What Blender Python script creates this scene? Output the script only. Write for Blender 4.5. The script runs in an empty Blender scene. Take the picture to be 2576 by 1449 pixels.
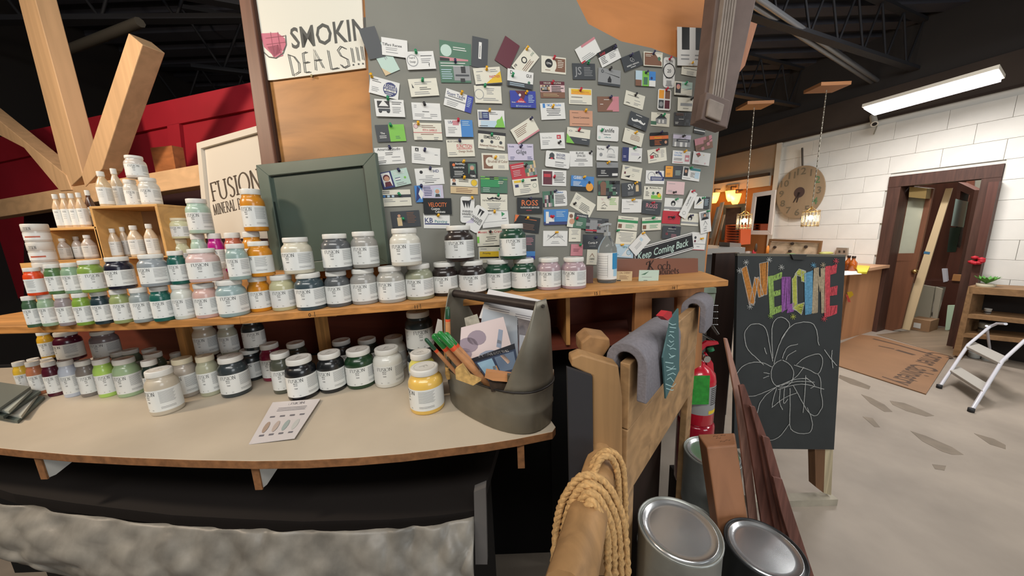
import bpy, math, random
from math import sin, cos, pi, radians, tan, atan2, sqrt
from mathutils import Vector, Matrix
SC = bpy.context.scene
COL = SC.collection
# ------------------------------------------------------------ camera, world, lights, exposure
F = 800.0; EYE = 1.50; PITCH = radians(10.1); ROLL = radians(2.2)
FWD = Vector((0, cos(PITCH), -sin(PITCH))); _u = Vector((0, sin(PITCH), cos(PITCH))); _r = Vector((1, 0, 0))
RIGHT = _r*cos(ROLL)-_u*sin(ROLL); UP = _u*cos(ROLL)+_r*sin(ROLL)
cd = bpy.data.cameras.new('camera'); cam = bpy.data.objects.new('camera', cd); COL.objects.link(cam)
cd.sensor_width = 36; cd.lens = 36*F/2576; cd.clip_start = .02; cd.clip_end = 60
mw = Matrix.Identity(4)
for i in range(3):
    mw[i][0] = RIGHT[i]; mw[i][1] = UP[i]; mw[i][2] = -FWD[i]
mw[2][3] = EYE
cam.matrix_world = mw; SC.camera = cam
SC.view_settings.view_transform = 'Standard'; SC.view_settings.look = 'None'
SC.view_settings.gamma = 1; SC.view_settings.use_curve_mapping = False; SC.view_settings.exposure = 0.0
w = bpy.data.worlds.new('world'); SC.world = w; w.use_nodes = True
w.node_tree.nodes['Background'].inputs[0].default_value = (.85, .92, 1, 1)
w.node_tree.nodes['Background'].inputs[1].default_value = .12
def area(name, loc, target, sx, sy, power, col):
    l = bpy.data.lights.new(name, 'AREA'); l.shape = 'RECTANGLE'; l.size = sx; l.size_y = sy; l.energy = power; l.color = col
    o = bpy.data.objects.new(name, l); COL.objects.link(o); o.location = loc
    o.rotation_euler = (Vector(target)-Vector(loc)).to_track_quat('-Z', 'Y').to_euler(); return o
def point(name, loc, power, col, r=.03):
    l = bpy.data.lights.new(name, 'POINT'); l.energy = power; l.color = col; l.shadow_soft_size = r
    o = bpy.data.objects.new(name, l); COL.objects.link(o); o.location = loc; return o
area('ceiling_tube_light', (-.4, -.9, 3.1), (-.4, .6, 1.1), 2.4, .5, 55, (1, .97, .92))
area('shop_daylight', (3.2, -3.0, 2.1), (.8, 1.2, 1.0), 2.0, 2.2, 75, (.93, .97, 1))
area('aisle_tube_light', (2.9, 1.2, 3.1), (2.9, 2.4, 0), .5, 2.4, 60, (1, .97, .94))
area('passage_fill_light', (6.6, 4.3, 2.9), (5.9, 3.9, .6), 1.6, .6, 60, (1, .97, .92))  # fill light added to brighten the dark passage, without a fixture
area('warm_display_lamp', (-2.3, .25, 2.5), (-1.2, 1.6, 1.85), .22, .22, 30, (1, .8, .6))

# ------------------------------------------------------------ pixel rays onto real planes
def ray(px, py): return FWD+RIGHT*((px-1288)/F)-UP*((py-724.5)/F)
def oz(px, py, z):
    d = ray(px, py); return d*((z-EYE)/d.z)+Vector((0, 0, EYE))
def oy(px, py, Y):
    d = ray(px, py); return d*(Y/d.y)+Vector((0, 0, EYE))
def proj(p):
    q = Vector(p)-Vector((0, 0, EYE)); z = q.dot(FWD); return (1288+F*q.dot(RIGHT)/z, 724.5-F*q.dot(UP)/z)
class Plane:
    def __init__(s, p, n): s.p = Vector(p); s.n = Vector(n).normalized()
    def at(s, px, py, off=0):
        d = ray(px, py); o = Vector((0, 0, EYE)); pp = s.p+s.n*off
        return o+d*((pp-o).dot(s.n)/d.dot(s.n))
def two(a, b, off=0):          # vertical plane through two ground points, normal pointing away from the camera
    d = Vector((b[0]-a[0], b[1]-a[1], 0)); n = Vector((-d.y, d.x, 0)).normalized()
    if n.dot(Vector((a[0], a[1], 0))) < 0: n = -n
    return Plane((a[0]+n.x*off, a[1]+n.y*off, 0), n)
def YP(Y): return Plane((0, Y, 0), (0, 1, 0))

# ------------------------------------------------------------ materials
def lin(h):
    h = h.lstrip('#'); v = [int(h[i:i+2], 16)/255 for i in (0, 2, 4)]
    return [c/12.92 if c <= .04045 else ((c+.055)/1.055)**2.4 for c in v]+[1]
MC = {}
def M(hexc, rough=.5, metal=0, coat=0, noise=None, grain=None, bump=0, emit=0, trans=0, alpha=1, ior=1.45):
    key = (hexc, rough, metal, coat, noise, grain, bump, emit, trans, alpha)
    if key in MC: return MC[key]
    m = bpy.data.materials.new('surface_'+hexc.lstrip('#')); MC[key] = m; m.use_nodes = True
    nt = m.node_tree; b = nt.nodes['Principled BSDF']; c = lin(hexc)
    b.inputs['Base Color'].default_value = c; b.inputs['Roughness'].default_value = rough; b.inputs['Metallic'].default_value = metal
    b.inputs['Coat Weight'].default_value = coat; b.inputs['Coat Roughness'].default_value = .05
    b.inputs['Transmission Weight'].default_value = trans; b.inputs['Alpha'].default_value = alpha; b.inputs['IOR'].default_value = ior
    if emit: b.inputs['Emission Color'].default_value = c; b.inputs['Emission Strength'].default_value = emit
    if noise or grain:
        tc = nt.nodes.new('ShaderNodeTexCoord'); mp = nt.nodes.new('ShaderNodeMapping'); nt.links.new(tc.outputs['Object'], mp.inputs[0])
        n = nt.nodes.new('ShaderNodeTexNoise'); nt.links.new(mp.outputs[0], n.inputs[0]); n.inputs['Detail'].default_value = 6
        amt = .35
        if grain:       # (axis, scale, amount): stretched along the axis, as wood grain is
            ax, sc, amt = grain; n.inputs['Scale'].default_value = sc
            mp.inputs['Scale'].default_value = [(.07 if i == ax else 1) for i in range(3)]; n.inputs['Distortion'].default_value = 1.2
        else: n.inputs['Scale'].default_value = noise[0]; amt = noise[1]
        rp = nt.nodes.new('ShaderNodeValToRGB'); rp.color_ramp.elements[0].position = .32; rp.color_ramp.elements[1].position = .68
        rp.color_ramp.elements[0].color = [x*(1-amt) for x in c[:3]]+[1]; rp.color_ramp.elements[1].color = [min(1, x*(1+amt*.6)) for x in c[:3]]+[1]
        nt.links.new(n.outputs[0], rp.inputs[0]); nt.links.new(rp.outputs[0], b.inputs['Base Color'])
        if bump:
            bp = nt.nodes.new('ShaderNodeBump'); bp.inputs['Strength'].default_value = bump; bp.inputs['Distance'].default_value = .004
            nt.links.new(n.outputs[0], bp.inputs['Height']); nt.links.new(bp.outputs[0], b.inputs['Normal'])
    return m

# ------------------------------------------------------------ mesh builder; world coordinates in, one object out
ORG = {}
def bez(a, b, t): return a+(b-a)*t
class MB:
    def __init__(s): s.v = []; s.f = []; s.m = []; s.sm = []
    def add(s, vs, fs, mi=0, smooth=False):
        o = len(s.v); s.v += [Vector(x) for x in vs]
        for f in fs: s.f.append([i+o for i in f]); s.m.append(mi); s.sm.append(smooth)
        return s
    def box(s, c, size, mi=0, ux=None, uy=None, uz=None):
        c = Vector(c); ux = Vector(ux or (1, 0, 0)).normalized(); uy = Vector(uy or (0, 1, 0)).normalized(); uz = Vector(uz) if uz else ux.cross(uy)
        hx, hy, hz = [x/2 for x in size]
        vs = [c+ux*(hx*a)+uy*(hy*b)+uz*(hz*d) for d in (-1, 1) for b in (-1, 1) for a in (-1, 1)]
        return s.add(vs, [(0, 2, 3, 1), (4, 5, 7, 6), (0, 1, 5, 4), (2, 6, 7, 3), (0, 4, 6, 2), (1, 3, 7, 5)], mi)
    def b2(s, lo, hi, mi=0):
        return s.box([(a+b)/2 for a, b in zip(lo, hi)], [abs(b-a) for a, b in zip(lo, hi)], mi)
    def prism(s, pts, d, mi=0, mi2=None, smooth=False):   # polygon extruded by vector d
        pts = [Vector(p) for p in pts]; d = Vector(d); n = len(pts)
        nrm = Vector()
        for i in range(n): nrm += (pts[i]-pts[0]).cross(pts[(i+1) % n]-pts[0])
        if nrm.dot(d) > 0: pts = pts[::-1]
        vs = pts+[p+d for p in pts]
        s.add(vs, [tuple(range(n)), tuple(range(2*n-1, n-1, -1))], mi)
        o = len(s.v)-2*n
        for i in range(n):
            j = (i+1) % n; s.f.append([o+i, o+n+i, o+n+j, o+j]); s.m.append(mi if mi2 is None else mi2); s.sm.append(smooth)
        return s
    def slab(s, px, pl, t, mi=0, off=0, mi2=None):        # outline on a plane, given real thickness behind it
        return s.prism([pl.at(x, y, off) for x, y in px], pl.n*t, mi, mi2)
    def tube(s, pts, r, mi=0, n=10, cap=True, smooth=True):
        pts = [Vector(p) for p in pts]; rs = r if isinstance(r, (list, tuple)) else [r]*len(pts); rings = []
        prev = None
        for i, p in enumerate(pts):
            t = (pts[min(i+1, len(pts)-1)]-pts[max(i-1, 0)])
            if t.length < 1e-9: t = Vector((0, 0, 1))
            t.normalize()
            a = prev if prev is not None else (Vector((0, 0, 1)) if abs(t.z) < .9 else Vector((1, 0, 0)))
            x = (a-t*a.dot(t)).normalized(); y = t.cross(x); prev = x
            rings.append([p+x*(rs[i]*cos(2*pi*k/n))+y*(rs[i]*sin(2*pi*k/n)) for k in range(n)])
        vs = [q for R in rings for q in R]; fs = []
        for i in range(len(rings)-1):
            for k in range(n): fs.append((i*n+k, i*n+(k+1) % n, (i+1)*n+(k+1) % n, (i+1)*n+k))
        s.add(vs, fs, mi, smooth)
        if cap: s.add(rings[0], [tuple(range(n))[::-1]], mi); s.add(rings[-1], [tuple(range(n))], mi)
        return s
    def lathe(s, prof, c=(0, 0, 0), n=28, mi=0, sx=1, sy=1, smooth=True, caps=True):
        c = Vector(c); vs = []; fs = []
        for r, z in prof:
            for k in range(n): vs.append(c+Vector((r*sx*cos(2*pi*k/n), r*sy*sin(2*pi*k/n), z)))
        for i in range(len(prof)-1):
            for k in range(n): fs.append((i*n+k, i*n+(k+1) % n, (i+1)*n+(k+1) % n, (i+1)*n+k))
        s.add(vs, fs, mi, smooth)
        if caps and prof[0][0] > 1e-5: s.add(vs[:n], [tuple(range(n))[::-1]], mi)
        if caps and prof[-1][0] > 1e-5: s.add(vs[-n:], [tuple(range(n))], mi)
        return s
    def ribbon(s, pts, wd, nrm, mi=0, lift=0):            # flat stroke lying on a surface of normal nrm
        pts = [Vector(p) for p in pts]; nrm = Vector(nrm).normalized(); L = []
        for i, p in enumerate(pts):
            t = pts[min(i+1, len(pts)-1)]-pts[max(i-1, 0)]
            if t.length < 1e-9: continue
            q = nrm.cross(t.normalized())*((wd[i] if isinstance(wd, (list, tuple)) else wd)/2); L.append((p+q+nrm*lift, p-q+nrm*lift))
        vs = [a for pr in L for a in pr]; fs = [(2*i, 2*i+1, 2*i+3, 2*i+2) for i in range(len(L)-1)]
        return s.add(vs, fs, mi)
    def frame(s, px4, pl, wpx, t, mi=0, off=0):           # rectangular frame of real bars; px4 = tl,tr,br,bl, wpx = fraction of the sides
        P = [pl.at(x, y, off) for x, y in px4]; c = sum(P, Vector())/4
        def q(p, k): return P[0]
        fx, fy = wpx; tl, tr, br, bl = P
        def pt(u, v): return (tl*(1-u)+tr*u)*(1-v)+(bl*(1-u)+br*u)*v
        for a in ([(0, 0), (1, 0), (1-fx, fy), (fx, fy)], [(1, 0), (1, 1), (1-fx, 1-fy), (1-fx, fy)],
                  [(1, 1), (0, 1), (fx, 1-fy), (1-fx, 1-fy)], [(0, 1), (0, 0), (fx, fy), (fx, 1-fy)]):
            s.prism([pt(*k) for k in a], pl.n*t, mi)
        return s
    def mesh(s, name, mats, org):
        me = bpy.data.meshes.new(name); me.from_pydata([v-org for v in s.v], [], s.f)
        for m in (mats if isinstance(mats, (list, tuple)) else [mats]): me.materials.append(m)
        me.polygons.foreach_set('material_index', s.m); me.polygons.foreach_set('use_smooth', s.sm); me.update(); return me
    def build(s, name, mats, parent=None, label=None, cat=None, group=None, kind=None, bevel=0):
        if parent is not None: org = ORG[parent.name]
        else:
            xs = [v.x for v in s.v]; ys = [v.y for v in s.v]; zs = [v.z for v in s.v]
            org = Vector(((min(xs)+max(xs))/2, (min(ys)+max(ys))/2, min(zs)))
        o = bpy.data.objects.new(name, s.mesh(name, mats, org)); COL.objects.link(o); ORG[o.name] = org
        if parent is not None: o.parent = parent
        else: o.location = org
        if bevel:
            bv = o.modifiers.new('bevel', 'BEVEL'); bv.width = bevel; bv.segments = 2; bv.limit_method = 'ANGLE'
        return tag(o, label, cat, group, kind)
def tag(o, label=None, cat=None, group=None, kind=None):
    if label: o['label'] = label
    if cat: o['category'] = cat
    if group: o['group'] = group
    if kind: o['kind'] = kind
    return o
def thing(name, loc, label, cat, group=None):
    o = bpy.data.objects.new(name, None); COL.objects.link(o); o.location = loc; o.empty_display_size = .03
    ORG[o.name] = Vector(loc); return tag(o, label, cat, group)

# ------------------------------------------------------------ lettering
TC = {}
def text_geo(t):
    if t in TC: return TC[t]
    cu = bpy.data.curves.new('lettering', 'FONT'); cu.body = t; cu.size = 1; cu.resolution_u = 2; cu.offset = .012
    ob = bpy.data.objects.new('lettering', cu); me = ob.to_mesh()
    vs = [(v.co.x, v.co.y) for v in me.vertices]; fs = [list(p.vertices) for p in me.polygons]
    ob.to_mesh_clear(); bpy.data.objects.remove(ob); bpy.data.curves.remove(cu)
    if vs:
        x0 = min(v[0] for v in vs); x1 = max(v[0] for v in vs); y0 = 0; y1 = .73
        vs = [((x-x0)/(y1-y0), (y-y0)/(y1-y0)) for x, y in vs]; wd = (x1-x0)/(y1-y0)
    else: wd = 0
    TC[t] = (vs, fs, wd); return TC[t]
def arc(cx, cy, rx, ry, a0, a1, n=14): return [(cx+rx*cos(radians(a0+(a1-a0)*i/n)), cy+ry*sin(radians(a0+(a1-a0)*i/n))) for i in range(n+1)]
RG = {  # roman capitals and lower case drawn with a broad nib: strokes, serif bars, advance width
 'F': ([[(.15, 0), (.15, 1)], [(.15, .98), (.62, .98)], [(.15, .52), (.5, .52)], [(.62, .98), (.62, .84)]], [(.15, 0)], .66),
 'U': ([[(.12, 1), (.12, .35)]+arc(.42, .32, .30, .32, 180, 360)+[(.72, 1)]], [(.12, 1), (.72, 1)], .86),
 'S': ([[(.48, .84)]+arc(.28, .76, .20, .24, 40, 200, 8)+[(.3, .52)]+arc(.28, .24, .22, .25, 40, -150, 9)], [], .56),
 'I': ([[(.14, 0), (.14, 1)]], [(.14, 0), (.14, 1)], .28),
 'O': ([arc(.45, .5, .42, .52, 0, 360, 26)], [], .92),
 'N': ([[(.12, 0), (.12, 1)], [(.12, 1), (.68, 0)], [(.68, 0), (.68, 1)]], [(.12, 0), (.68, 1)], .80),
 'M': ([[(.1, 0), (.17, 1)], [(.17, 1), (.48, 0)], [(.48, 0), (.8, 1)], [(.8, 1), (.88, 0)]], [(.1, 0), (.88, 0)], 1.0),
 'E': ([[(.12, 0), (.12, 1)], [(.12, .98), (.55, .98)], [(.12, .52), (.46, .52)], [(.12, .02), (.56, .02)]], [], .62),
 'R': ([[(.12, 0), (.12, 1)], [(.12, .98)]+arc(.3, .74, .24, .24, 90, -90, 9)+[(.12, .5)], [(.3, .5), (.66, 0)]], [(.12, 0)], .66),
 'A': ([[(.02, 0), (.36, 1)], [(.36, 1), (.72, 0)], [(.16, .36), (.58, .36)]], [(.02, 0), (.72, 0)], .74),
 'L': ([[(.12, 1), (.12, 0)], [(.12, .02), (.55, .02)], [(.55, .02), (.55, .14)]], [(.12, 1)], .58),
 'P': ([[(.12, 0), (.12, 1)], [(.12, .98)]+arc(.3, .72, .26, .26, 90, -90, 9)+[(.12, .46)]], [(.12, 0)], .60),
 'T': ([[(.34, 0), (.34, 1)], [(.02, .98), (.66, .98)]], [(.34, 0)], .68),
 'K': ([[(.25, 0), (.33, 1.25)], [(.75, 1.3), (.27, .55)], [(.36, .62), (.85, .02), (1.0, .05)], [(-.35, -.1), (-.1, -.12), (.1, .2), (.3, .9), (.2, 1.15), (-.1, 1.0), (-.1, .75)]], [], .95),
 'C': ([[(.78, .9)]+arc(.45, .5, .42, .5, 50, 310, 18)], [], .8),
 'o': ([arc(.27, .3, .25, .3, 0, 360, 18)], [], .58), 'c': ([arc(.27, .3, .25, .3, 50, 310, 12)], [], .5),
 'h': ([[(.1, 0), (.1, 1)], arc(.29, .38, .19, .2, 180, 0, 8)+[(.48, 0)]], [(.1, 0), (.48, 0)], .6),
 'a': ([arc(.22, .18, .18, .18, 0, 360, 12), [(.4, 0), (.4, .45), (.25, .6), (.08, .52)]], [], .5),
 'b': ([[(.1, 0), (.1, 1)], arc(.29, .3, .2, .3, 120, -120, 12)], [], .56),
 'i': ([[(.1, 0), (.1, .6)], [(.1, .78), (.1, .86)]], [(.1, 0)], .24),
 'n': ([[(.1, 0), (.1, .6)], arc(.29, .38, .19, .2, 180, 0, 8)+[(.48, 0)]], [(.1, 0), (.48, 0)], .6),
 'e': ([[(.05, .34), (.48, .34)]+arc(.27, .3, .24, .3, 8, 310, 14)], [], .52),
 't': ([[(.16, .85), (.16, .1), (.24, .0), (.34, .06)], [(.02, .6), (.34, .6)]], [], .38),
 's': ([[(.34, .5)]+arc(.2, .45, .14, .14, 60, 200, 6)+[(.2, .3)]+arc(.2, .15, .16, .15, 50, -150, 7)], [], .42), ' ': ([], [], .35)}
def roman(t, thick=.13, thin=.045, track=.06):
    vs = []; fs = []; x = 0
    def stroke(pts):
        o = len(vs)
        for i, p in enumerate(pts):
            a = pts[max(i-1, 0)]; b = pts[min(i+1, len(pts)-1)]; dx, dy = b[0]-a[0], b[1]-a[1]; L = sqrt(dx*dx+dy*dy) or 1; dx /= L; dy /= L
            wd = (thin+(thick-thin)*abs(dy*.94-dx*.2)**1.5)/2
            vs.append((x+p[0]-dy*wd, p[1]+dx*wd)); vs.append((x+p[0]+dy*wd, p[1]-dx*wd))
        for i in range(len(pts)-1): fs.append([o+2*i, o+2*i+1, o+2*i+3, o+2*i+2])
    for ch in t:
        st, se, ad = RG[ch]
        for q in st: stroke(q)
        for sx, sy in se: yy = thin/2 if sy == 0 else sy-thin/2; stroke([(sx-.14, yy), (sx+.14, yy)])
        x += ad+track
    return vs, fs, x-track
def put(mb, geo, P, U, V, h, mi, anchor=.5, maxw=None, italic=0, wf=1):       # lay lettering on a surface
    vs, fs, wd = geo
    sx = h*wf
    if maxw and wd*sx > maxw: sx = maxw/wd
    mb.add([Vector(P)+U*((x-wd*anchor)*sx+y*h*italic)+V*(y*h) for x, y in vs], fs, mi)
# ============================================================ SETTING
DESK = 1.04; SH = 1.31
wp = oz(2180, 830, 0); WD = Vector((.37, -.93, 0)).normalized()          # the long block wall runs away to the left
WALL = Plane(wp, (.93, .37, 0))
UPV = Vector((0, 0, 1))
def wpt(s, z, off=0): return Vector((wp.x, wp.y, 0))+WD*s+UPV*z+WALL.n*off
def ws(px, py): p = WALL.at(px, py); return (p-wp).dot(WD), p.z
mb = MB(); mb.b2((-5, -4.6, -.1), (9, 12, 0))
floor_m = M('#9c9184', .55, noise=(2.3, .22), bump=.12)
floor = mb.build('floor', floor_m, kind='structure')
stain_m = M('#7b6f60', .5, noise=(9, .2))
def blob(pts, z, m, name, parent, lift=.0012):
    P = [oz(x, y, z)+UPV*lift for x, y in pts]; b = MB(); b.prism(P, (0, 0, -lift*.9)); return b.build(name, m, parent)
for pts in ([(2112, 943), (2150, 955), (2190, 972), (2186, 980), (2140, 966), (2110, 951)],
            [(2166, 992), (2190, 1000), (2225, 1018), (2245, 1036), (2225, 1036), (2190, 1015)],
            [(2238, 1008), (2275, 1014), (2320, 1032), (2350, 1046), (2330, 1048), (2280, 1034), (2245, 1018)],
            [(2290, 1084), (2330, 1097), (2395, 1125), (2424, 1144), (2395, 1144), (2370, 1136), (2320, 1110)],
            [(2450, 1090), (2500, 1104), (2530, 1120), (2530, 1130), (2490, 1118)],
            [(2345, 1168), (2380, 1172), (2376, 1184), (2352, 1180)], [(2170, 1048), (2195, 1052), (2214, 1075), (2200, 1074)]):
    blob(pts, 0, stain_m, 'floor_stain', floor)
# ceiling: dark metal deck, joists, purlin chords
CE = 3.75
mb = MB(); mb.b2((-7, -4.6, CE), (9, 14, CE+.1)); ceil = mb.build('ceiling', M('#24252b', .8), kind='structure')
dk = MB()
for i in range(48):
    y = -1+i*.3; dk.b2((-7, y, CE-.05), (9, y+.15, CE))
deck = dk.build('deck_ribs', M('#3b3c45', .8), ceil, kind='stuff')
jm = M('#26272c', .7)
def joist(a, b, zt, h, n):
    a = Vector((a[0], a[1], 0)); b = Vector((b[0], b[1], 0)); d = (b-a).normalized(); s = Vector((-d.y, d.x, 0)); j = MB(); L = (b-a).length
    for z in (zt, zt-h):
        j.box((a+b)/2+UPV*z, (L, .07, .035), ux=d, uy=s)
    for k in range(n):
        p = a+d*(L*k/n); q = a+d*(L*(k+.5)/n); r = a+d*(L*(k+1)/n)
        j.tube([p+UPV*zt, q+UPV*(zt-h)], .011, n=5); j.tube([q+UPV*(zt-h), r+UPV*zt], .011, n=5)
    j.build('roof_joist', jm, ceil)
jd = Vector((.93, .37, 0))
for i in range(7):                       # joists span towards the block wall
    o = wpt(-3.4+i*1.15, 0); a = o-jd*7.5
    joist((a.x, a.y), (o.x, o.y), CE-.06, .5, 16)
for i in range(4):
    joist((-6, 2.6+i*1.7), (.5, 2.9+i*1.9), CE-.06, .5, 12)
# block wall: every block a part; the opening left free
s0, z0 = ws(2240, 445); s1, _ = ws(2522, 445); dtop = z0; wtop = 2.72
wb = MB(); core = lambda a, b, c, d: wb.prism([wpt(a, c, .02), wpt(b, c, .02), wpt(b, d, .02), wpt(a, d, .02)], WALL.n*.16)
smin = -6.2; smax = 4.6
core(smin, s0, 0, wtop); core(s1, smax, 0, wtop); core(s0, s1, dtop, wtop)
wall_m = M('#dcdad2', .55, noise=(5, .05), bump=.05)
wall = wb.build('wall_right', M('#d6d4cc', .7), kind='structure')
b = MB(); b.prism([wpt(smin, wtop+.001, .02), wpt(smax, wtop+.001, .02), wpt(smax, CE, .02), wpt(smin, CE, .02)], WALL.n*.1); b.build('trim_5', M('#34302e', .85), kind='structure')
def block_mesh(L):
    b = MB(); h = .203; g = .0012; e = .0016
    A = [(g, g), (L-g, g), (L-g, h-g), (g, h-g)]; B = [(g+e, g+e), (L-g-e, g+e), (L-g-e, h-g-e), (g+e, h-g-e)]
    vs = [WD*u+UPV*v for u, v in A]+[WD*u+UPV*v-WALL.n*e for u, v in B]+[WD*u+UPV*v+WALL.n*.03 for u, v in A]
    b.add(vs, [(4, 5, 6, 7), (0, 1, 5, 4), (1, 2, 6, 5), (2, 3, 7, 6), (3, 0, 4, 7), (8, 9, 1, 0), (9, 10, 2, 1), (10, 11, 3, 2), (11, 8, 0, 3)])
    return b.mesh('block', wall_m, Vector())
BM = {}
cs, _ = ws(1957, 450)
for r in range(int(wtop/.203)+1):
    z = r*.203
    if z+.2 > wtop+.02: continue
    s = cs+(r % 2)*.2-.4
    while s < 2.4:
        a, b = max(s, cs), min(s+.406, 2.4)
        segs = [(a, b)]
        if z < dtop-.05:
            segs = []
            if a < s0: segs.append((a, min(b, s0)))
            if b > s1: segs.append((max(a, s1), b))
        for a2, b2 in segs:
            L = round(b2-a2, 3)
            if L < .03: continue
            if L not in BM: BM[L] = block_mesh(L)
            o = bpy.data.objects.new('block', BM[L]); COL.objects.link(o); o.parent = wall
            o.location = wpt(a2, z)-ORG[wall.name]; ORG[o.name] = wpt(a2, z)
        s += .406
# brown soffit board over the wall
b = MB(); b.prism([wpt(smin, wtop, -.02), wpt(smax, wtop, -.02), wpt(smax, wtop+.34, -.02), wpt(smin, wtop+.34, -.02)], WALL.n*.03)
b.prism([wpt(smin, wtop-.012, -.03), wpt(smax, wtop-.012, -.03), wpt(smax, wtop+.012, -.03), wpt(smin, wtop+.012, -.03)], WALL.n*.03, 1)
b.build('trim_1', [M('#40362f', .8, noise=(3, .15)), M('#2d211a', .8)], kind='structure')
# tan plaster end of the same wall, brown showroom niche below
tan_m = M('#8d7d6a', .8, noise=(2, .15)); 
b = MB(); zt2 = ws(1900, 448)[1]
b.prism([wpt(smin, zt2, .0), wpt(cs, zt2, .0), wpt(cs, wtop, .0), wpt(smin, wtop, .0)], WALL.n*.02)
b.prism([wpt(smin, 0, 0), wpt(cs, 0, 0), wpt(cs, zt2, 0), wpt(smin, zt2, 0)], WALL.n*.02, 1)
b.build('wall_left', [tan_m, M('#8a5a30', .75, noise=(2, .12))], kind='structure')
b = MB(); b.prism([wpt(cs-2.5, zt2-.0, -.05), wpt(cs-.12, zt2-.0, -.05), wpt(cs-.12, zt2+.05, -.05), wpt(cs-2.5, zt2+.05, -.05)], WALL.n*.05)
b.prism([wpt(cs-2.5, zt2-.16, -.04), wpt(cs-.1, zt2-.16, -.04), wpt(cs-.1, zt2, -.04), wpt(cs-2.5, zt2, -.04)], WALL.n*.04, 1)
b.build('trim_2', [M('#2a1d15', .7), M('#b3aa9a', .6)], kind='structure')
b = MB(); b.prism([wpt(cs-.05, 0, -.03), wpt(cs+.02, 0, -.03), wpt(cs+.02, wtop, -.03), wpt(cs-.05, wtop, -.03)], WALL.n*.03)
b.build('trim_3', M('#c9c4b8', .6), kind='structure')
# far rooms behind the opening and behind the display
hp = wpt(0, 0, 2.6)
b = MB(); b.prism([wpt(-3, 0, 3.2), wpt(6, 0, 3.2), wpt(6, 3.6, 3.2), wpt(-3, 3.6, 3.2)], WALL.n*.1)
b.build('wall_far', M('#8f8b80', .8), kind='structure')
b = MB(); b.b2((-6.5, 6.5, 0), (1.2, 6.6, CE)); b.build('wall_back', M('#1d1a19', .9), kind='structure')
b = MB(); b.b2((-5, -4.6, 0), (9, -4.5, CE)); b.build('wall_front', M('#b5aa98', .8), kind='structure')
b = MB(); b.b2((-4.5, -4.5, 0), (-4.4, 6.6, CE)); b.build('wall_left', M('#1d1a19', .9), kind='structure')
# door frame in the opening
dm = M('#4a3026', .6, grain=(2, 30, .3))
df = thing('door_frame', wpt(s0, 0), 'dark brown frame round the opening in the white block wall', 'door frame')
tag(df, kind='structure')
def wbox(sa, sb, za, zb, oa, ob, m, name, parent, mi=0, mbx=None, **k):
    b = mbx or MB(); b.prism([wpt(sa, za, oa), wpt(sb, za, oa), wpt(sb, zb, oa), wpt(sa, zb, oa)], WALL.n*(ob-oa), mi)
    return b if mbx else b.build(name, m, parent, **k)
wbox(s0, s0+.11, 0, dtop, -.02, .2, dm, 'jamb', df); wbox(s1-.12, s1, 0, dtop, -.02, .2, dm, 'jamb', df); wbox(s0, s1, dtop-.13, dtop, -.025, .2, dm, 'head', df)

# ============================================================ LONG SHELF, DESK AND THEIR CARCASS
def shelf_poly(pts, z, back):
    P = [oz(x, y, z) for x, y in pts]; n = []
    return P+[p+Vector((0, back, 0)) for p in P[::-1]]
ply = M('#c08a50', .55, grain=(0, 26, .3), bump=.15); ply_edge = M('#b98044', .6, grain=(0, 60, .35))
red_ply = M('#6a3324', .6, grain=(0, 14, .3)); pine = M('#bf8a4e', .6, grain=(2, 40, .3), bump=.1)
unit = thing('paint_shelf', (-.25, 1.0, 1.04), 'long pine shelf with open cubbies behind the desk holding the paint jars', 'shelf')
FE = [(-200, 826), (70, 820), (340, 811), (602, 797)]; FE2 = [(602, 797), (799, 780), (1115, 757), (1361, 739), (1599, 722), (1833, 705)]
b = MB(); P = shelf_poly(FE, SH, .34); b.prism(P, (0, 0, -.02), 0, 1); b.build('shelf_board', [ply, ply_edge], unit, bevel=.002)
b = MB(); P = [oz(x, y, SH) for x, y in FE2]; P += [Vector((.78, 1.30, SH)), Vector((.66, 1.34, SH)), Vector((-.45, 1.12, SH)), Vector((P[0].x, P[0].y+.34, SH))]
b.prism(P, (0, 0, -.02), 0, 1); b.build('shelf_board', [ply, ply_edge], unit, bevel=.002)
# back panel of the cubbies
bk = [Vector((-1.75, 1.22, DESK)), Vector((-.75, 1.24, DESK)), Vector((-.2, 1.22, DESK)), Vector((.55, 1.36, DESK))]
b = MB()
for p, q in zip(bk[:-1], bk[1:]): b.prism([p, q, q+UPV*.25, p+UPV*.25], (0, .012, 0))
b.build('back_panel', red_ply, unit)
def post(px, wpx, Yo, name='divider', dep=.2, m=pine, zb=DESK):
    p = oz(px, 812 if px < 700 else 790, SH-.02) if False else None
    a = oy(px, 830, Yo); c = oy(px+wpx, 830, Yo); b = MB(); b.b2((a.x, Yo, zb+.0006), (c.x, Yo+dep, SH-.0205)); b.build(name, m, unit)
post(441, 16, 1.08, dep=.045); post(795, 12, 1.09, dep=.05); post(1112, 13, 1.02, dep=.05); post(1424, 10, 1.06, dep=.22, zb=1.1005)
b = MB(); a = oy(806, 800, .945); c = oy(846, 800, .945); b.b2((a.x, .945, SH-.045), (c.x, .985, SH-.0205)); b.build('cleat', pine, unit)
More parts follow.
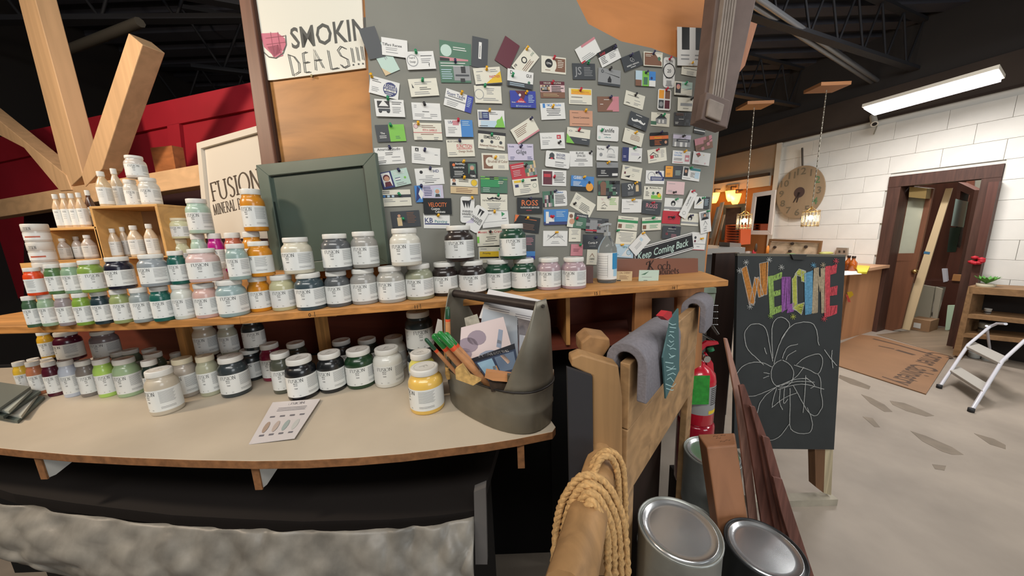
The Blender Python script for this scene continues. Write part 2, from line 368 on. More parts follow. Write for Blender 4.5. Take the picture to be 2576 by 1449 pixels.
# right-hand cubby: bottom board and end panel with its cut-out
b = MB(); b.prism([Vector((-.1, 1.04, 1.10)), Vector((.42, 1.10, 1.10)), Vector((.50, 1.35, 1.10)), Vector((-.1, 1.25, 1.10))], (0, 0, -.02)); b.build('cubby_floor', red_ply, unit)
EP = two((.30, 1.085), (.75, 1.14)); pan = M('#b07a4c', .6, grain=(2, 14, .35), bump=.1)
b = MB()
for q in ([(1600, 733), (1772, 722), (1770, 745), (1598, 752)], [(1598, 752), (1640, 749), (1636, 1000), (1590, 1000)], [(1704, 746), (1770, 745), (1762, 1000), (1698, 1000)], [(1640, 815), (1704, 812), (1702, 1000), (1637, 1000)]):
    b.slab(q, EP, .018)
b.build('end_panel', pan, unit)
b = MB(); b.slab([(1636, 740), (1712, 738), (1708, 830), (1634, 832)], EP, .01, off=.16); b.build('cubby_back', M('#3b2418', .7), unit)
# desk
dk_top = M('#bdb19e', .45, noise=(3.5, .14), bump=.03); dk_edge = M('#8a5f3c', .7, noise=(60, .3))
desk = thing('display_desk', (-.5, .9, DESK-.1), 'bow-fronted plywood display desk carrying the front paint jars and tote', 'desk')
FRT = [(-330, 1096), (-30, 1124), (45, 1132), (180, 1144), (320, 1151), (480, 1157), (640, 1160), (770, 1158), (900, 1151), (1010, 1142), (1120, 1129), (1220, 1117), (1300, 1104), (1390, 1086)]
P = [oz(x, y, DESK) for x, y in FRT]+[oz(1398, 1074, DESK), oz(1380, 1048, DESK), Vector((.13, 1.0, DESK)), Vector((.0, 1.2, DESK)), Vector((-.7, 1.22, DESK)), Vector((-2.15, 1.21, DESK))]
b = MB(); b.prism(P, (0, 0, -.02), 0, 1); b.build('desk_top', [dk_top, dk_edge], desk, bevel=.0015)
for px, w_, py in ((70, 12, 1155), (622, 16, 1178), (1302, 14, 1125)):
    f = oz(px, py, DESK-.02); f.y += .012; dx = .014; c = MB()
    c.prism([f, f+Vector((0, .17, 0)), f+Vector((0, .17, -.012)), f+Vector((0, .012, -.062)), f+Vector((0, 0, -.06))], (dx, 0, 0), 0)
    k = c.build('bracket', M('#cfcdc6', .5), desk); 
    c = MB(); c.b2((f.x-.001, f.y-.003, f.z-.062), (f.x+dx+.001, f.y, f.z-.0005)); c.build('bracket_edge', dk_edge, desk)
# black panel below the desk and the low bench
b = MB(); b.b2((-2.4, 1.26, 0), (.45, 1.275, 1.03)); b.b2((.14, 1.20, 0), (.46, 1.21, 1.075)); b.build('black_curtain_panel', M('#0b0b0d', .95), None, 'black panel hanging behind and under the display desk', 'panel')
bench = thing('low_bench', (-.6, .8, .2), 'low black bench with a curved top below the display desk', 'bench')
BZ = .86
BF = [(-30, 1222), (33, 1242), (190, 1266), (435, 1296), (600, 1305), (761, 1312), (978, 1307), (1100, 1297), (1204, 1283)]
P = [oz(x, y, BZ) for x, y in BF]; P += [Vector((.0, 1.24, BZ)), Vector((-2.2, 1.24, BZ))]
b = MB(); b.prism(P, (0, 0, -.03)); b.build('bench_top', M('#1b1614', .65), bench)
b = MB(); b.slab([(1192, 1238), (1222, 1226), (1226, 1420), (1196, 1420)], YP(P[8].y-.02), .02); b.build('end_upright', M('#5f5c5a', .7), bench)
b = MB(); e = P[8]; b.b2((e.x-1.6, .95, .05), (e.x, .97, BZ-.03)); b.build('bench_back', M('#141110', .8), bench)
# plastic film bundle along the bench front
random.seed(4)
def crumple(name, e0, e1, m, parent, label=None, cat=None, depth=.05, nu=60, nv=16, amp=.02, seed=3):
    r = random.Random(seed); ph = [(r.uniform(6, 26), r.uniform(-9, 9), r.uniform(0, 6), r.uniform(.3, 1)) for _ in range(9)]
    vs = []; fs = []
    for j in range(nv):
        v = j/(nv-1)
        for i in range(nu):
            u = i/(nu-1)*(len(e0)-1); k = min(int(u), len(e0)-2); t = u-k
            p = (e0[k].lerp(e0[k+1], t)).lerp(e1[k].lerp(e1[k+1], t), v)
            d = sum(a*abs(sin(f1*u/3+f2*v*1.3+o)) for f1, f2, o, a in ph)/len(ph)
            vs.append(p+Vector((0, -depth*sin(pi*v)-amp*d*2, amp*d)))
    for j in range(nv-1):
        for i in range(nu-1): a = j*nu+i; fs.append((a, a+1, a+nu+1, a+nu))
    b = MB(); b.add(vs, fs, 0, True); o = b.build(name, m, parent, label, cat); sd = o.modifiers.new('thickness', 'SOLIDIFY'); sd.thickness = .0015; return o
T0 = [oz(x, y+3, BZ-.01)+Vector((0, -.01, 0)) for x, y in BF[:-1]]+[oz(1195, 1290, BZ-.01)]
T1 = [p+Vector((0, -.03, -.17)) for p in T0]
for i, px in enumerate([-.035, -.035, -.02, .0, .02, .03, .03, .02, .0]): T1[i].z += -px*1.2+.0
crumple('plastic_film_roll', T0, T1, M('#827e76', .42, noise=(14, .4), bump=.5), None, 'crumpled translucent plastic film bundled along the front of the low bench', 'plastic film', depth=.03, nu=170, nv=26, amp=.024, seed=8)
b = MB(); b.b2((-1.35, .40, .30), (-.42, .56, .655)); b.build('cardboard_carton', M('#4d3324', .8), None, 'dark brown carton at the bottom left below the plastic film', 'carton')

# ============================================================ PAINT JARS
def unit_mesh(fn, name, mats):
    b = MB(); fn(b); return b.mesh(name, mats, Vector())
INK = M('#3a3a3c', .6); PAPER = M('#dcdedb', .45); GREY = M('#9fa2a2', .6)
PNT = lambda c: M(c, .32, coat=.5)
def f_body(b): b.lathe([(.0, .0), (.90, .0), (.97, .012), (1, .04), (1, .63), (.985, .69), (.93, .745), (.83, .79), (.775, .81), (.765, .875)], n=32)
def f_lid(b):
    b.lathe([(.0, .868), (.80, .868), (.815, .878), (.815, .975), (.79, .998), (.70, 1.0), (.66, .996), (.0, .996)], n=32, mi=0)
    b.lathe([(.575, .9975), (.60, .9975)][::-1], n=32, mi=1, caps=False)
    put(b, text_geo('F'), (-.0, -.28, .998), Vector((1, 0, 0)), Vector((0, 1, 0)), .5, 1)
def wrap(b, geo, ang, z, h, mi, r=1.008, hz=None, wf=1.0, maxa=None):
    vs, fs, wd = geo
    s = h*wf
    if maxa and wd*s > maxa: s = maxa/wd
    q = []
    for x, y in vs:
        a = radians(ang)+(x-wd/2)*s-pi/2; q.append((r*cos(a), r*sin(a), z+y*(hz or h)))
    b.add(q, fs, mi)
def arc_rect(b, a0, a1, z0, z1, r, mi, n=None):
    n = n or max(2, int(abs(a1-a0)/9)); vs = []; fs = []
    for i in range(n+1):
        a = radians(a0+(a1-a0)*i/n)-pi/2; vs += [(r*cos(a), r*sin(a), z0), (r*cos(a), r*sin(a), z1)]
    for i in range(n): fs.append((2*i, 2*i+2, 2*i+3, 2*i+1))
    b.add(vs, fs, mi, True)
FUS = roman('FUSION')
def f_label(b):
    arc_rect(b, -150, 165, .105, .60, 1.004, 0, 34)
    wrap(b, FUS, 0, .478, .235, 1, hz=.088)
    wrap(b, text_geo('MINERAL PAINT'), 0, .435, .028, 1, maxa=.62)
    wrap(b, text_geo('peint minerale'), 0, .395, .03, 1, maxa=.5); wrap(b, text_geo('COULEUR'), 0, .315, .035, 1, maxa=.45)
    wrap(b, text_geo('500 ml'), -14, .14, .024, 1); wrap(b, text_geo('16.9 fl oz'), 12, .14, .024, 1)
    for k in range(11): arc_rect(b, 42, 96-(k % 3)*3, .545-k*.025, .557-k*.025, 1.007, 2)
    for k in range(2): arc_rect(b, 42, 92, .20-k*.028, .207-k*.028, 1.007, 1)
    for k in range(8): arc_rect(b, -105, -55-(k % 3)*4, .54-k*.03, .552-k*.03, 1.007, 2)
LIDM = M('#d9d8d2', .4); CREAM = M('#d8cfb4', .45)
ME_BODY = unit_mesh(f_body, 'paint_body', PNT('#888888')); ME_LID = unit_mesh(f_lid, 'lid', [LIDM, M('#b3b2ac', .5)]); ME_LIDC = unit_mesh(f_lid, 'lid', [CREAM, M('#a89f84', .5)]); ME_LABEL = unit_mesh(f_label, 'label', [PAPER, INK, GREY])
def f_bot(b): b.lathe([(0, 0), (.93, 0), (1, .02), (1, .58), (.95, .63), (.52, .80), (.44, .82), (.42, .87)], n=24)
def f_cap(b): b.lathe([(0, .865), (.50, .865), (.50, .99), (.47, 1.0), (0, 1.0)], n=20)
def f_blab(b):
    arc_rect(b, -150, 150, .08, .55, 1.006, 0, 30); wrap(b, FUS, -8, .45, .16, 1, r=1.01, hz=.045)
    for k in range(3): arc_rect(b, -30, 10, .38-k*.05, .385-k*.05, 1.01, 1)
    for k in range(11): arc_rect(b, 34, 85, .50-k*.032, .515-k*.032, 1.01, 2)
ME_BOT = unit_mesh(f_bot, 'bottle_body', M('#c9b9a0', .3)); ME_CAP = unit_mesh(f_cap, 'cap', LIDM); ME_BLAB = unit_mesh(f_blab, 'label', [PAPER, INK, GREY])
def f_tin(b): b.lathe([(0, 0), (.94, 0), (.97, .03), (.97, .60)], n=28); 
def f_tlid(b): b.lathe([(.97, .60), (1.0, .60), (1.0, .96), (.96, 1), (0, 1)], n=28)
def f_tlab(b): arc_rect(b, -120, 120, .12, .5, .99, 0, 20); wrap(b, FUS, -6, .66, .14, 2, r=1.01, hz=.16); arc_rect(b, -30, 40, .25, .33, .995, 1)
ME_TIN = unit_mesh(f_tin, 'tin_body', M('#c8c4bc', .35)); ME_TLID = unit_mesh(f_tlid, 'lid', M('#cfccc4', .4)); ME_TLAB = unit_mesh(f_tlab, 'label', [PAPER, M('#b5604a', .5), INK])
def solve(px, ytop, wpx, zb, ybot=None, Y=None, rmax=.062, hr=(.05, .13), ytol=None):
    if Y is None:
        f = oz(px, ybot, zb)
    r = .04; h = .1
    for _ in range(12):
        if Y is None:
            d = Vector((f.x, f.y, 0)).normalized(); c = f+d*r
            base = proj(c); c.x += (px-base[0])*c.y/F*.75
        else:
            q = oy(px, ybot or 700, Y); c = Vector((q.x, Y, zb))
            m_ = proj(c+UPV*h*.4); c.x += (px-m_[0])*c.y/F
        d = Vector((c.x, c.y, 0)).normalized(); s = Vector((d.y, -d.x, 0)); m = c+UPV*h*.4
        wn = abs(proj(m+s*r)[0]-proj(m-s*r)[0]); r = min(rmax, max(.012, r*wpx/wn))
        top = c+UPV*h; yt = min(proj(top+d*r*.8)[1], proj(top-d*r*.8)[1]); h += (yt-ytop)*c.y/F*1.0; h = min(hr[1], max(hr[0], h))
    return c, r, h
BUILT = {}
def inst(mesh, name, parent, mat=None):
    o = bpy.data.objects.new(name, mesh); COL.objects.link(o); o.parent = parent; ORG[o.name] = ORG[parent.name]
    if mat: o.material_slots[0].link = 'OBJECT'; o.material_slots[0].material = mat
    return o
def vessel(kind, name, c, r, h, col, label, cat, group, yaw=None, lidm=None):
    t = thing(name, c, label, cat, group)
    d = atan2(c.x, c.y)
    t.rotation_euler = (0, 0, -d+radians(yaw)); t.scale = (r, r, h)
    ms = {'jar': (ME_BODY, 'paint_body', ME_LID, 'lid', ME_LABEL), 'bottle': (ME_BOT, 'bottle_body', ME_CAP, 'cap', ME_BLAB), 'tin': (ME_TIN, 'tin_body', ME_TLID, 'lid', ME_TLAB)}[kind]
    inst(ms[0], ms[1], t, PNT(col)); inst(ME_LIDC if lidm else ms[2], ms[3], t); inst(ms[4], 'label', t); return t
rj = random.Random(11)
def jar(key, px, ybot, w, ytop, zb, col, cname, where, Y=None, group=None, yaw=None, lidm=None, hr=(.05, .13)):
    c, r, h = solve(px, ytop, w, zb, ybot, Y, hr=hr)
    for v in BUILT.values():
        d2 = (Vector((v[1].x, v[1].y))-Vector((c.x, c.y))).length
        if d2 < v[2]+r and c.z < v[1].z+v[3]-.002 and v[1].z < c.z+h-.002: r = max(.84*r, min(r, d2-v[2]-.0004))
    if yaw is None: yaw = rj.choice([-24, -30, -18, -12, -26])
    BUILT[key] = (px, c, r, h)
    t = vessel('jar', 'paint_jar', c, r, h, col, f'{cname} paint jar, {where}', 'paint jar', group, yaw, lidm)
    return t
GA = 'paint jars in the bottom row on the long shelf'
ROWA = [('A1', 93, 823, 46, 744, '#3f5a42', 'dark green', 'leftmost in the bottom row on the long shelf', -40), ('A2', 133, 820, 50, 740, '#8fa88c', 'pale sage', 'second from the left end in the bottom shelf row', -45),
 ('A3', 176, 819, 50, 738, '#8f8587', 'mauve grey', 'third from the left end in the bottom shelf row', -40), ('A4', 221, 818, 52, 736, '#7a9a3c', 'leaf green', 'bottom shelf row between mauve grey and slate black jars', -40),
 ('A5', 268, 815, 55, 732, '#22343a', 'slate black', 'bottom shelf row directly below the navy jar', -36), ('A6', 317, 813, 57, 727, '#8f9a66', 'dull olive', 'bottom shelf row right of the slate black jar', -18),
 ('A7', 367, 811, 58, 723, '#8d9594', 'blue grey', 'bottom shelf row below the upper blue grey jar, beside dull olive', -18), ('A8', 418, 808, 59, 719, '#1d5a50', 'deep teal', 'bottom shelf row between blue grey and chalk white', -22),
 ('A9', 471, 803, 61, 713, '#cdd0c6', 'chalk white', 'bottom shelf row between deep teal and pink', -34), ('A10', 529, 800, 68, 711, '#c9a59b', 'dusty pink', 'bottom shelf row under the larger pink jar', -30),
 ('A11', 593, 797, 80, 702, '#8fa3a3', 'duck-egg blue', 'bottom shelf row left of the mustard column', -18), ('A12', 661, 785, 68, 694, '#c98420', 'mustard', 'foot of the mustard column on the shelf', -18),
 ('A13', 720, 782, 67, 690, '#b7b48f', 'khaki', 'bottom shelf row right of the mustard column', -22), ('A14', 787, 781, 77, 684, '#39484e', 'petrol slate', 'bottom shelf row under the beige and charcoal jars', -30),
 ('A15', 856, 774, 76, 679, '#55585a', 'charcoal', 'bottom shelf row under the other charcoal jar', -20), ('A16', 922, 767, 71, 673, '#979590', 'mid grey', 'bottom shelf row below the upper grey jar', -22),
 ('A17', 989, 763.5, 73, 667, '#a19f97', 'warm grey', 'bottom shelf row left of the sage grey jar', -30), ('A18', 1059, 756, 72, 661, '#90937d', 'sage grey', 'bottom shelf row left of the two chocolate jars', -26),
 ('A19', 1123, 746, 66, 657, '#2b2321', 'chocolate brown', 'bottom shelf row, left one of the two chocolate jars', -18), ('A20', 1191, 744, 69, 653, '#2b2321', 'chocolate brown', 'bottom shelf row, beside the first dark green jar', -8),
 ('A21', 1255, 736, 66, 650, '#1d4230', 'forest green', 'bottom shelf row directly right of the chocolate jars', -22), ('A22', 1319, 734, 63, 648, '#1d4230', 'forest green', 'bottom shelf row directly left of the mauve pair', 22),
 ('A23', 1381, 731, 61, 646, '#a58f95', 'mauve', 'bottom shelf row, left one of the mauve pair', -18), ('A24', 1443, 728.5, 63, 645, '#a58f95', 'mauve', 'last of the bottom shelf row beside the sanitizer bottle', -26)]
for k, px, yb, w_, yt, col, cn, wh, yaw in ROWA: jar(k, px, yb, w_, yt, SH, col, cn, wh, yaw=yaw, group=GA)
def over(px, keys='A'):
    return min(((abs(v[0]-px), v) for k, v in BUILT.items() if k[0] == keys), key=lambda q: q[0])[1]
def zover(px, c, r, keys='A'):                                   # highest lid actually underneath
    zs = [v[1].z+v[3] for k, v in BUILT.items() if k[0] == keys and (Vector((v[1].x, v[1].y))-Vector((c.x, c.y))).length < (v[2]*.8+r*.9)]
    return max(zs) if zs else None
GB = 'paint jars in the second row on the long shelf'
ROWB = [('B1', 90, 744, 56, 673, '#d8481f', 'orange red', 'far left of the second shelf row', -100), ('B2', 141, 736, 52, 664, '#4f7045', 'moss green', 'second shelf row right of the orange red jar', -40),
 ('B3', 184, 734, 54, 661, '#84a084', 'soft sage', 'second shelf row between moss and olive green', -40), ('B4', 234, 735, 70, 654, '#7f9a45', 'olive green', 'second shelf row left of the navy jar', 0),
 ('B5', 304, 726, 77, 646, '#1b1b2a', 'navy black', 'second shelf row in front of the wooden crate', -40), ('B6', 389, 719, 80, 639, '#8b9296', 'steel grey', 'second shelf row in front of the crate corner', -45),
 ('B7', 450, 713, 60, 631, '#1f5a50', 'deep teal', 'second shelf row left of the large pink jar', -30), ('B8', 515, 715, 88, 625, '#cbb0ab', 'pale pink', 'largest pink one in the second shelf row', -16),
 ('B10', 600, 702, 58, 613, '#8fa5a0', 'misty teal', 'second shelf row left of the mustard column', -30), ('B11', 657, 697, 77, 607, '#c98420', 'mustard', 'second in the mustard column, over its foot', -70),
 ('B12', 750, 690, 79, 597, '#c9c3b0', 'beige', 'second shelf row in front of the green panel', -42), ('B13', 848, 681, 75, 588, '#55585a', 'charcoal', 'second shelf row, stacked before the green panel', -20),
 ('B14', 919, 674, 76, 582, '#989690', 'mid grey', 'second shelf row right of the charcoal one', -24), ('B15', 1021, 668, 77, 574, '#cfccc0', 'off-white', 'second shelf row standing alone before the grey pinboard', -28),
 ('B16', 1156, 655, 73, 567, '#2b2321', 'chocolate brown', 'stacked alone on top of the two chocolate jars', -14), ('B17', 1290, 655, 67, 563, '#1d4230', 'forest green', 'stacked alone on top of the two forest green jars', 2)]
for k, px, yb, w_, yt, col, cn, wh, yaw in ROWB:
    s_ = over(px); c, r, h = solve(px, yt, w_, s_[1].z+s_[3], yb, s_[1].y)
    zz = zover(px, c, r) or (s_[1].z+s_[3])
    jar(k, px, yb, w_, yt, zz+.0004, col, cn, wh, Y=s_[1].y, yaw=yaw, group=GB)
# raised back row of the shelf on a plain riser
RZ = 1.40
b = MB(); b.b2((-1.42, 1.0, SH), (-.70, 1.17, RZ)); b.build('riser_board', ply, None, 'pine riser block under the rear stack of jars', 'riser')
GR = 'paint jars at the back of the long shelf'
def backjar(k, px, w_, yt, yb, zb, col, cn, wh, Y, yaw=-30, lidm=None): return jar(k, px, yb, w_, yt, zb, col, cn, wh, Y=Y, yaw=yaw, group=GR, lidm=lidm)
backjar('R1', 458, 54, 601, 650, RZ, '#c9c8a6', 'greenish cream', 'lower of the cream pair right of the crate', 1.10, lidm=CREAM)
backjar('R2', 507, 44, 575, 650, RZ, '#a9c0b0', 'mint', 'small one below the big mint jar at the back', 1.05)
backjar('R3', 549, 43, 571, 650, RZ, '#b01880', 'magenta', 'back row between mint and terracotta', 1.06)
backjar('R4', 594, 50, 565, 640, RZ, '#b26248', 'terracotta', 'back row between magenta and mustard', 1.06)
backjar('R5', 641, 54, 559, 640, RZ, '#c98420', 'mustard', 'third in the mustard column', 1.03)
backjar('R9', 560, 44, 618, 690, SH, '#c4a3a0', 'pinkish beige', 'tucked behind the large pale pink jar', .96, yaw=-60)
def onto(k): v = BUILT[k]; return v[1].z+v[3]+.0003
backjar('S1', 455, 58, 548, 601, onto('R1'), '#cfcda8', 'cream', 'upper of the cream pair right of the crate', 1.10, lidm=CREAM)
backjar('S2', 503, 66, 499, 575, onto('R2'), '#a9c0b0', 'mint', 'big one on top of the back stack left of the white sign', 1.05)
backjar('S5', 640, 64, 474, 559, onto('R5'), '#c98420', 'mustard', 'top of the mustard column before the white sign', 1.03, yaw=-38)

# jars on the desk
GE = 'paint jars on the desk'
DJ = [('E1', 70, 986, 44, 908, '#d8b23a', 'yellow', 'cut off at the left end of the front desk row', -30), ('E2', 106, 992, 48, 907, '#b07050', 'clay orange', 'front desk row beside the pile of leaflets', -30),
 ('E3', 146, 996, 48, 907, '#4a1525', 'burgundy', 'front desk row right of the clay orange jar', -30), ('E4', 189, 998, 52, 904, '#b5bcc8', 'pale lavender blue', 'front desk row right of burgundy', -30),
 ('E5', 232, 997, 52, 904, '#77706a', 'taupe', 'front desk row left of the lime green jar', -12), ('E6', 278, 998, 56, 899, '#a4c860', 'lime green', 'front desk row', -10),
 ('E7', 334, 997, 72, 897, '#98b08a', 'celery green', 'front desk row right of the lime green jar', -40), ('E8', 398, 1006, 52, 902, '#27332e', 'black green', 'half hidden behind the lone beige jar on the desk', -30),
 ('E9', 425, 1042, 90, 922, '#bcb2a0', 'stone beige', 'standing foremost at left on the desk', -62), ('E10', 478, 999, 66, 896, '#a39a8e', 'greyed taupe', 'on the desk with smeared rim beside the stone beige jar', -50),
 ('E11', 535, 996, 58, 890, '#a3a48c', 'sage beige', 'front desk row left of the slate jar', -30), ('E12', 598, 998, 79, 889, '#31393c', 'slate', 'front desk row below the stacked pair of beige jars', -26),
 ('E13', 641, 958, 62, 872, '#23282a', 'graphite', 'under another graphite jar on the desk left of centre', -34), ('E14', 692, 958, 58, 859, '#7a1838', 'crimson', 'desk back row right of the graphite stack', -30),
 ('E15', 756, 948, 56, 856, '#35352c', 'brown black', 'desk back row right of the crimson jar', -30), ('E16', 720, 990, 60, 880, '#4a4d42', 'olive black', 'on the desk directly behind the coal black jar', -20),
 ('E17', 767, 1007, 80, 890, '#14161a', 'coal black', 'front desk row beside the printed swatch card', -26), ('E18', 841, 990, 76, 877, '#1c1e20', 'ink black', 'front desk row left of the bottle green jar', -38),
 ('E19', 912, 979, 74, 869, '#1b3a22', 'bottle green', 'front desk row left of the white jar', -14), ('E20', 982, 976, 74, 865, '#d9d9d2', 'plain white', 'last of the front desk row', -18),
 ('E21', 869, 942, 56, 849, '#2a2a2c', 'dark', 'desk back row behind the ink black jar', -20), ('E22', 932, 938, 56, 845, '#232a26', 'dark', 'desk back row behind the bottle green jar', -20),
 ('E23', 998, 934, 58, 840, '#d4d3cb', 'white', 'desk back row behind the plain white jar', -20), ('E24', 1068, 1000, 66, 876, '#d6cf6a', 'pale yellow', 'on the desk right behind the foremost yellow jar', -60),
 ('E25', 1077, 1045, 87, 908, '#e0b85a', 'bright yellow', 'foremost on the desk beside the metal tote', -70),
 ('L1', 345, 955, 56, 876, '#6e7a66', 'grey green', 'second desk row behind celery green', -20), ('L2', 391, 948, 56, 874, '#5d6660', 'dull green', 'rear desk row left of the pine post', -20),
 ('L3', 404, 975, 60, 884, '#56604f', 'dark olive', 'third desk row behind the black green jar', -20), ('L4', 312, 962, 48, 883, '#8a8a80', 'grey', 'rear desk row below the mauve taupe jar', -20),
 ('L6', 136, 968, 44, 900, '#b9a88a', 'sand', 'rear desk row behind burgundy', -20), ('L7', 452, 940, 36, 885, '#c9c9bc', 'white', 'rear desk row behind the pine post', -20),
 ('G1', 1057, 950, 58, 870, '#23282a', 'black slate', 'lower of the stack under the shelf left of the tote', -20), ('G2', 527, 966, 56, 888, '#a89c8a', 'sand beige', 'under the left one of the stacked beige pair', -20),
 ('G3', 582, 962, 56, 885, '#a8a898', 'stone grey', 'under the right one of the stacked beige pair', -20), ('H2', 100, 958, 42, 900, '#c9b060', 'straw yellow', 'under the yellow jar in the left cubby', -20),
 ('H3', 180, 962, 50, 902, '#8a8f94', 'blue grey', 'under the maroon jar in the left cubby', -20), ('H4', 262, 958, 54, 896, '#7f7c74', 'stone', 'under the mauve taupe jar in the left cubby', -20)]
for k, px, yb, w_, yt, col, cn, wh, yaw in DJ: jar(k, px, yb, w_, yt, DESK, col, cn, wh, yaw=yaw, group=GE, lidm=CREAM if k in ('E10', 'E11') else None)
for k, px, w_, yt, yb, sup, col, cn, wh, yaw in [('F1', 1056, 70, 776, 869, 'G1', '#2e383c', 'slate', 'upper of the stack under the shelf left of the tote', 4), ('F2', 119, 44, 832, 903, 'H2', '#d0a02c', 'yellow', 'upper one in the left cubby', -30),
 ('F3', 176, 77, 831, 912, 'H3', '#4a1028', 'maroon', 'upper one in the left cubby beside yellow', -66), ('F4', 267, 77, 828, 905, 'H4', '#7d7375', 'mauve taupe', 'upper one in the left cubby, right of maroon', -40),
 ('F5', 519, 63, 809, 888, 'G2', '#b5aa98', 'sand beige', 'upper left of the beige pair under the shelf', -36), ('F6', 576, 61, 809, 886, 'G3', '#a8a898', 'stone grey', 'upper right of the beige pair under the shelf', -30),
 ('F7', 639, 70, 796, 877, 'E13', '#23282a', 'graphite', 'upper of the graphite stack under the shelf', -4)]:
    jar(k, px, yb, w_, yt, onto(sup), col, cn, wh, Y=BUILT[sup][1].y, yaw=yaw, group=GE, hr=(.05, SH-.021-onto(sup)))
# ============================================================ BEHIND THE SHELF, LEFT
red = M('#a3202f', .5, noise=(3, .12)); 
RY = 1.95; zr = oy(628, 208, RY).z; RPL = two(tuple(oz(90, 325, zr))[:2], (oy(628, 208, RY).x, RY))
rp = thing('red_cabinet', tuple(RPL.at(380, 400)), 'large red painted cabinet wall behind the timber beams', 'cabinet')
b = MB(); b.slab([(-60, 358), (90, 325), (628, 208), (690, 196), (720, 420), (640, 700), (-60, 760)], RPL, .03, off=.012); b.build('panel_field', red, rp)
b = MB(); b.slab([(-60, 358), (90, 325), (628, 208), (690, 196), (694, 262), (380, 325), (90, 388), (-60, 420)], RPL, .02, off=-.008); b.build('top_rail', red, rp)
b = MB(); b.slab([(420, 315), (450, 309), (470, 500), (436, 500)], RPL, .02, off=-.008); b.build('stile', red, rp)
dark_in = M('#2b0f10', .8)
b = MB(); b.slab([(60, 540), (500, 470), (660, 480), (700, 800), (60, 800)], RPL, .02, off=-.12); b.build('dark_cabinet', dark_in, None, 'dark maroon cabinet front below the timber beams', 'cabinet')
b = MB(); b.slab([(378, 372), (432, 366), (442, 425), (392, 436)], RPL, .05, off=-.2); b.build('wood_block', M('#a8683a', .6, grain=(0, 20, .3)), None, 'small brown wooden block on the horizontal timber', 'block')
tim = M('#d3ad83', .55, grain=(2, 16, .14), bump=.05); tim2 = M('#d3ad83', .55, grain=(0, 16, .14), bump=.05)
zb1 = oy(498, 414, 1.50).z; TPL = two(tuple(oz(63, 489, zb1))[:2], (oy(498, 414, 1.50).x, 1.50))
tb = thing('timber_sunburst', tuple(TPL.at(200, 500)), 'pale timber beams fanning out from a horizontal beam like a sunburst', 'timber frame')
for i, q in enumerate([[(-40, 508), (498, 414), (560, 403), (560, 458), (501, 467), (-40, 552)], [(36, -40), (77, -40), (208, 440), (168, 478)], [(323, 83), (358, 112), (256, 425), (214, 470), (205, 440)],
                       [(-60, 256), (-60, 310), (60, 372), (150, 480), (180, 478), (165, 440)]]):
    b = MB(); b.slab(q, TPL, .075 if i else .07, off=-.002*i); b.build('beam', tim2 if i == 0 else tim, tb, bevel=.003)
# white framed maker's sign
SPL = two((oz(494, 360, oy(650, 315, 1.28).z).x, oz(494, 360, oy(650, 315, 1.28).z).y), (oy(650, 315, 1.28).x, 1.28))
sg = thing('framed_sign', tuple(SPL.at(590, 560)), 'white framed sign with tall dark roman lettering behind the jars', 'sign')
cr = M('#d6cfc2', .5); b = MB(); b.slab([(494, 360), (700, 301), (740, 600), (515, 600)], SPL, .015, off=.006)
P0 = SPL.at(534, 507, .0045); P1 = SPL.at(652, 476, .0045); U = (P1-P0).normalized(); put(b, roman('FUSION'), P0, U, UPV, (SPL.at(532, 462)-SPL.at(534, 507)).length*1.0, 1, anchor=0, wf=1.12)
P0 = SPL.at(539, 541, .0045); put(b, roman('MINERAL PAINT'), P0, U, UPV, (SPL.at(539, 516)-SPL.at(539, 541)).length, 1, anchor=0, wf=.80)
b.build('sign_board', [cr, M('#54483d', .6)], sg)
b = MB()
for q in ([(494, 360), (700, 301), (702, 317), (505, 373)], [(494, 360), (505, 373), (527, 600), (515, 600)]): b.slab(q, SPL, .012, off=-.006)
b.build('frame', cr, sg)

# shelf boxes, bottles and tins at the far left
CY = 1.05; boxm = M('#c99c5f', .5, grain=(0, 18, .2)); cz = oy(258, 654, CY).z
b = MB(); bx0 = oy(60, 650, CY).x; bx1 = oy(441, 650, CY+.16).x; b.b2((bx0, CY-.012, SH), (bx1, 1.40, cz)); b.build('riser_box', boxm, None, 'birch riser under the shelf boxes at the left', 'riser')
def open_box(name, TL, TR, BL, BR, dep, label, t=.008, left=True, zbot=None):
    A, B_, C_, D_ = [oy(*q, CY) for q in (TL, TR, BL, BR)]; x0, x1, z0, z1 = C_.x, B_.x, zbot, (A.z+B_.z)/2
    r = thing(name, ((x0+x1)/2, CY+dep/2, z0), label, 'shelf box'); 
    def bx(n, lo, hi, m=boxm): k = MB(); k.b2(lo, hi); return k.build(n, m, r, bevel=.001)
    bx('top_board', (x0, CY, z1-t), (x1, CY+dep, z1)); bx('side_board', (x1-t*1.1, CY, z0), (x1, CY+dep, z1-t))
    if left: bx('side_board', (x0, CY, z0), (x0+t, CY+dep, z1-t))
    bx('bottom_board', (x0+t, CY+.001, z0), (x1-t*1.1, CY+dep, z0+.004)); bx('back_board', (x0+t, CY+dep-.004, z0), (x1-t*1.1, CY+dep, z1-t), M('#a98560', .6)); return x0, x1, z0, z1
bxA = open_box('shelf_box', (243, 526), (392, 505), (258, 652), (405, 648), .14, 'tall birch open box holding four bottles behind the navy jar', zbot=cz+.0005)
bxB = open_box('shelf_box', (126, 577), (240, 566), (136, 660), (240, 652), .14, 'low birch open box left of the tall one', left=True, zbot=cz+.0005)
GBt = 'topcoat bottles around the shelf boxes'
def bottle(px, w_, yt, zb, Y, col, label, yaw=-25, hr=(.03, .2)):
    c, r, h = solve(px, yt, w_, zb, None, Y, hr=hr); return vessel('bottle', 'topcoat_bottle', c, r, h, col, label, 'bottle', GBt, yaw)
top = bxA[3]+.0003; topB = bxB[3]+.0003
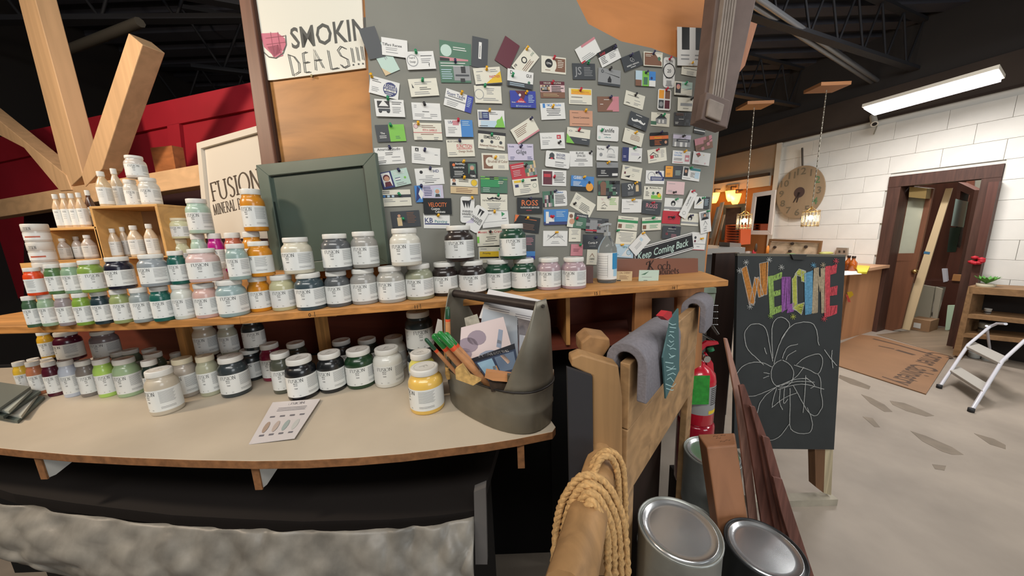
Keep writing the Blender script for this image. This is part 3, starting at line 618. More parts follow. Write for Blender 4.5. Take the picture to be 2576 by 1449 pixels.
bottle(262, 42, 430, top, CY+.045, '#c9b08c', 'large tan bottle on top of the tall birch box')
bottle(296, 34, 423, top, CY+.095, '#c4b298', 'slim bottle on top of the tall box beside the white jars')
for k, px, w_, yt, zb, Y in [('J1', 334, 42, 451, top, CY+.07), ('J2', 379, 56, 446, top, CY+.06)]:
    jar(k, px, 505, w_, yt, zb, '#c9c5bb', 'milky white', 'left one of two on the tall birch box' if k == 'J1' else 'right one of two on the tall birch box', Y=Y, group='white jars on the tall box')
jar('J3', 343, 449, 60, 390, max(onto('J1'), onto('J2')), '#cbc3ba', 'milky white', 'topmost of the three on the tall birch box', Y=CY+.065, group='white jars on the tall box')
for px, w_, yt, lab in [(149, 20, 488, 'leftmost slim bottle standing on the low birch box'), (169, 26, 486, 'second slim bottle on the low birch box, before the beams'), (189, 22, 486, 'third slim bottle from the left on the low birch box'), (208, 26, 484, 'fourth pale bottle on the low birch box')]:
    bottle(px, w_, yt, topB, CY+.05, '#c8ab88', lab)
bottle(231, 22, 478, topB, CY+.10, '#4a2a18', 'dark amber bottle on the low box against the tall box')
for px, w_, yt, Y, lab in [(291, 32, 575, .028, 'leftmost bottle inside the tall birch box'), (316, 28, 571, .065, 'second bottle inside the tall birch box'), (344, 42, 567, .03, 'widest bottle inside the tall birch box'), (383, 36, 563, .035, 'rightmost bottle inside the tall birch box')]:
    bottle(px, w_, yt, bxA[2]+.005, CY+Y, '#cdb89c', lab)
for px, w_, yt, Y, lab in [(163, 36, 600, .025, 'leftmost bottle inside the low birch box'), (198, 32, 595, .05, 'middle bottle inside the low birch box'), (226, 40, 591, .025, 'rightmost bottle inside the low birch box')]:
    bottle(px, w_, yt, bxB[2]+.005, CY+Y, '#b9aca0', lab)
GT = 'stacked wax tins'
tz = cz; 
def tins(px, w_, ys, Y, names):
    z = oy(px, ys[0], Y).z
    if z < SH: z = SH+.0003
    for i, (y0, y1) in enumerate(zip(ys[:-1], ys[1:])):
        z1 = oy(px, y1, Y).z; q = oy(px, 600, Y); a = oy(px+w_/2, 600, Y); c = Vector((q.x, Y, z)); r = min(.05, (a.x-q.x)*.78)
        vessel('tin', 'wax_tin', c, r, z1-z-.0004, '#c8c4bc', f'white wax tin, {names[i]}', 'tin', GT, -30); z = z1
tins(96, 54, (720, 660, 609, 563), .96, ['bottom of the stack at the far left above the orange red jar', 'middle of the far left stack', 'top of the far left stack'])

# ============================================================ PLYWOOD BOARD, POST, PINBOARD
BD = two((-.36, 1.035), (.70, 1.31)); PLY = Plane(BD.p+BD.n*.004, BD.n)
plw = M('#a5733f', .5, grain=(0, 9, .45), bump=.04)
LPL = two((oz(660, 406, oy(940, 380, 1.05).z).x, oz(660, 406, oy(940, 380, 1.05).z).y), (oy(940, 380, 1.05).x, 1.05))
disp = thing('display_board', tuple(BD.at(1300, 705)), 'large plywood notice board faced with grey cloth and full of cards', 'notice board')
b = MB(); b.slab([(632, -80), (925, -80), (948, 384), (990, 700), (712, 700), (698, 420)], LPL, .012, off=.0); b.build('plywood_sheet', plw, disp)
b = MB(); b.slab([(912, -100), (1880, -120), (1808, 335), (1772, 712), (978, 712), (938, 380)], BD, .012, off=.003); b.build('plywood_sheet', M('#c07f4a', .5, grain=(0, 7, .2)), disp)
cloth = M('#82827a', .75, noise=(2.2, .10), bump=.03)
b = MB(); b.slab([(912, -100), (1400, -100), (1480, 60), (1563, 104), (1640, 121), (1701, 144), (1780, 170), (1820, 200), (1808, 335), (1774, 652), (1771, 706), (978, 706), (938, 380)], BD, .0025); b.build('grey_cloth', cloth, disp)
postm = M('#6f4c3c', .5, grain=(2, 30, .2))
b = MB(); b.slab([(588, -90), (616, -90), (692, 408), (712, 640), (676, 640), (655, 400)], LPL, .03, off=-.018); b.build('side_post', postm, disp, bevel=.003)
b = MB(); b.slab([(616, -90), (630, -90), (703, 405), (692, 408)], LPL, .02, off=-.008); b.build('post_rebate', M('#3c2418', .6), disp)
# whiteboard
wbd = thing('whiteboard_sign', tuple(LPL.at(790, 190, -.006)), 'white board lettered SMOKIN DEALS above the bare plywood', 'sign')
b = MB(); b.slab([(628, -60), (907, -60), (919, 171), (690, 201), (674, 202), (666, 192)], LPL, .005, off=-.006)
def stroke(b, pl, pts, w_, mi, off): b.ribbon([pl.at(x, y, off) for x, y in pts], w_, -pl.n, mi)
pk = M('#b9677c', .6)
for q in [[(655, 84), (700, 82), (712, 140), (694, 146), (664, 118)], [(700, 84), (716, 96), (719, 112), (712, 128), (704, 126)], [(672, 118), (700, 112), (706, 132), (688, 144)]]:
    b.prism([LPL.at(x, y, -.0068) for x, y in q], LPL.n*.0006, 1)
for q in ([(668, 96), (716, 90)], [(670, 112), (717, 106)], [(680, 80), (690, 142)], [(698, 80), (706, 136)]): stroke(b, LPL, q, .0015, 2, -.0072)
stroke(b, LPL, [(650, 84), (652, 104), (660, 128), (676, 143), (694, 146), (712, 134), (720, 112), (718, 88)], .003, 3, -.0071)
U = (LPL.at(895, 100)-LPL.at(733, 121)).normalized(); put(b, text_geo('SMOKIN'), LPL.at(735, 122, -.0066), U, UPV, .058, 3, anchor=0, wf=.88); 
for d in (0, 4):
    for q in [[(724, 136), (736, 190), (752, 180), (750, 158), (738, 142), (724, 137)], [(770, 130), (760, 134), (766, 182), (779, 180)], [(764, 158), (776, 155)], [(793, 176), (788, 124), (812, 170)], [(790, 152), (806, 149)], [(823, 126), (832, 174), (850, 170)],
              [(868, 122), (856, 116), (848, 126), (856, 140), (872, 148), (876, 164), (864, 170), (856, 162)], [(882, 120), (888, 156)], [(895, 118), (901, 152)], [(907, 116), (912, 150)]]:
        stroke(b, LPL, [(x+d, y+(d/3)) for x, y in q], .0022, 3, -.0068)
for x, y in ((889, 163), (902, 161), (913, 160)): stroke(b, LPL, [(x-2, y), (x+2, y)], .004, 3, -.0068)
b.build('white_board', [M('#d6d6cc', .35), pk, M('#8b4658', .6), M('#4c4f4e', .6)], wbd)
b = MB(); p = LPL.at(783, 190, -.010); b.tube([p, p+LPL.n*.006], .004, n=8); b.build('screw', M('#6e6a52', .4, metal=.8), wbd)
# grey-green framed panel leaning behind the jars
zz_ = oy(943, 383, .985).z; q_ = oz(643, 415, zz_); GP = two((q_.x, q_.y), (oy(943, 383, .985).x, .985))
gp = thing('framed_chalk_panel', tuple(GP.at(810, 690)), 'grey-green framed door panel leaning behind the jars on the shelf', 'panel')
gm = M('#566359', .42, noise=(6, .12), coat=.1); gm2 = M('#4a574f', .35, noise=(4, .10))
out = [(643, 415), (943, 383), (977, 664), (690, 697)]
b = MB(); b.frame(out, GP, (.10, .10), .014); b.build('frame', gm, gp, bevel=.0015)
b = MB(); b.frame([(672, 441), (915, 414), (945, 640), (715, 668)], GP, (.012, .012), .008, off=.002); b.build('frame_bead', M('#26302b', .5), gp)
b = MB(); b.slab([(668, 436), (920, 409), (950, 645), (712, 672)], GP, .004, off=.009); b.build('field', gm2, gp)

# ============================================================ CARDS
CC = {'k': '#222224', 'w': '#dcdcd8', 'c': '#d9d6c6', 'g': '#2f8a55', 'b': '#3f7fc0', 'r': '#b8303c', 'y': '#dcb82a', 'o': '#d8703a', 'n': '#2c3568', 'e': '#8c8e8f', 'd': '#3d4145', 't': '#3a7f86', 'p': '#d3b6b6', 'm': '#5c2230', 'l': '#b4cbd8', 'h': '#7b5744', 'L': '#79b94a', 'T': '#cdb58c', 'G': '#47705a', 'K': '#14191a', 'v': '#c3bdd0', 's': '#c59478', 'M': '#b5cdc2', 'O': '#e39b35', 'B': '#2f3d9a', 'P': '#c28088'}
CM = {k: M(v, .5) for k, v in CC.items()}
PIN = {'g': '#1f8a5a', 'y': '#e0a81c', 'r': '#b5223a', 'n': '#2b2c50', 'k': '#26262a', 'w': '#c8c8c0'}
def f_pin(b): b.lathe([(0, 0), (.0045, 0), (.0045, .0015), (.0022, .003), (.0026, .008), (.0042, .0095), (.0042, .011), (0, .011)], n=10)
PINM = unit_mesh(f_pin, 'push_pin', M('#888888', .35))
def wpx(x):
    T = [(900, 74), (1072, 71.5), (1243, 67), (1400, 61), (1520, 54.5), (1600, 49), (1760, 43)]
    for (a, p), (c, q) in zip(T[:-1], T[1:]):
        if x <= c: return p+(q-p)*(x-a)/(c-a)
    return 43
CARDG = 'business cards pinned on the grey notice board'
lay = {}
NC = [0]
def card(cx, cy, rot, bg, els, pin, label, wh=None, pp=None, vert=False, rnd=False, name='business_card', cat='business card', plane=None, lift=None):
    pl = plane or BD; NC[0] += 1
    off = -(.0012+.0011*(NC[0] % 5)) if lift is None else -lift
    a = radians(rot); C = pl.at(cx, cy, off); e = 6
    U = (pl.at(cx+cos(a)*e, cy-sin(a)*e, off)-pl.at(cx-cos(a)*e, cy+sin(a)*e, off)).normalized(); V = pl.n.cross(U) if False else (-pl.n).cross(U); V.normalize()
    if wh is None:
        h0 = (pl.at(cx+10, cy, off)-pl.at(cx-10, cy, off)).length/20*wpx(cx); s = min(1.15, max(.86, h0/.089)); W, H = .089*s, .0515*s
        if vert: W, H = H, W
    else:
        k = (pl.at(cx+10, cy, off)-pl.at(cx-10, cy, off)).length/20; k2 = (pl.at(cx, cy+10, off)-pl.at(cx, cy-10, off)).length/20; W, H = wh[0]*k, wh[1]*k2
    N = -pl.n; b = MB(); O0 = C-U*(W/2)-V*(H/2); mats = [CM[bg]]; idx = {bg: 0}
    def mi(c):
        if c not in idx: idx[c] = len(mats); mats.append(CM[c])
        return idx[c]
    def pt(u, v, l=0): return O0+U*(u*W)+V*(v*H)+N*(.0004+l)
    if rnd:
        rr = .1; ou = []
        for (qx, qy, a0) in ((1-rr*H/W, 1-rr, 0), (rr*H/W, 1-rr, 90), (rr*H/W, rr, 180), (1-rr*H/W, rr, 270)):
            for k in range(4): t = radians(a0+30*k); ou.append((qx+rr*H/W*cos(t), qy+rr*sin(t)))
    else: ou = [(0, 0), (1, 0), (1, 1), (0, 1)]
    b.prism([pt(u, v, -.0004) for u, v in ou], N*.0004, 0)
    L = [.0001]
    def rect(u0, v0, u1, v1, c): L[0] += .00005; b.add([pt(u0, v0, L[0]), pt(u1, v0, L[0]), pt(u1, v1, L[0]), pt(u0, v1, L[0])], [(0, 1, 2, 3)], mi(c))
    def poly(P, c): L[0] += .00005; b.add([pt(u, v, L[0]) for u, v in P], [tuple(range(len(P)))], mi(c))
    def disc(u, v, r, c, ry=None): poly([(u+r*H/W*cos(2*pi*k/16), v+(ry or r)*sin(2*pi*k/16)) for k in range(16)], c)
    rd = random.Random(NC[0]*7+3)
    for el in [x for x in els.split(';') if x]:
        p = el.split(','); t = p[0]
        if t == 'R': rect(*[float(x) for x in p[1:5]], p[5])
        elif t == 'L':
            u, v, w_, n = [float(x) for x in p[1:5]]; gap = float(p[6]) if len(p) > 6 else .1
            for i in range(int(n)): ww = w_*(1-.35*rd.random()); x0 = u if len(p) <= 7 else u+(w_-ww)/2; rect(x0, v-i*gap-.022, x0+ww, v-i*gap+.012, p[5])
        elif t == 'X':
            L[0] += .00005; g_ = text_geo(p[5].replace('_', ' ').replace('~', ',')); put(b, g_, pt(float(p[1]), float(p[2]), L[0]), U, V, float(p[3])*H, mi(p[4]), anchor=.5, maxw=(float(p[6]) if len(p) > 6 else .9)*W, italic=float(p[7]) if len(p) > 7 else 0)
        elif t == 'O': disc(float(p[1]), float(p[2]), float(p[3]), p[4])
        elif t == 'Q': disc(float(p[1]), float(p[2]), float(p[3]), p[4]); disc(float(p[1]), float(p[2]), float(p[3])*.86, p[5])
        elif t == 'T': q = [float(x) for x in p[1:7]]; poly([(q[0], q[1]), (q[2], q[3]), (q[4], q[5])], p[7])
        elif t == 'P':
            u0, v0, u1, v1 = [float(x) for x in p[1:5]]; rect(u0, v0, u1, v1, p[5]); m_ = (u0+u1)/2; hh = v1-v0
            poly([(m_-.42*(u1-u0), v0), (m_+.42*(u1-u0), v0), (m_+.3*(u1-u0), v0+.34*hh), (m_-.3*(u1-u0), v0+.34*hh)], p[7]); disc(m_, v0+.62*hh, .25*hh, p[6]); disc(m_, v0+.56*hh, .19*hh, 's')
        elif t == 'N':
            u0, v0, u1, v1 = [float(x) for x in p[1:5]]; nx, ny = 6, 4; cl = p[5]
            for i in range(nx):
                for j in range(ny): rect(u0+(u1-u0)*i/nx, v0+(v1-v0)*j/ny, u0+(u1-u0)*(i+1)/nx, v0+(v1-v0)*(j+1)/ny, rd.choice(cl))
        elif t == 'U':      # curled moustache
            u, v, s = float(p[1]), float(p[2]), float(p[3])
            for sg_ in (-1, 1): poly([(u, v+.05*s), (u+sg_*.10*s, v+.14*s), (u+sg_*.22*s, v+.02*s), (u+sg_*.34*s, v-.04*s), (u+sg_*.40*s, v+.10*s), (u+sg_*.44*s, v-.02*s), (u+sg_*.36*s, v-.16*s), (u+sg_*.18*s, v-.14*s), (u, v-.06*s)][::sg_], p[4])
        elif t == 'H':      # house gable outline
            u, v, s = float(p[1]), float(p[2]), float(p[3]); poly([(u-s, v), (u, v+s*1.1), (u+s, v), (u+s*.8, v), (u, v+s*.8), (u-s*.8, v)], p[4])
    o = b.build(name, mats, None, label, cat, CARDG if name == 'business_card' else None)
    if pin:
        if pp is None: pp = {0: (0.5, .88)}[0]
        if isinstance(pp[0], (int,)) and pp[0] > 5: W_ = pl.at(pp[0], pp[1], off)
        else: W_ = pt(pp[0], pp[1])
        q = bpy.data.objects.new('push_pin', PINM); COL.objects.link(q); q.parent = o; ORG[q.name] = ORG[o.name]
        q.material_slots[0].link = 'OBJECT'; q.material_slots[0].material = M(PIN[pin], .35, coat=.3)
        q.location = W_-ORG[o.name]+N*.0006; q.rotation_mode = 'QUATERNION'; q.rotation_quaternion = (N+Vector((rd.uniform(-.25, .25), 0, rd.uniform(.05, .35)))).to_track_quat('Z', 'Y')
    return o
CARDS = [
 (969, 147, -62, 'M', 'T,.72,0,1,0,1,.4,T;L,.3,.6,.3,2,e', '', 'mint card turned sideways with an ochre corner at top left'),
 (936, 108, -70, 'd', '', '', 'charcoal card corner beside the white sign, mostly cut off'),
 (993, 120, -8, 'w', 'X,.4,.55,.16,k,Tiffani_Renee;L,.15,.45,.6,2,e;L,.15,.2,.5,1,e', '', 'stack of white cards overlapping the mint card', (64, 44)),
 (1058, 152, 2, 'w', 'Q,.22,.5,.34,e,w;X,.22,.6,.12,k,Death_&,.2;X,.22,.38,.12,k,Design,.2;L,.52,.75,.4,1,k;L,.52,.58,.36,3,e;X,.78,.14,.2,k,f', 'g', 'white card with a dotted ring logo at left and square f mark', None, (.4, .93)),
 (1146, 133, -8, 'G', 'R,0,.0,.9,.25,P;O,.2,.55,.28,M;L,.42,.75,.5,2,w;R,0,0,.3,.2,K', '', 'green card with a pale leafy circle, upper of the green pair', (78, 54)),
 (1145, 181, -1, 'G', 'R,.45,.1,1,.78,e;L,.05,.9,.9,2,w,.12;L,.05,.6,.35,5,l;R,.7,.45,.85,.75,k;R,.5,.3,.95,.38,d;R,.65,.03,.8,.2,k', 'n', 'green and grey photo flyer directly below the leafy circle card', (76, 54), (.55, .95)),
 (967, 221, -15, 'w', 'L,.08,.85,.3,2,k;L,.08,.4,.3,3,e;O,.70,.48,.42,n;X,.70,.64,.12,w,$_CASH_$,.38;X,.70,.50,.12,w,FOR_HOUSES,.42;R,.5,.34,.9,.46,w;X,.70,.355,.1,k,403-7374,.36;L,.55,.25,.3,2,w', 'y', 'white card with a purple octagon reading CASH FOR HOUSES', None, (.06, .93)),
 (1066, 220, 3, 'c', 'L,.2,.8,.65,2,e;L,.35,.5,.4,2,k;L,.15,.25,.7,2,e;T,.1,.5,.16,.5,.1,.75,k', 'g', 'cream card with a small black squiggle, below the ring logo card'),
 (981, 272, -2, 'w', 'R,.08,.5,.5,.9,k;T,.12,.6,.29,.95,.46,.6,w;O,.16,.3,.1,k;O,.43,.3,.1,k;R,.1,.32,.5,.46,d;L,.58,.85,.35,2,k;L,.58,.55,.33,4,e', 'g', 'white card with an old motor car under black sun rays', None, (.47, 1.0)),
 (1073, 281, -2, 'w', 'L,.08,.85,.1,2,e;L,.35,.5,.3,1,k;L,.08,.35,.4,2,e;L,.62,.35,.3,2,e;L,.3,.14,.4,1,e', 'k', 'plain white card with a black pin beside the motor car card', None, (.46, .9)),
 (1154, 254, -18, 'w', 'R,.76,0,1,1,B;X,.38,.68,.2,n,Stuart_Taube,.66;R,.0,.42,.75,.5,e;L,.1,.62,.6,1,k;L,.1,.32,.5,3,e;L,.8,.85,.16,6,l', 'y', 'tilted white card with bold name and blue right band', None, (.55, .96)),
 (983, 335, 2, 'd', 'R,.45,0,1,1,L;X,.22,.45,.12,w,The,.3;L,.1,.35,.25,2,w;L,.65,.3,.2,2,G', 'g', 'card half charcoal and half lime green', None, (.55, .93)),
 (1076, 331, -1, 'c', 'Q,.1,.8,.14,m,p;X,.58,.52,.13,r,PETE_N._GARBELLIS,.5;L,.3,.85,.5,2,h;R,.0,.42,1,.45,r;L,.25,.34,.5,1,h;L,.1,.16,.2,2,e;L,.7,.16,.2,2,e', 'y', 'cream card with dark red emblem and red rule', None, (.2, .92)),
 (1155, 323, -1, 'w', 'R,.57,0,1,1,b;X,.22,.78,.16,n,USA,.2;R,.28,.68,.5,.95,P;L,.1,.55,.35,4,e;L,.62,.9,.3,3,l', 'r', 'card with pink flag at left and bright blue right half', None, (.5, .95)),
 (1207, 133, 88, 'd', 'R,.30,.4,.85,.58,w;L,.35,.5,.4,1,k', '', 'dark grey card hanging upright with a small white label'),
 (1276, 133, 66, 'm', '', '', 'very dark maroon card hanging slanted at the top of the board', (62, 46)),
 (1322, 155, 52, 'c', 'O,.5,.62,.2,k;O,.5,.62,.13,c;X,.12,.75,.16,k,F8;X,.88,.4,.14,G,OG;L,.2,.35,.6,3,h', 'y', 'cream card standing steeply tilted with a round dark crest', None, (.85, .9)),
 (1227, 192, 4, 'c', 'R,0,0,1,.09,k;T,.4,.1,1,.1,1,.75,y;R,.55,.1,1,.3,y;X,.76,.38,.16,r,PARTNER,.4;L,.1,.8,.3,1,e;L,.62,.86,.3,2,e;L,.08,.6,.2,4,e', 'y', 'pale card with yellow corner reading PARTNER'),
 (1309, 199, -10, 'w', 'R,0,0,1,.3,d;L,.1,.2,.7,2,l;X,.15,.72,.2,k,D;X,.82,.66,.2,k,GUI,.2;O,.84,.36,.09,G', 'g', 'white card with slate lower band and small green badge', None, (.2, .6)),
 (1393, 164, -6, 'c', 'R,.55,.12,.97,.92,h;O,.35,.5,.46,c;O,.30,.58,.27,k;X,.30,.52,.13,w,CPAs,.2;L,.15,.18,.3,1,h;L,.66,.8,.25,5,c', 'r', 'cream card with black oval and brown right side'),
 (1469, 180, -1, 'd', 'X,.24,.3,.5,e,JS,.34;L,.5,.75,.4,6,e', 'g', 'dark slate card with two large grey capital initials', None, (.7, 1.0)),
 (1479, 127, 34, 'w', 'L,.1,.3,.6,4,e;R,.3,.85,1,1,P;R,0,0,.2,.1,r', '', 'white and crimson card tilted at the very top right of centre'),
 (1228, 238, -2, 'c', 'Q,.17,.5,.3,e,c;L,.45,.85,.3,4,e;L,.3,.28,.6,2,e', 'g', 'cream card with a thin oval crest at left', None, (.4, .97)),
 (1316, 250, -2, 'B', 'T,.2,1,.5,.4,.66,1,m;T,.2,.3,.42,.6,.62,.3,r;X,.42,.32,.1,w,Dufrain,.3;O,.38,.75,.08,w;L,.7,.75,.25,5,l;X,.5,.06,.09,l,@Construction_LLC,.85;X,.12,.28,.08,w,Stove,.2', 'y', 'royal blue card with a red triangle', None, (.62, .85)),
 (1390, 226, -1, 'h', 'R,0,.78,1,1,m;R,0,.36,1,.78,p;N,.02,.4,.38,.76,heTk;L,.45,.7,.5,4,k;X,.5,.84,.1,c,HAULER_EXECUTIVE,.7;L,.1,.22,.7,2,T', 'r', 'brown card with dark banner and pink middle'),
 (1460, 243, -3, 'c', 'R,.1,.62,.97,.95,y;R,.1,.62,.97,.72,O;X,.5,.74,.13,o,Thomas_Concrete,.8;L,.1,.45,.7,1,k;L,.05,.22,.75,2,e', 'r', 'cream card with a yellow banner across the top'),
 (1391, 280, 2, 'w', 'R,.1,.72,.2,.98,b;X,.55,.8,.16,b,YMCA_of_Studies,.6;L,.2,.66,.65,5,d,.1,c;', 'y', 'white card with a blue tower mark and centred text', None, (.5, .75)),
 (1236, 299, -2, 'w', 'R,.04,.42,.42,.9,n;R,.06,.5,.16,.9,e;L,.2,.8,.2,3,l;R,.1,.0,1,.38,l;T,.6,.0,1,.0,.9,.7,L;O,.8,.3,.2,L;L,.45,.88,.3,2,e;L,.05,.08,.4,1,k', 'y', 'white card with navy square and pale green tree', None, (.45, .96)),
 (1321, 328, 33, 'c', 'R,0,0,1,.1,P;L,.1,.8,.6,5,h', 'n', 'cream card tilted up to the right with a pinkish lower edge', None, (.9, .9)),
 (1462, 298, -2, 's', 'X,.5,.5,.12,k,General_Construction,.7;L,.1,.15,.8,1,h;L,.1,.85,.3,1,h', 'y', 'plain peach card with one bold line', None, (.7, .97)),
 (1237, 355, -6, 'c', 'R,-.01,.88,1.02,1.06,k;X,.5,.62,.2,k,IBMEDICO,.6;O,.14,.45,.1,d;O,.5,.45,.1,d;O,.84,.45,.1,d;X,.5,.15,.13,h,Advanced_Window_Tinting,.9;L,.3,.06,.4,1,e', 'g', 'cream card with three small emblems and a black upper edge', None, (.5, .85)),
 (1310, 383, 0, 'v', 'X,.52,.4,.26,d,Gilge,.4;X,.15,.8,.1,n,Amelia,.2;X,.85,.8,.1,n,Content,.2;L,.08,.2,.2,2,n;L,.75,.2,.2,2,n', 'n', 'lilac card with one bold word and text in all corners', None, (.5, .82)),
 (1390, 354, 2, 'w', 'X,.28,.66,.1,e,Site_Line_Glass,.4;R,.68,.6,.85,.85,r;X,.76,.66,.12,w,85;L,.08,.5,.35,3,e', 'k', 'white card with a small red square mark at upper right', None, (.75, .35)),
 (1455, 343, -8, 'c', 'R,0,0,1,.42,d;T,0,0,.35,0,0,.6,L;X,.15,.7,.18,e,<>;L,.35,.8,.5,1,k;L,.65,.32,.3,1,w', 'r', 'cream and charcoal card with a lime corner'),
 (1246, 407, -1, 'c', 'R,.06,.08,.4,.9,h;O,.3,.5,.28,c;X,.6,.44,.17,h,Brushes_of_Color,.74;L,.65,.85,.3,2,e;L,.6,.25,.33,2,e', 'y', 'cream card with brown left block and cream circle, olive lettering', None, (.5, .72)),
 (1317, 429, 10, 'r', 'N,.55,.1,1,1,hTGe;L,.05,.85,.6,2,w;L,.08,.55,.35,4,p', 'k', 'red card with a garden photo at right', None, (.6, .75)),
 (1243, 465, -2, 'G', 'N,0,.82,1,1,GkLG;R,0,.35,.7,.8,g;L,.08,.3,.35,3,M;L,.65,.7,.25,2,c', '', 'green landscape photo card below the brown-blocked cream card'),
 (1323, 469, 7, 'c', 'R,.06,.78,.32,.92,y;R,.08,.5,.22,.68,n;R,.72,.78,.95,.9,k;Q,.85,.5,.14,G,c;L,.4,.6,.3,2,d;L,.25,.35,.55,3,e', 'g', 'cream card crowded with small logos under the red garden card', None, (.4, .85)),
 (1403, 402, -7, 'w', 'T,.12,.5,.38,.5,.25,.95,k;O,.25,.72,.18,d;R,.2,.5,.3,.6,r;X,.62,.74,.16,n,BADGER,.36;X,.62,.56,.14,n,ROOFING,.36;L,.4,.35,.4,1,k;L,.4,.22,.5,2,e', '', 'white rounded card with black peaked badge and two-line heading', None, None, False, True),
 (1462, 400, 0, 'w', 'X,.45,.82,.14,k,BLANK,.4;X,.5,.64,.14,k,SPACES,.4;L,.2,.48,.6,2,k,.1,c;L,.35,.22,.3,2,e,.1,c', 'k', 'white card with two centred bold lines right of the peaked badge card', None, (.88, .88)),
 (1394, 448, -2, 'w', 'R,.05,.08,.42,.92,m;R,.08,.55,.36,.75,r;L,.5,.85,.45,7,k', 'r', 'white card with a dark red photo panel at left', None, (.5, .55)),
 (1465, 462, -4, 'b', 'R,0,0,1,.3,K;X,.3,.78,.2,w,GIBBS,.5;L,.1,.6,.4,4,w,.08;O,.82,.3,.28,O;O,.8,.6,.1,k', 'y', 'blue card with white heading and orange machine at right', None, (.55, .92)),
 (1243, 509, -1, 'c', 'U,.5,.75,.6,k;X,.5,.56,.11,k,Full_Service_Maintenance_LLC,.85;L,.22,.42,.55,4,e,.09,c;X,.5,.04,.08,k,(715)308-4001,.6', 'g', 'cream card with a black moustache above small text', None, (.66, .92)),
 (1333, 517, 0, 'K', 'X,.5,.5,.36,o,ROSS,.74;X,.5,.32,.1,w,OUTDOOR_SERVICES,.74;L,.35,.2,.3,1,r', 'n', 'black card with big orange red capitals over a white line', None, (.52, .93)),
 (1396, 500, 3, 'w', 'N,0,0,.45,1,kpeGm;X,.7,.85,.12,b,Olivia~s,.4;L,.5,.72,.45,6,d', 'n', 'white rounded card with flower photo at left', None, (.5, .95), False, True),
 (1246, 551, 5, 'w', 'L,.06,.82,.4,1,e;T,.75,.62,.75,.92,.88,.77,g;L,.75,.5,.18,1,k;R,.05,.33,.95,.35,e', 'y', 'white card with an outlined green arrow at upper right', None, (.5, .93)),
 (1326, 564, -8, 'K', 'T,0,.5,.15,1,0,1,o;R,0,.62,.06,1,o;L,.4,.82,.5,1,o;L,.3,.5,.6,4,h', 'y', 'black card with orange curve at its left edge'),
 (1399, 546, 1, 'b', 'R,0,0,1,.2,n;R,.08,.1,.2,.85,w;R,.2,.2,.42,.5,w;O,.3,.55,.1,r;L,.5,.85,.4,4,l', 'r', 'blue card with a white lighthouse', None, (.35, .5)),
 (1453, 555, -8, 'G', 'R,0,0,.3,1,c;O,.15,.75,.14,h;O,.22,.4,.2,s;R,.3,.75,1,1,d;X,.68,.8,.1,w,AWAKENING,.5;L,.45,.4,.4,3,w', 'r', 'green card with a couple in a photo at left', (50, 37), (.45, .62)),
 (1466, 516, -32, 'c', 'L,.1,.85,.2,3,e;L,.4,.6,.5,5,d', 'k', 'cream card tilted down to the right above the green couple card', None, (.15, .25)),
 (1397, 600, 0, 'w', 'X,.5,.55,.2,e,Parqueole,.8;T,.1,.3,.5,.85,.52,.8,k;T,.5,.8,.9,.3,.88,.35,k;L,.3,.3,.4,2,e,.1,c', 'y', 'white card with a black roofline sketch across its word', None, (.52, .9)),
 (1446, 591, 0, 'c', 'L,.2,.85,.6,4,e,.1,c;L,.25,.25,.5,1,k', '', 'narrow cream note under the green couple card', (30, 34)),
 (1451, 629, -1, 'P', 'L,.2,.6,.6,3,m', 'g', 'small pink sticky note above the mauve pair of jars', (30, 29), (.75, .92)),
 (1234, 598, 3, 'c', 'X,.5,.8,.16,r,Mosaic_Tile_Crane,.9;L,.3,.55,.45,3,k,.12,c;L,.2,.12,.6,1,e;R,0,.2,.08,.6,L', 'k', 'cream card with red heading half hidden by the top forest green jar'),
 (1238, 641, 1, 'c', 'R,.04,.35,.75,.72,y;R,.04,.28,.75,.38,k;X,.3,.55,.12,k,Priority,.4;L,.08,.88,.3,1,e', 'g', 'cream and yellow card low behind the top forest green jar', None, (.8, .85)),
 (1333, 611, 0, 'd', 'L,.15,.8,.7,5,P', '', 'charcoal card with pink text right of the top forest green jar', (26, 40)),
 (1333, 642, 0, 'B', 'R,0,.4,1,1,b;L,.1,.3,.7,2,l', '', 'blue card under the charcoal one right of the top green jar', (26, 20)),
 (1200, 551, -32, 'w', 'T,.3,.9,.5,.9,.4,.6,k;T,.5,.9,.7,.9,.6,.6,k;X,.5,.45,.12,k,WARNER,.8;X,.5,.34,.1,k,WINNFIELD,.8', '', 'tilted upright white card leaning behind the upright one with big W', (36, 66), None, True, True, 4),
 (1176, 528, -3, 'w', 'T,.1,.85,.35,.85,.3,.55,k;T,.3,.85,.55,.85,.48,.55,k;T,.58,.85,.78,.92,.62,.55,d;T,.5,.85,.62,.85,.6,.58,k;X,.5,.40,.09,k,WARNER_&,.75;X,.5,.29,.09,k,WINNFIELD,.8;L,.2,.24,.6,1,e;T,.35,0,.95,0,.95,.22,v', 'y', 'upright white card with big black W and two bold lines', (35, 66), (.85, .95), True, True),
 (981, 392, 3, 'w', 'X,.5,.82,.16,k,American_Studio,.8;L,.35,.68,.3,2,k;L,.08,.45,.3,2,e;L,.08,.22,.36,2,k;L,.55,.42,.35,1,e;L,.55,.2,.35,1,e', 'n', 'white card with a script heading beside the green panel corner', None, (.55, .95)),
 (1072, 392, -5, 'w', 'R,.12,.72,.24,.92,k;X,.18,.75,.13,w,A;L,.08,.55,.25,2,e;L,.08,.35,.4,2,e;L,.8,.6,.12,1,e', 'n', 'stack of white cards with small black square mark', None, (.45, .8)),
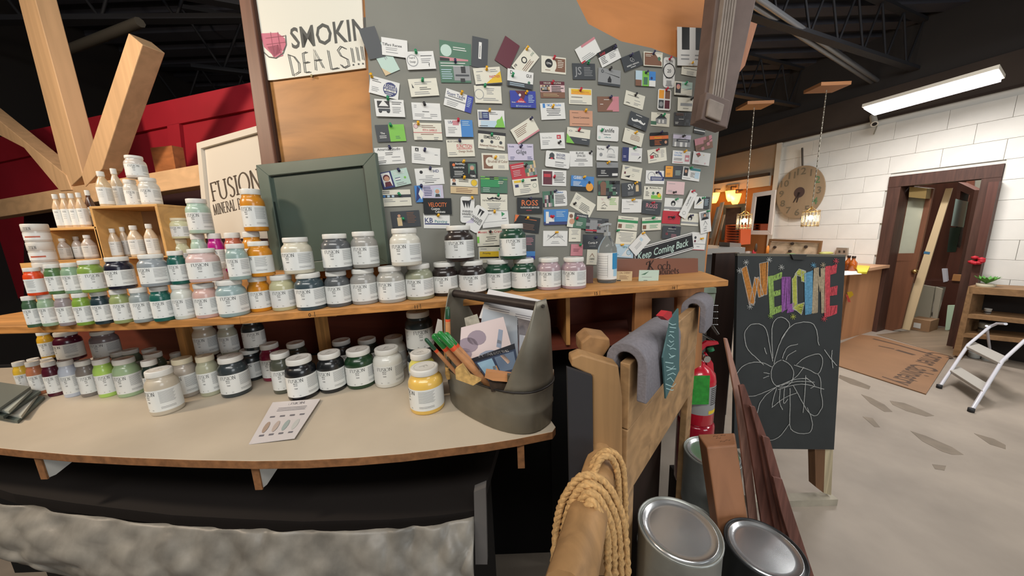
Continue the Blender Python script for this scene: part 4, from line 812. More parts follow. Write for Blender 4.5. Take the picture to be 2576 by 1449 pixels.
 (1159, 373, 1, 'c', 'X,.25,.86,.09,k,MELODY_CHARLES,.4;X,.64,.5,.24,r,FUNCTION,.55;R,.36,.44,.9,.47,r;X,.68,.26,.13,h,Design_Studio,.52;L,.06,.25,.3,2,e', 'n', 'cream card with underlined red handwriting at right', None, (.5, .92)),
 (1167, 428, -1, 'K', 'P,.66,.28,.94,.9,G,e,k;O,.14,.8,.09,o;X,.38,.82,.12,w,NorthRidge,.36;X,.32,.6,.1,w,ADAM_POFTER,.4;L,.15,.42,.35,3,w;X,.82,.08,.14,w,TIME,.2;L,.1,.1,.4,1,e', 'y', 'black card with a portrait of a man in a suit', None, (.5, .98)),
 (994, 449, 12, 'M', 'R,0,0,.42,1,n;P,.06,.12,.36,.94,w,m,m;L,.5,.85,.4,2,w;R,.5,.35,.68,.52,n;R,.5,.38,.68,.48,w;O,.85,.45,.07,L;L,.5,.2,.35,2,e', 'n', 'pale green card with a portrait of a red-haired woman', None, (.72, .9)),
 (1081, 444, 3, 'w', 'O,.22,.78,.1,k;X,.75,.72,.18,n,HD,.22;L,.35,.55,.3,2,e;L,.1,.35,.75,2,e,.1,c;L,.3,.14,.4,1,k', 'n', 'white card with two small logos at the top', None, (.55, .95)),
 (1168, 467, -3, 'c', 'P,.04,.5,.22,.96,w,h,k;Q,.86,.7,.22,e,y;R,.0,.42,1,.45,k;L,.3,.85,.38,2,k;R,0,0,1,.42,T;L,.2,.32,.6,3,h', 'y', 'buff card with a tiny portrait and a yellow seal', None, (.5, .96)),
 (998, 498, 2, 'c', 'R,0,.52,1,.7,d;R,.04,.55,.12,.68,b;R,.18,.55,.27,.68,l;R,.34,.55,.42,.68,l;L,.04,.92,.35,2,k;L,.06,.4,.45,2,e;L,.6,.3,.35,1,e', 'g', 'white card crossed by a slate band', None, (.62, .68)),
 (1080, 487, 2, 'v', 'R,0,0,.26,1,b;T,.0,.0,.3,.5,.1,1,n;T,.12,.5,.3,.5,.21,.85,w;T,.12,.5,.3,.5,.21,.15,w;P,.68,.28,.9,.82,l,s,d;L,.32,.9,.35,6,n', 'n', 'lavender card with a diamond logo and a portrait at right', None, (.25, .94)),
 (1101, 519, 0, 'K', 'X,.5,.48,.26,o,VELOCITY,.66;X,.42,.28,.15,w,Custom,.3;X,.58,.1,.15,w,Cabinets,.36', '', 'black card with orange lettering just above the white card with navy band'),
 (1099, 556, -1, 'w', 'X,.2,.38,.34,n,KB,.34;X,.66,.38,.2,t,Painting,.52;R,.04,.26,.98,.34,n', 'y', 'white card with large navy initials over a navy band', (66, 37), (.55, .86)),
 (1021, 551, 4, 'k', 'R,0,0,1,1,d;O,.28,.72,.09,s;R,.2,.1,.36,.62,T;L,.55,.88,.35,7,h', 'g', 'dark brown card with a small figure in a tan coat', None, (.42, .5)),
 (1532, 140, 28, 'w', 'R,0,.68,1,1,k;X,.25,.74,.18,r,Luigi,.36;L,.08,.6,.3,5,k;L,.5,.6,.4,4,e', 'n', 'white card with black and red heading tilted up to the right', None, (.85, .75)),
 (1590, 154, 22, 'd', 'Q,.5,.62,.13,w,d;Q,.56,.52,.1,w,d;X,.5,.22,.1,w,REMEDY_MEDICAL,.8;L,.35,.12,.3,1,w', 'n', 'slate card with a white knot logo'),
 (1643, 149, -4, 'c', 'R,.05,.06,.95,.93,h;T,.58,.9,.95,.9,.95,.3,c;O,.82,.55,.14,G;L,.1,.8,.4,2,c', 'n', 'brown bordered card with a leaf corner at upper right'),
 (1683, 183, -4, 'w', 'X,.5,.82,.08,k,TO_DATE,.6;Q,.5,.56,.26,k,w;X,.5,.5,.12,k,20,.4;X,.5,.3,.06,k,ANNO_13,.6;L,.2,.22,.6,4,e,.05,c', 'r', 'tall white tag with a round compass logo', (29, 76), (.5, .94), True, True),
 (1737, 174, -10, 'c', 'X,.5,.72,.2,O,Elegant_Floors,.8;L,.1,.5,.8,1,k;L,.3,.3,.5,3,e', 'y', 'cream card with gold script heading'),
 (1533, 195, -8, 'e', 'R,.0,.0,1,.15,d;T,.15,.8,.95,.6,.95,.55,k;O,.18,.82,.1,d;O,.18,.82,.05,e;T,.42,.35,.6,.35,.51,.6,k;R,.43,.2,.59,.4,k', 'k', 'silvery card with a long black key', (56, 42), (.5, .98)),
 (1624, 198, -4, 'e', 'R,.0,.0,.33,1,l;R,0,0,.3,.4,h;R,.34,0,.66,1,L;R,.4,.1,.6,.6,G;R,.68,0,1,1,b;R,.68,0,1,.4,w;O,.8,.55,.1,n', 'n', 'card of three upright photos, one green and one blue', (50, 38)),
 (1719, 223, -5, 'c', 'P,.06,.14,.36,.9,k,P,k;R,.4,.5,1,1,M;T,.4,.35,.95,.55,.95,.5,t;L,.08,.06,.8,1,e', 'g', 'pale teal card with a pink-faced portrait', None, (.6, .85)),
 (1530, 262, 0, 'h', 'R,0,0,1,1,P;R,.0,.0,.7,1,h;T,.4,.1,.75,.1,.7,.7,P;L,.3,.8,.3,1,w;L,.12,.5,.2,1,w', 'n', 'rust brown card with pale triangles', None, (.6, .92)),
 (1596, 252, -18, 'c', 'L,.12,.75,.6,1,d;L,.5,.5,.3,1,e;U,.2,.2,.25,k;L,.5,.3,.35,2,e', 'k', 'cream card sloping down to the right with tiny moustache', None, (.5, .85)),
 (1671, 251, -5, 'w', 'R,.08,.55,.46,.95,O;R,.54,.55,.92,.95,h;R,.08,.08,.46,.48,d;R,.54,.08,.92,.48,m;O,.27,.28,.12,e', 'r', 'upright white card with four small square portraits', (33, 53), (.6, .97), True, True),
 (1727, 263, -3, 'c', 'R,.15,.38,.82,.6,e;L,.3,.2,.4,1,k', 'k', 'cream card with one grey bar across the middle', None, (.75, .9)),
 (1606, 305, -22, 'd', 'U,.5,.5,.85,w;L,.3,.88,.4,1,w;L,.3,.15,.5,2,e', '', 'slate card with a large white moustache'),
 (1661, 301, -5, 'c', 'R,.25,.2,.85,.6,e;T,.25,.55,.55,.95,.85,.6,d;R,.4,.25,.5,.5,w;R,.6,.25,.7,.5,w;R,0,.1,.3,.35,G;L,.3,.92,.4,1,k', 'g', 'cream card with a drawing of a house', None, (.65, .8)),
 (1718, 300, -2, 'k', 'N,.5,0,1,1,kdk;L,.1,.9,.5,2,h;L,.25,.5,.3,1,w;L,.05,.25,.2,2,w', '', 'black card with dim photo, next to the house drawing'),
 (1761, 320, -12, 'K', 'R,0,.2,1,.28,w;L,.1,.5,.6,1,w', '', 'black card tucked beside the carved bracket', (28, 34)),
 (1529, 336, -4, 'w', 'X,.5,.58,.28,k,Vanlife,.72;L,.3,.42,.4,1,k;X,.5,.2,.1,t,coffee_bar,.4;O,.12,.2,.1,M', 'g', 'rounded white card with big brushy black script', None, (.2, .65), False, True),
 (1593, 346, -18, 'c', 'L,.35,.65,.5,4,h,.1,c;L,.1,.9,.2,1,e', 'y', 'cream card sloping right beneath the white moustache card', None, (.55, .85)),
 (1658, 350, 3, 'k', 'R,0,.5,1,.75,o;X,.45,.56,.14,y,Masonry,.7;L,.25,.4,.4,4,o;O,.85,.25,.12,s', 'n', 'black rounded card with orange lettering', None, (.6, .95), False, True),
 (1715, 353, -4, 'e', 'R,.2,.38,.95,.58,d;L,.3,.48,.55,1,w;R,.1,0,.2,.35,w;R,.4,0,.55,.35,w;R,.7,0,.8,.35,w;R,.0,.6,1,.9,v', 'k', 'silver photo card with a dark label strip', None, (.55, .8)),
 (1770, 361, 15, 'h', 'N,0,0,1,1,hPhP;T,.0,.1,1,.75,1,.7,k', '', 'rusty wood photo card at the right edge of the board'),
 (1528, 386, -3, 'w', 'O,.2,.4,.13,e;X,.18,.72,.12,k,The_Pines,.3;Q,.65,.55,.3,e,w;R,.4,.3,.95,.55,w;L,.45,.45,.45,3,e,.1,c', 'n', 'white card with a grey oval and a thin arch', None, (.48, .9)),
 (1590, 389, -3, 'w', 'R,0,0,.33,1,n;L,.06,.4,.2,2,v;L,.45,.6,.45,2,v;T,.78,.15,.95,.35,.9,.4,k', 'g', 'white card with a purple left third', None, (.58, .95)),
 (1653, 391, 9, 'c', 'H,.3,.55,.22,k;R,.12,.32,.3,.56,r;X,.42,.36,.22,k,TILE,.3;L,.7,.85,.2,6,e;L,.1,.2,.5,1,e', 'r', 'cream card with a black roof over a red block'),
 (1714, 396, -4, 'w', 'X,.3,.78,.13,b,Cole~s_Fine,.4;X,.3,.6,.13,b,Upholstery,.45;R,.7,.2,.95,.7,P;R,.74,.35,.91,.5,w;L,.08,.4,.5,2,k;L,.08,.12,.7,1,r', 'y', 'white card with blue heading and a pink chair', None, (.65, .93)),
 (1764, 399, -8, 'w', 'T,.15,.8,.35,.95,.45,.75,r;T,.15,.8,.45,.75,.3,.55,h;O,.62,.78,.05,T;L,.1,.3,.3,2,p;O,.75,.15,.08,p', '', 'white card with a brown diamond under the rusty photo card'),
 (1528, 427, 0, 'e', 'R,0,0,1,.64,k;L,.2,.45,.25,3,w;R,.72,.08,.98,.25,w;L,.05,.1,.6,1,w', 'y', 'card with grey top and black lower part', None, (.5, .95)),
 (1589, 436, -10, 'T', 'R,0,0,1,1,c;T,.1,.9,.4,.95,.15,.7,e;R,.12,.38,.2,.55,m;T,.15,.2,.45,.35,.4,.15,k;Q,.58,.35,.1,k,c;L,.5,.8,.4,2,e', '', 'beige card with scribbled black marks'),
 (1648, 446, -2, 'w', 'Q,.3,.55,.35,e,w;T,.6,.9,.8,.9,.95,.4,n;R,.25,.25,.98,.55,n;L,.3,.45,.6,2,w', 'n', 'white card with navy label and chain links', None, (.55, .85)),
 (1694, 433, -1, 'd', 'R,.06,.12,.46,.95,O;L,.12,.8,.28,1,k;L,.12,.4,.25,2,h;L,.6,.6,.35,4,M', '', 'slate card with an orange tag shape'),
 (1739, 438, -8, 'w', 'R,.4,.78,1,.98,t;P,.05,.3,.3,.95,d,k,k;L,.45,.6,.25,4,d;R,.7,.2,.95,.7,l;L,.05,.15,.5,1,e', 'g', 'white card with teal header and portrait at left', None, (.4, .95)),
 (1532, 473, 0, 'd', 'N,0,0,1,1,ddGk;O,.22,.7,.25,h;R,.1,.0,.35,.6,h;L,.6,.5,.3,1,w;O,.85,.15,.05,w', 'k', 'dark photo card of long hair', None, (.7, .85)),
 (1589, 476, 5, 'd', 'X,.46,.5,.4,w,SV,.3;L,.3,.3,.4,3,e;O,.78,.7,.12,T;R,.7,.3,.85,.7,T', 'y', 'slate card with white initials and a small tan door', None, (.68, .9)),
 (1643, 486, -3, 'c', 'X,.6,.84,.12,k,Mechanic~s_Place,.6;T,.1,.9,.2,.9,.15,.7,k;L,.1,.6,.2,4,k;O,.5,.5,.12,G;O,.75,.5,.12,k;R,.4,.08,.95,.35,L;O,.82,.35,.16,y', '', 'cream card with green and yellow landscape'),
 (1699, 473, -3, 'p', 'L,.1,.82,.4,1,e;L,.1,.3,.3,2,e', 'k', 'plain pale pink card', None, (.42, .15)),
 (1529, 512, -1, 'c', 'H,.35,.3,.15,k;H,.3,.5,.1,h;T,.15,.85,.25,.7,.3,.85,p;L,.58,.85,.35,5,L;X,.3,.12,.1,k,VERLO,.3', 'n', 'cream card stack with little roofs', None, (.5, .92)),
 (1589, 518, 0, 'w', 'X,.5,.76,.11,e,TRACY_L_HARRIS,.6;L,.35,.6,.25,1,e;L,.08,.3,.4,1,e', 'y', 'plain white card with yellow pin below the slate card with tan door', None, (.52, .93)),
 (1639, 523, -6, 'd', 'X,.5,.5,.34,P,ROSS,.66;L,.2,.35,.55,1,e', 'r', 'dark grey card with big dull red capitals', None, (.5, .88)),
 (1694, 515, -3, 'w', 'O,.48,.6,.22,k;O,.48,.52,.12,w;R,.0,.15,1,.32,e;L,.3,.12,.4,1,k;X,.48,.45,.1,k,ROOF,.3', 'g', 'white card with a black roof emblem above the red card', None, (.6, .9)),
 (1731, 514, 64, 'w', 'Q,.16,.5,.2,k,w;X,.6,.55,.2,k,CityWide,.5;L,.35,.35,.5,1,e', 'r', 'white tag leaning steeply across its neighbours', (58, 24), (.95, .75), False, True, 6),
 (1766, 510, -2, 'w', 'R,.6,0,1,1,d;T,.1,.3,.3,.95,.45,.7,k;T,.1,.2,.5,.6,.45,.5,y;L,.66,.8,.28,6,l', 'g', 'white and slate card with a black pen nib shape', (38, 30)),
 (1579, 562, -5, 'c', 'R,0,.55,1,.75,g;L,.15,.86,.7,1,d;R,.04,.12,.22,.42,h;L,.4,.4,.5,3,g', '', 'cream card with green stripe, left of two alike'),
 (1639, 563, 3, 'c', 'R,0,.55,1,.75,g;L,.15,.86,.7,1,d;R,.04,.12,.22,.42,h;L,.4,.4,.5,3,g', 'g', 'cream card with green stripe, right of two alike', None, (.55, .92)),
 (1689, 547, -3, 'r', 'R,.0,.0,1,1,r;O,.35,.5,.1,m;O,.65,.5,.1,m;R,.3,.5,.7,.58,k;L,.3,.35,.4,1,m', 'k', 'bright red card with a small dark bicycle', None, (.55, .5), False, True),
 (1736, 552, -4, 'c', 'O,.48,.6,.22,k;O,.48,.5,.12,w;R,0,.15,1,.3,e;X,.48,.45,.1,k,ROOF,.3', 'n', 'cream card with a roof emblem right of the red card', None, (.5, .8)),
 (1774, 558, 14, 'w', 'P,.12,.6,.88,.94,e,k,k;H,.5,.35,.2,e;X,.5,.25,.06,e,AN,.3;L,.3,.2,.4,2,e', 'g', 'upright tilted card with two people in dark suits', (27, 55), (.75, .95), True, False, 6),
 (1575, 598, -4, 'c', 'L,.12,.85,.75,7,e,.1,c', 'g', 'cream card full of small print below the green stripe', None, (.02, .95)),
 (1689, 585, -3, 'd', 'L,.3,.8,.5,1,w;L,.25,.6,.5,1,e;X,.25,.3,.18,r,15;L,.5,.35,.4,4,P', 'n', 'slate card with dull pink text above the Keep Coming Back sticker', None, (.55, .9)),
 (1609, 613, 48, 'v', 'R,0,0,1,1,w;L,.2,.6,.5,3,e;R,.62,.5,.75,.8,l', 'y', 'white card turned almost diamond-wise left of the sticker', None, (.9, .9), False, True, 7),
 (1757, 607, -3, 'w', 'R,0,.33,1,.36,e;R,0,.0,1,.03,r;O,.25,.7,.08,d;O,.25,.5,.07,m;L,.4,.2,.3,1,e', 'y', 'white folded card at the lower right of the board', (36, 44), (.65, .65)),
 (1569, 631, -4, 'l', 'X,.55,.7,.16,t,SPA,.4;T,.4,.1,.9,.1,.7,.8,w;Q,.75,.4,.2,t,l;L,.08,.2,.3,1,t', 'y', 'pale aqua artwork card beside the sanitizer bottle', None, (.35, .92)),
 (1489, 647, -1, 'c', 'H,.5,.5,.25,h;X,.5,.32,.14,k,CABINS,.5;L,.3,.2,.4,1,e', '', 'cream card with a brown roof peeping past the bottle', (26, 38)),
 (1502, 567, -4, 'd', 'N,0,0,1,.85,dkee;R,0,.08,.5,.18,r;L,.1,.9,.7,1,e', 'r', 'charcoal photo card behind the bottle pump', None, (.6, .5)),
 (1494, 608, 0, 'd', 'X,.45,.35,.16,w,Curtis_P,.6;L,.3,.2,.4,1,e', 'n', 'dark grey card below the pump of the bottle', None, (.55, .75))]
for c_ in CARDS:
    kw = {}; 
    vals = dict(zip(['wh', 'pp', 'vert', 'rnd'], c_[7:11]))
    if len(c_) > 11: vals['lift'] = .001*c_[11]+.002
    card(c_[0], c_[1], c_[2], c_[3], c_[4], c_[5], c_[6], **vals)
# sticker, poster, shelf signs
card(1672, 626, 16, 'k', 'R,0,0,1,1,w;R,.01,.06,.99,.94,k;R,.02,.10,.98,.14,w;R,.02,.86,.98,.90,w;X,.47,.30,.42,M,Keep_Coming_Back,.86,.25', '', 'black and white bumper sticker reading Keep Coming Back on the notice board', wh=(148, 44), name='bumper_sticker', cat='sticker', lift=.0065)
card(1742, 118, -2, 'w', 'R,.15,.42,.4,1.0,K;R,.6,.42,.85,1.0,K;L,.12,.28,.3,2,e;L,.58,.28,.3,2,e', '', 'white sheet with two dark shapes at the upper right of the board', wh=(76, 96), name='paper_sheet', cat='paper', lift=.0065)
KP = two((.352, 1.17), (.62, 1.235))
kb = thing('cabinet_sign', tuple(KP.at(1655, 705)), 'brown wooden bar sign with ornate black lettering standing on the shelf end', 'sign')
b = MB(); b.slab([(1548, 652), (1756, 650), (1756, 700), (1548, 708)], KP, .02)
U = (KP.at(1700, 690, -.0006)-KP.at(1640, 692, -.0006)).normalized(); hh = (KP.at(1650, 660)-KP.at(1650, 678)).length
put(b, roman('K', .16, .06), KP.at(1628, 682, -.0006), U, UPV, hh*1.15, 1, anchor=0, wf=1.1); put(b, roman('och', .13, .06), KP.at(1655, 678, -.0006), U, UPV, hh*1.15, 1, anchor=0)
put(b, roman('C', .13, .06), KP.at(1634, 692, -.0006), U, UPV, hh*.8, 1, anchor=0); put(b, roman('abinets', .13, .06), KP.at(1656, 690, -.0009), U, UPV, hh*.95, 1, anchor=0)
b.build('sign_bar', [M('#7d5240', .45), M('#2b1a14', .6)], kb)
zs_ = SH+.0003
def stand(cx, cy, w_, h_, bg, els, label, Y, rot=0):
    pl = Plane((0, Y, 0), (0.05, 1, 0)); return card(cx, cy, rot, bg, els, '', label, wh=(w_, h_), plane=pl, name='price_card', cat='card', lift=0)
b = MB()
stand(1570, 696, 40, 27, 'T', 'X,.55,.78,.16,h,CAL_CHERRY,.7;L,.2,.6,.6,4,h;R,.05,.1,.3,.2,k', 'tan card standing against the brown bar sign near the bottle', 1.14)
stand(1632, 694, 50, 29, 'M', 'T,.1,.6,.5,.9,.3,.6,G;L,.15,.4,.5,1,e;L,.25,.12,.3,1,k', 'pale green card standing before the brown bar sign', 1.13)
# carved bracket column in front of the board edge
CP = two((.55, 1.10), (.80, 1.16)); wth = M('#65544d', .6, noise=(14, .18), bump=.15); wth2 = M('#8a7e74', .65, noise=(20, .2), bump=.2)
cc = thing('carved_bracket', tuple(CP.at(1800, 320)), 'weathered brown carved door-casing piece hanging beside the notice board', 'woodwork')
b = MB(); b.slab([(1808, -60), (1915, -60), (1830, 324), (1764, 303), (1778, 200)], CP, .05, off=.01); b.build('backing_board', wth, cc, bevel=.003)
for i in range(5):
    f = i/5; b = MB(); x0 = 1815+f*34; x1 = 1790+f*30; b.slab([(x0+14, -60), (x0+19, -60), (x1+4, 252+i*4), (x1, 251+i*4)], CP, .02, off=-.006); b.build('flute', wth2, cc)
b = MB(); b.slab([(1778, 230), (1838, 252), (1828, 322), (1764, 300)], CP, .03, off=-.02); b.build('plinth_block', wth, cc, bevel=.004)
b = MB(); b.slab([(1786, 246), (1824, 262), (1814, 306), (1779, 292)], CP, .01, off=-.030); b.build('raised_panel', wth2, cc, bevel=.004)
b = MB(); b.slab([(1876, 50), (1905, 60), (1874, 165), (1860, 182), (1848, 176)], CP, .02, off=.1); b.build('splintered_board', M('#b07a5c', .7, grain=(2, 20, .3)), None, 'torn orange-brown board strip right of the carved bracket', 'board')
# ============================================================ METAL TOTE ON THE DESK
metal = M('#827d70', .42, metal=.5, noise=(9, .3), bump=.06); metal_d = M('#4a4540', .5, metal=.5)
TCn = Vector((-.05, .787, DESK)); tu = Vector((.745, -.667, 0)); tv = Vector((.667, .745, 0))
def tp(a, b, z): return TCn+tu*a+tv*b+UPV*z
def oval(A, B, n=40, p=2.5):
    o = []
    for k in range(n):
        t = 2*pi*k/n; c_, s_ = cos(t), sin(t); o.append((A*abs(c_)**(2/p)*(1 if c_ > 0 else -1), B*abs(s_)**(2/p)*(1 if s_ > 0 else -1)))
    return o
tote = thing('metal_tote', TCn, 'grey galvanised oval tote with a dark wooden dowel handle at the desk end', 'tote')
b = MB(); n = 40; prof = [(.97, .0005, 0), (1.0, .004, 0), (1.01, .048, 0), (1.026, .053, 0), (1.014, .058, 0), (1.035, .101, 0), (1.05, .105, 0), (1.04, .108, 0), (1.02, .105, 0), (.975, .01, 0)]
vs = []
for s_, z, _ in prof: vs += [tp(x*s_, y*s_, z) for x, y in oval(.158, .086, n)]
fs = [(i*n+k, i*n+(k+1) % n, (i+1)*n+(k+1) % n, (i+1)*n+k) for i in range(len(prof)-1) for k in range(n)]
b.add(vs, fs, 0, True); b.add(vs[:n], [tuple(range(n))[::-1]]); b.add(vs[-n:], [tuple(range(n))], 0); b.build('tub', metal, tote); b = MB(); b.tube([tp(x*1.036, y*1.036, .107) for x, y in oval(.158, .086, n)]+[tp(.158*1.036, 0, .107)], .0028, n=6, cap=False); b.build('rim', M('#211d1b', .5), tote)
for sg_ in (-1, 1):
    b = MB(); vs = []; rows = 12; cols = 11
    for j in range(rows):
        t = j/(rows-1); hw = radians(50*(1-t)**1.2+8+5*sin(pi*t)); z = .103+.205*t
        for i in range(cols):
            a = -hw+2*hw*i/(cols-1); c_, s_ = cos(a), sin(a)
            vs.append(tp(sg_*.162*(abs(c_)**.8)*(1-.06*t), .09*(abs(s_)**.8)*(1 if s_ > 0 else -1), z))
    fs = [(j*cols+i, j*cols+i+1, (j+1)*cols+i+1, (j+1)*cols+i) for j in range(rows-1) for i in range(cols-1)]
    b.add(vs, fs, 0, True); o = b.build('end_plate', metal, tote); sd = o.modifiers.new('t', 'SOLIDIFY'); sd.thickness = .002; sd.offset = 0
    b = MB(); p = tp(sg_*.155, 0, .295); b.tube([p, p+tu*sg_*.004], .004, n=8); b.build('rivet', metal_d, tote)
b = MB(); b.tube([tp(-.152, 0, .293), tp(.152, 0, .293)], .011, n=14); b.build('handle', M('#2e2522', .5, grain=(0, 40, .25)), tote)
def cam_quad(px, Ys, t=.0008):                    # a loose sheet given the real distance of each corner
    P = [oy(x, y, Y) for (x, y), Y in zip(px, Ys)]; P[2] = Plane(P[0], (P[1]-P[0]).cross(P[3]-P[0])).at(*px[2]); nrm = (P[1]-P[0]).cross(P[3]-P[0]).normalized(); b = MB(); b.prism(P, nrm*t if nrm.y > 0 else -nrm*t, 0); return b, P, (-nrm if nrm.y > 0 else nrm)
def sheet(name, px, Ys, m, label, cat='paper', deco=None, group='leaflets in the tote'):
    b, P, N = cam_quad(px, Ys)
    if deco:
        def pt(u, v): return (P[3]*(1-u)+P[2]*u)*(1-v)+(P[0]*(1-u)+P[1]*u)*v+N*.0005
        deco(b, pt, (P[2]-P[3]).normalized(), (P[0]-P[3]).normalized(), (P[0]-P[3]).length)
    return b.build(name, m, None, label, cat, group)
wh_ = M('#cfcdcd', .5); lb = M('#8fa0b4', .5); dkb = M('#3c4654', .5)
def d1(b, pt, U, V, h):
    put(b, text_geo('GET THE LOOK'), pt(.35, .62), U, V, h*.09, 1, anchor=0)
    for k in range(5): b.add([pt(.1, .42-k*.07), pt(.45, .42-k*.07), pt(.45, .44-k*.07), pt(.1, .44-k*.07)], [(0, 1, 2, 3)], 1); b.add([pt(.55, .35-k*.07), pt(.9, .35-k*.07), pt(.9, .37-k*.07), pt(.55, .37-k*.07)], [(0, 1, 2, 3)], 1)
sheet('leaflet', [(1229, 727), (1371, 757), (1366, 830), (1205, 800)], (.84, .80, .79, .82), [wh_, M('#77737a', .6)], 'white leaflet headed GET THE LOOK standing tallest in the tote', deco=d1)
sheet('leaflet', [(1216, 776), (1301, 797), (1305, 960), (1190, 930)], (.82, .79, .75, .78), [M('#a9b2bc', .5)], 'pale blue leaflet behind the blush picture in the tote')
sheet('leaflet', [(1303, 800), (1350, 812), (1330, 955), (1306, 950)], (.78, .76, .73, .75), [M('#8f8a8e', .5, noise=(30, .4))], 'grey photo leaflet at the right end of the tote')
sheet('leaflet', [(1307, 842), (1325, 845), (1312, 948), (1306, 945)], (.765, .75, .73, .74), [M('#c9ccd4', .5)], 'thin white leaflet edge at the right inside the tote')
def d2(b, pt, U, V, h):
    for cx, cy, r, mi in ((.15, .55, .22, 1), (.35, .7, .2, 1), (.08, .35, .16, 1), (.62, .2, .3, 2)):
        b.add([pt(min(1, max(0, cx+r*cos(a*pi/8))), min(1, max(0, cy+r*sin(a*pi/8)*.8))) for a in range(16)], [tuple(range(16))], mi)
    b.add([pt(.72, .5), pt(.8, .47), pt(.92, .78), pt(.84, .81)], [(0, 1, 2, 3)], 2); b.add([pt(.74, .57), pt(.82, .54), pt(.84, .6), pt(.76, .63)], [(0, 1, 2, 3)], 3)
sheet('leaflet', [(1160, 824), (1266, 797), (1308, 950), (1153, 925)], (.78, .76, .71, .745), [M('#cdbfc0', .5), M('#8f8391', .5), M('#8793a8', .5), wh_], 'blush and lilac picture leaflet leaning in the middle of the tote', deco=d2)
def d3(b, pt, U, V, h):
    b.add([pt(0, .84), pt(1, .84), pt(1, 1), pt(0, 1)], [(0, 1, 2, 3)], 1); put(b, text_geo("IF YOU'VE GOT THIS"), pt(.5, .875), U, V, h*.09, 2, maxw=.1)
    b.add([pt(.05, .1), pt(.42, .1), pt(.42, .78), pt(.05, .78)], [(0, 1, 2, 3)], 3); b.add([pt(.48, .25), pt(.95, .25), pt(.95, .78), pt(.48, .78)], [(0, 1, 2, 3)], 4)
    b.add([pt(.2, .1), pt(.45, .1), pt(.45, .5), pt(.35, .5)], [(0, 1, 2, 3)], 5); b.add([pt(.62, .78), pt(.72, .78), pt(.82, .5), pt(.74, .45)], [(0, 1, 2, 3)], 6); put(b, text_geo('TRY THIS'), pt(.7, .08), U, V, h*.08, 2)
sheet('flyer', [(1186, 902), (1294, 864), (1309, 946), (1230, 960)], (.725, .705, .69, .70), [M('#39445a', .4), M('#23262e', .5), wh_, M('#8fb0c4', .5), M('#66788f', .5), M('#c48a50', .5), M('#d8b8a4', .5)], "dark blue flyer reading IF YOU'VE GOT THIS in front in the tote", 'flyer', d3)
sheet('sample_card', [(1168, 800), (1200, 790), (1207, 812), (1172, 822)], (.80, .79, .79, .80), [M('#b8b4a6', .5, noise=(60, .3))], 'small cream sample card at the back left inside the tote', 'card')
sheet('sample_card', [(1101, 802), (1112, 806), (1114, 850), (1092, 845)], (.86, .86, .85, .86), [M('#c4bfb8', .5)], 'white folded card corner behind the green brush handles', 'card')
wood_h = M('#c98f60', .4, grain=(0, 40, .15)); grn = M('#1f7a33', .35, coat=.4); dgrn = M('#1e4a32', .35, coat=.4); orr = M('#e0552c', .5); fer = M('#9a927c', .3, metal=.9); bris = M('#c9a262', .8, noise=(90, .3))
def brush(tipx, endx, Yt, Ye, r, gr, label, bristle=None, gf=.22):
    A = oy(*tipx, Yt); B = oy(*endx, Ye); t = thing('paint_brush', B, label, 'paint brush', 'paint brushes in the tote')
    d = B-A; b = MB(); b.tube([A, A+d*.02, A+d*gf], [r*.6, r, r], n=10); b.build('painted_end', gr, t)
    b = MB(); b.tube([A+d*gf, A+d*(gf+.05)], r*1.02, n=10); b.build('ring', orr, t)
    b = MB(); b.tube([A+d*(gf+.05), A+d*.6, A+d*.85, B], [r, r*1.1, r*.95, r*.7], n=10); b.build('handle', wood_h, t)
    dd = d.normalized(); s_ = dd.cross(Vector((0, 1, 0))).normalized()
    b = MB(); b.tube([B, B+dd*.012, B+dd*.03], [r*.8, r*1.1, r*1.3], n=10); b.build('ferrule', fer, t)
    b = MB(); b.tube([B+dd*.03, B+dd*.05, B+dd*.065], [r*1.3, r*1.5, r*.9], n=10); b.build('bristles', bris, t); return t
brush((1126, 772), (1128, 895), .80, .80, .0065, dgrn, 'paint brush standing upright with olive green tip at the left end of the tote', gf=.24)
brush((1070, 852), (1172, 965), .70, .76, .0045, dgrn, 'thin paint brush with dark tip, lowest at the left of the bunch')
brush((1090, 842), (1205, 972), .69, .745, .0075, grn, 'thick paint brush with bright green end, left one of the bunch')
brush((1103, 836), (1243, 984), .675, .72, .0075, grn, 'long paint brush printed on its handle, reaching furthest across the tote rim')
brush((1120, 838), (1228, 960), .70, .745, .0065, grn, 'paint brush with bright green end lying topmost of the bunch')
t = thing('flat_brush', oy(1180, 965, .67), 'tan-bristled flat brush lying over the tote rim', 'paint brush')
b = MB(); b.slab([(1145, 930), (1162, 918), (1182, 946), (1210, 958), (1190, 970), (1147, 954)], YP(.655), .012); b.build('bristles', bris, t)
t = thing('wide_brush', oy(1270, 950, .67), 'wide brush with shiny ferrule lying on its side at the front of the tote', 'paint brush')
b = MB(); b.slab([(1222, 934), (1245, 937), (1292, 944), (1292, 962), (1240, 958), (1219, 950)], YP(.665), .014); b.build('handle', wood_h, t)
b = MB(); b.slab([(1276, 944), (1292, 946), (1290, 982), (1277, 984)], YP(.66), .012); b.build('ferrule', fer, t)
b = MB(); b.slab([(1230, 960), (1275, 962), (1278, 984), (1236, 986)], YP(.672), .012); b.build('bristles', M('#3a2c20', .8, noise=(80, .4)), t)
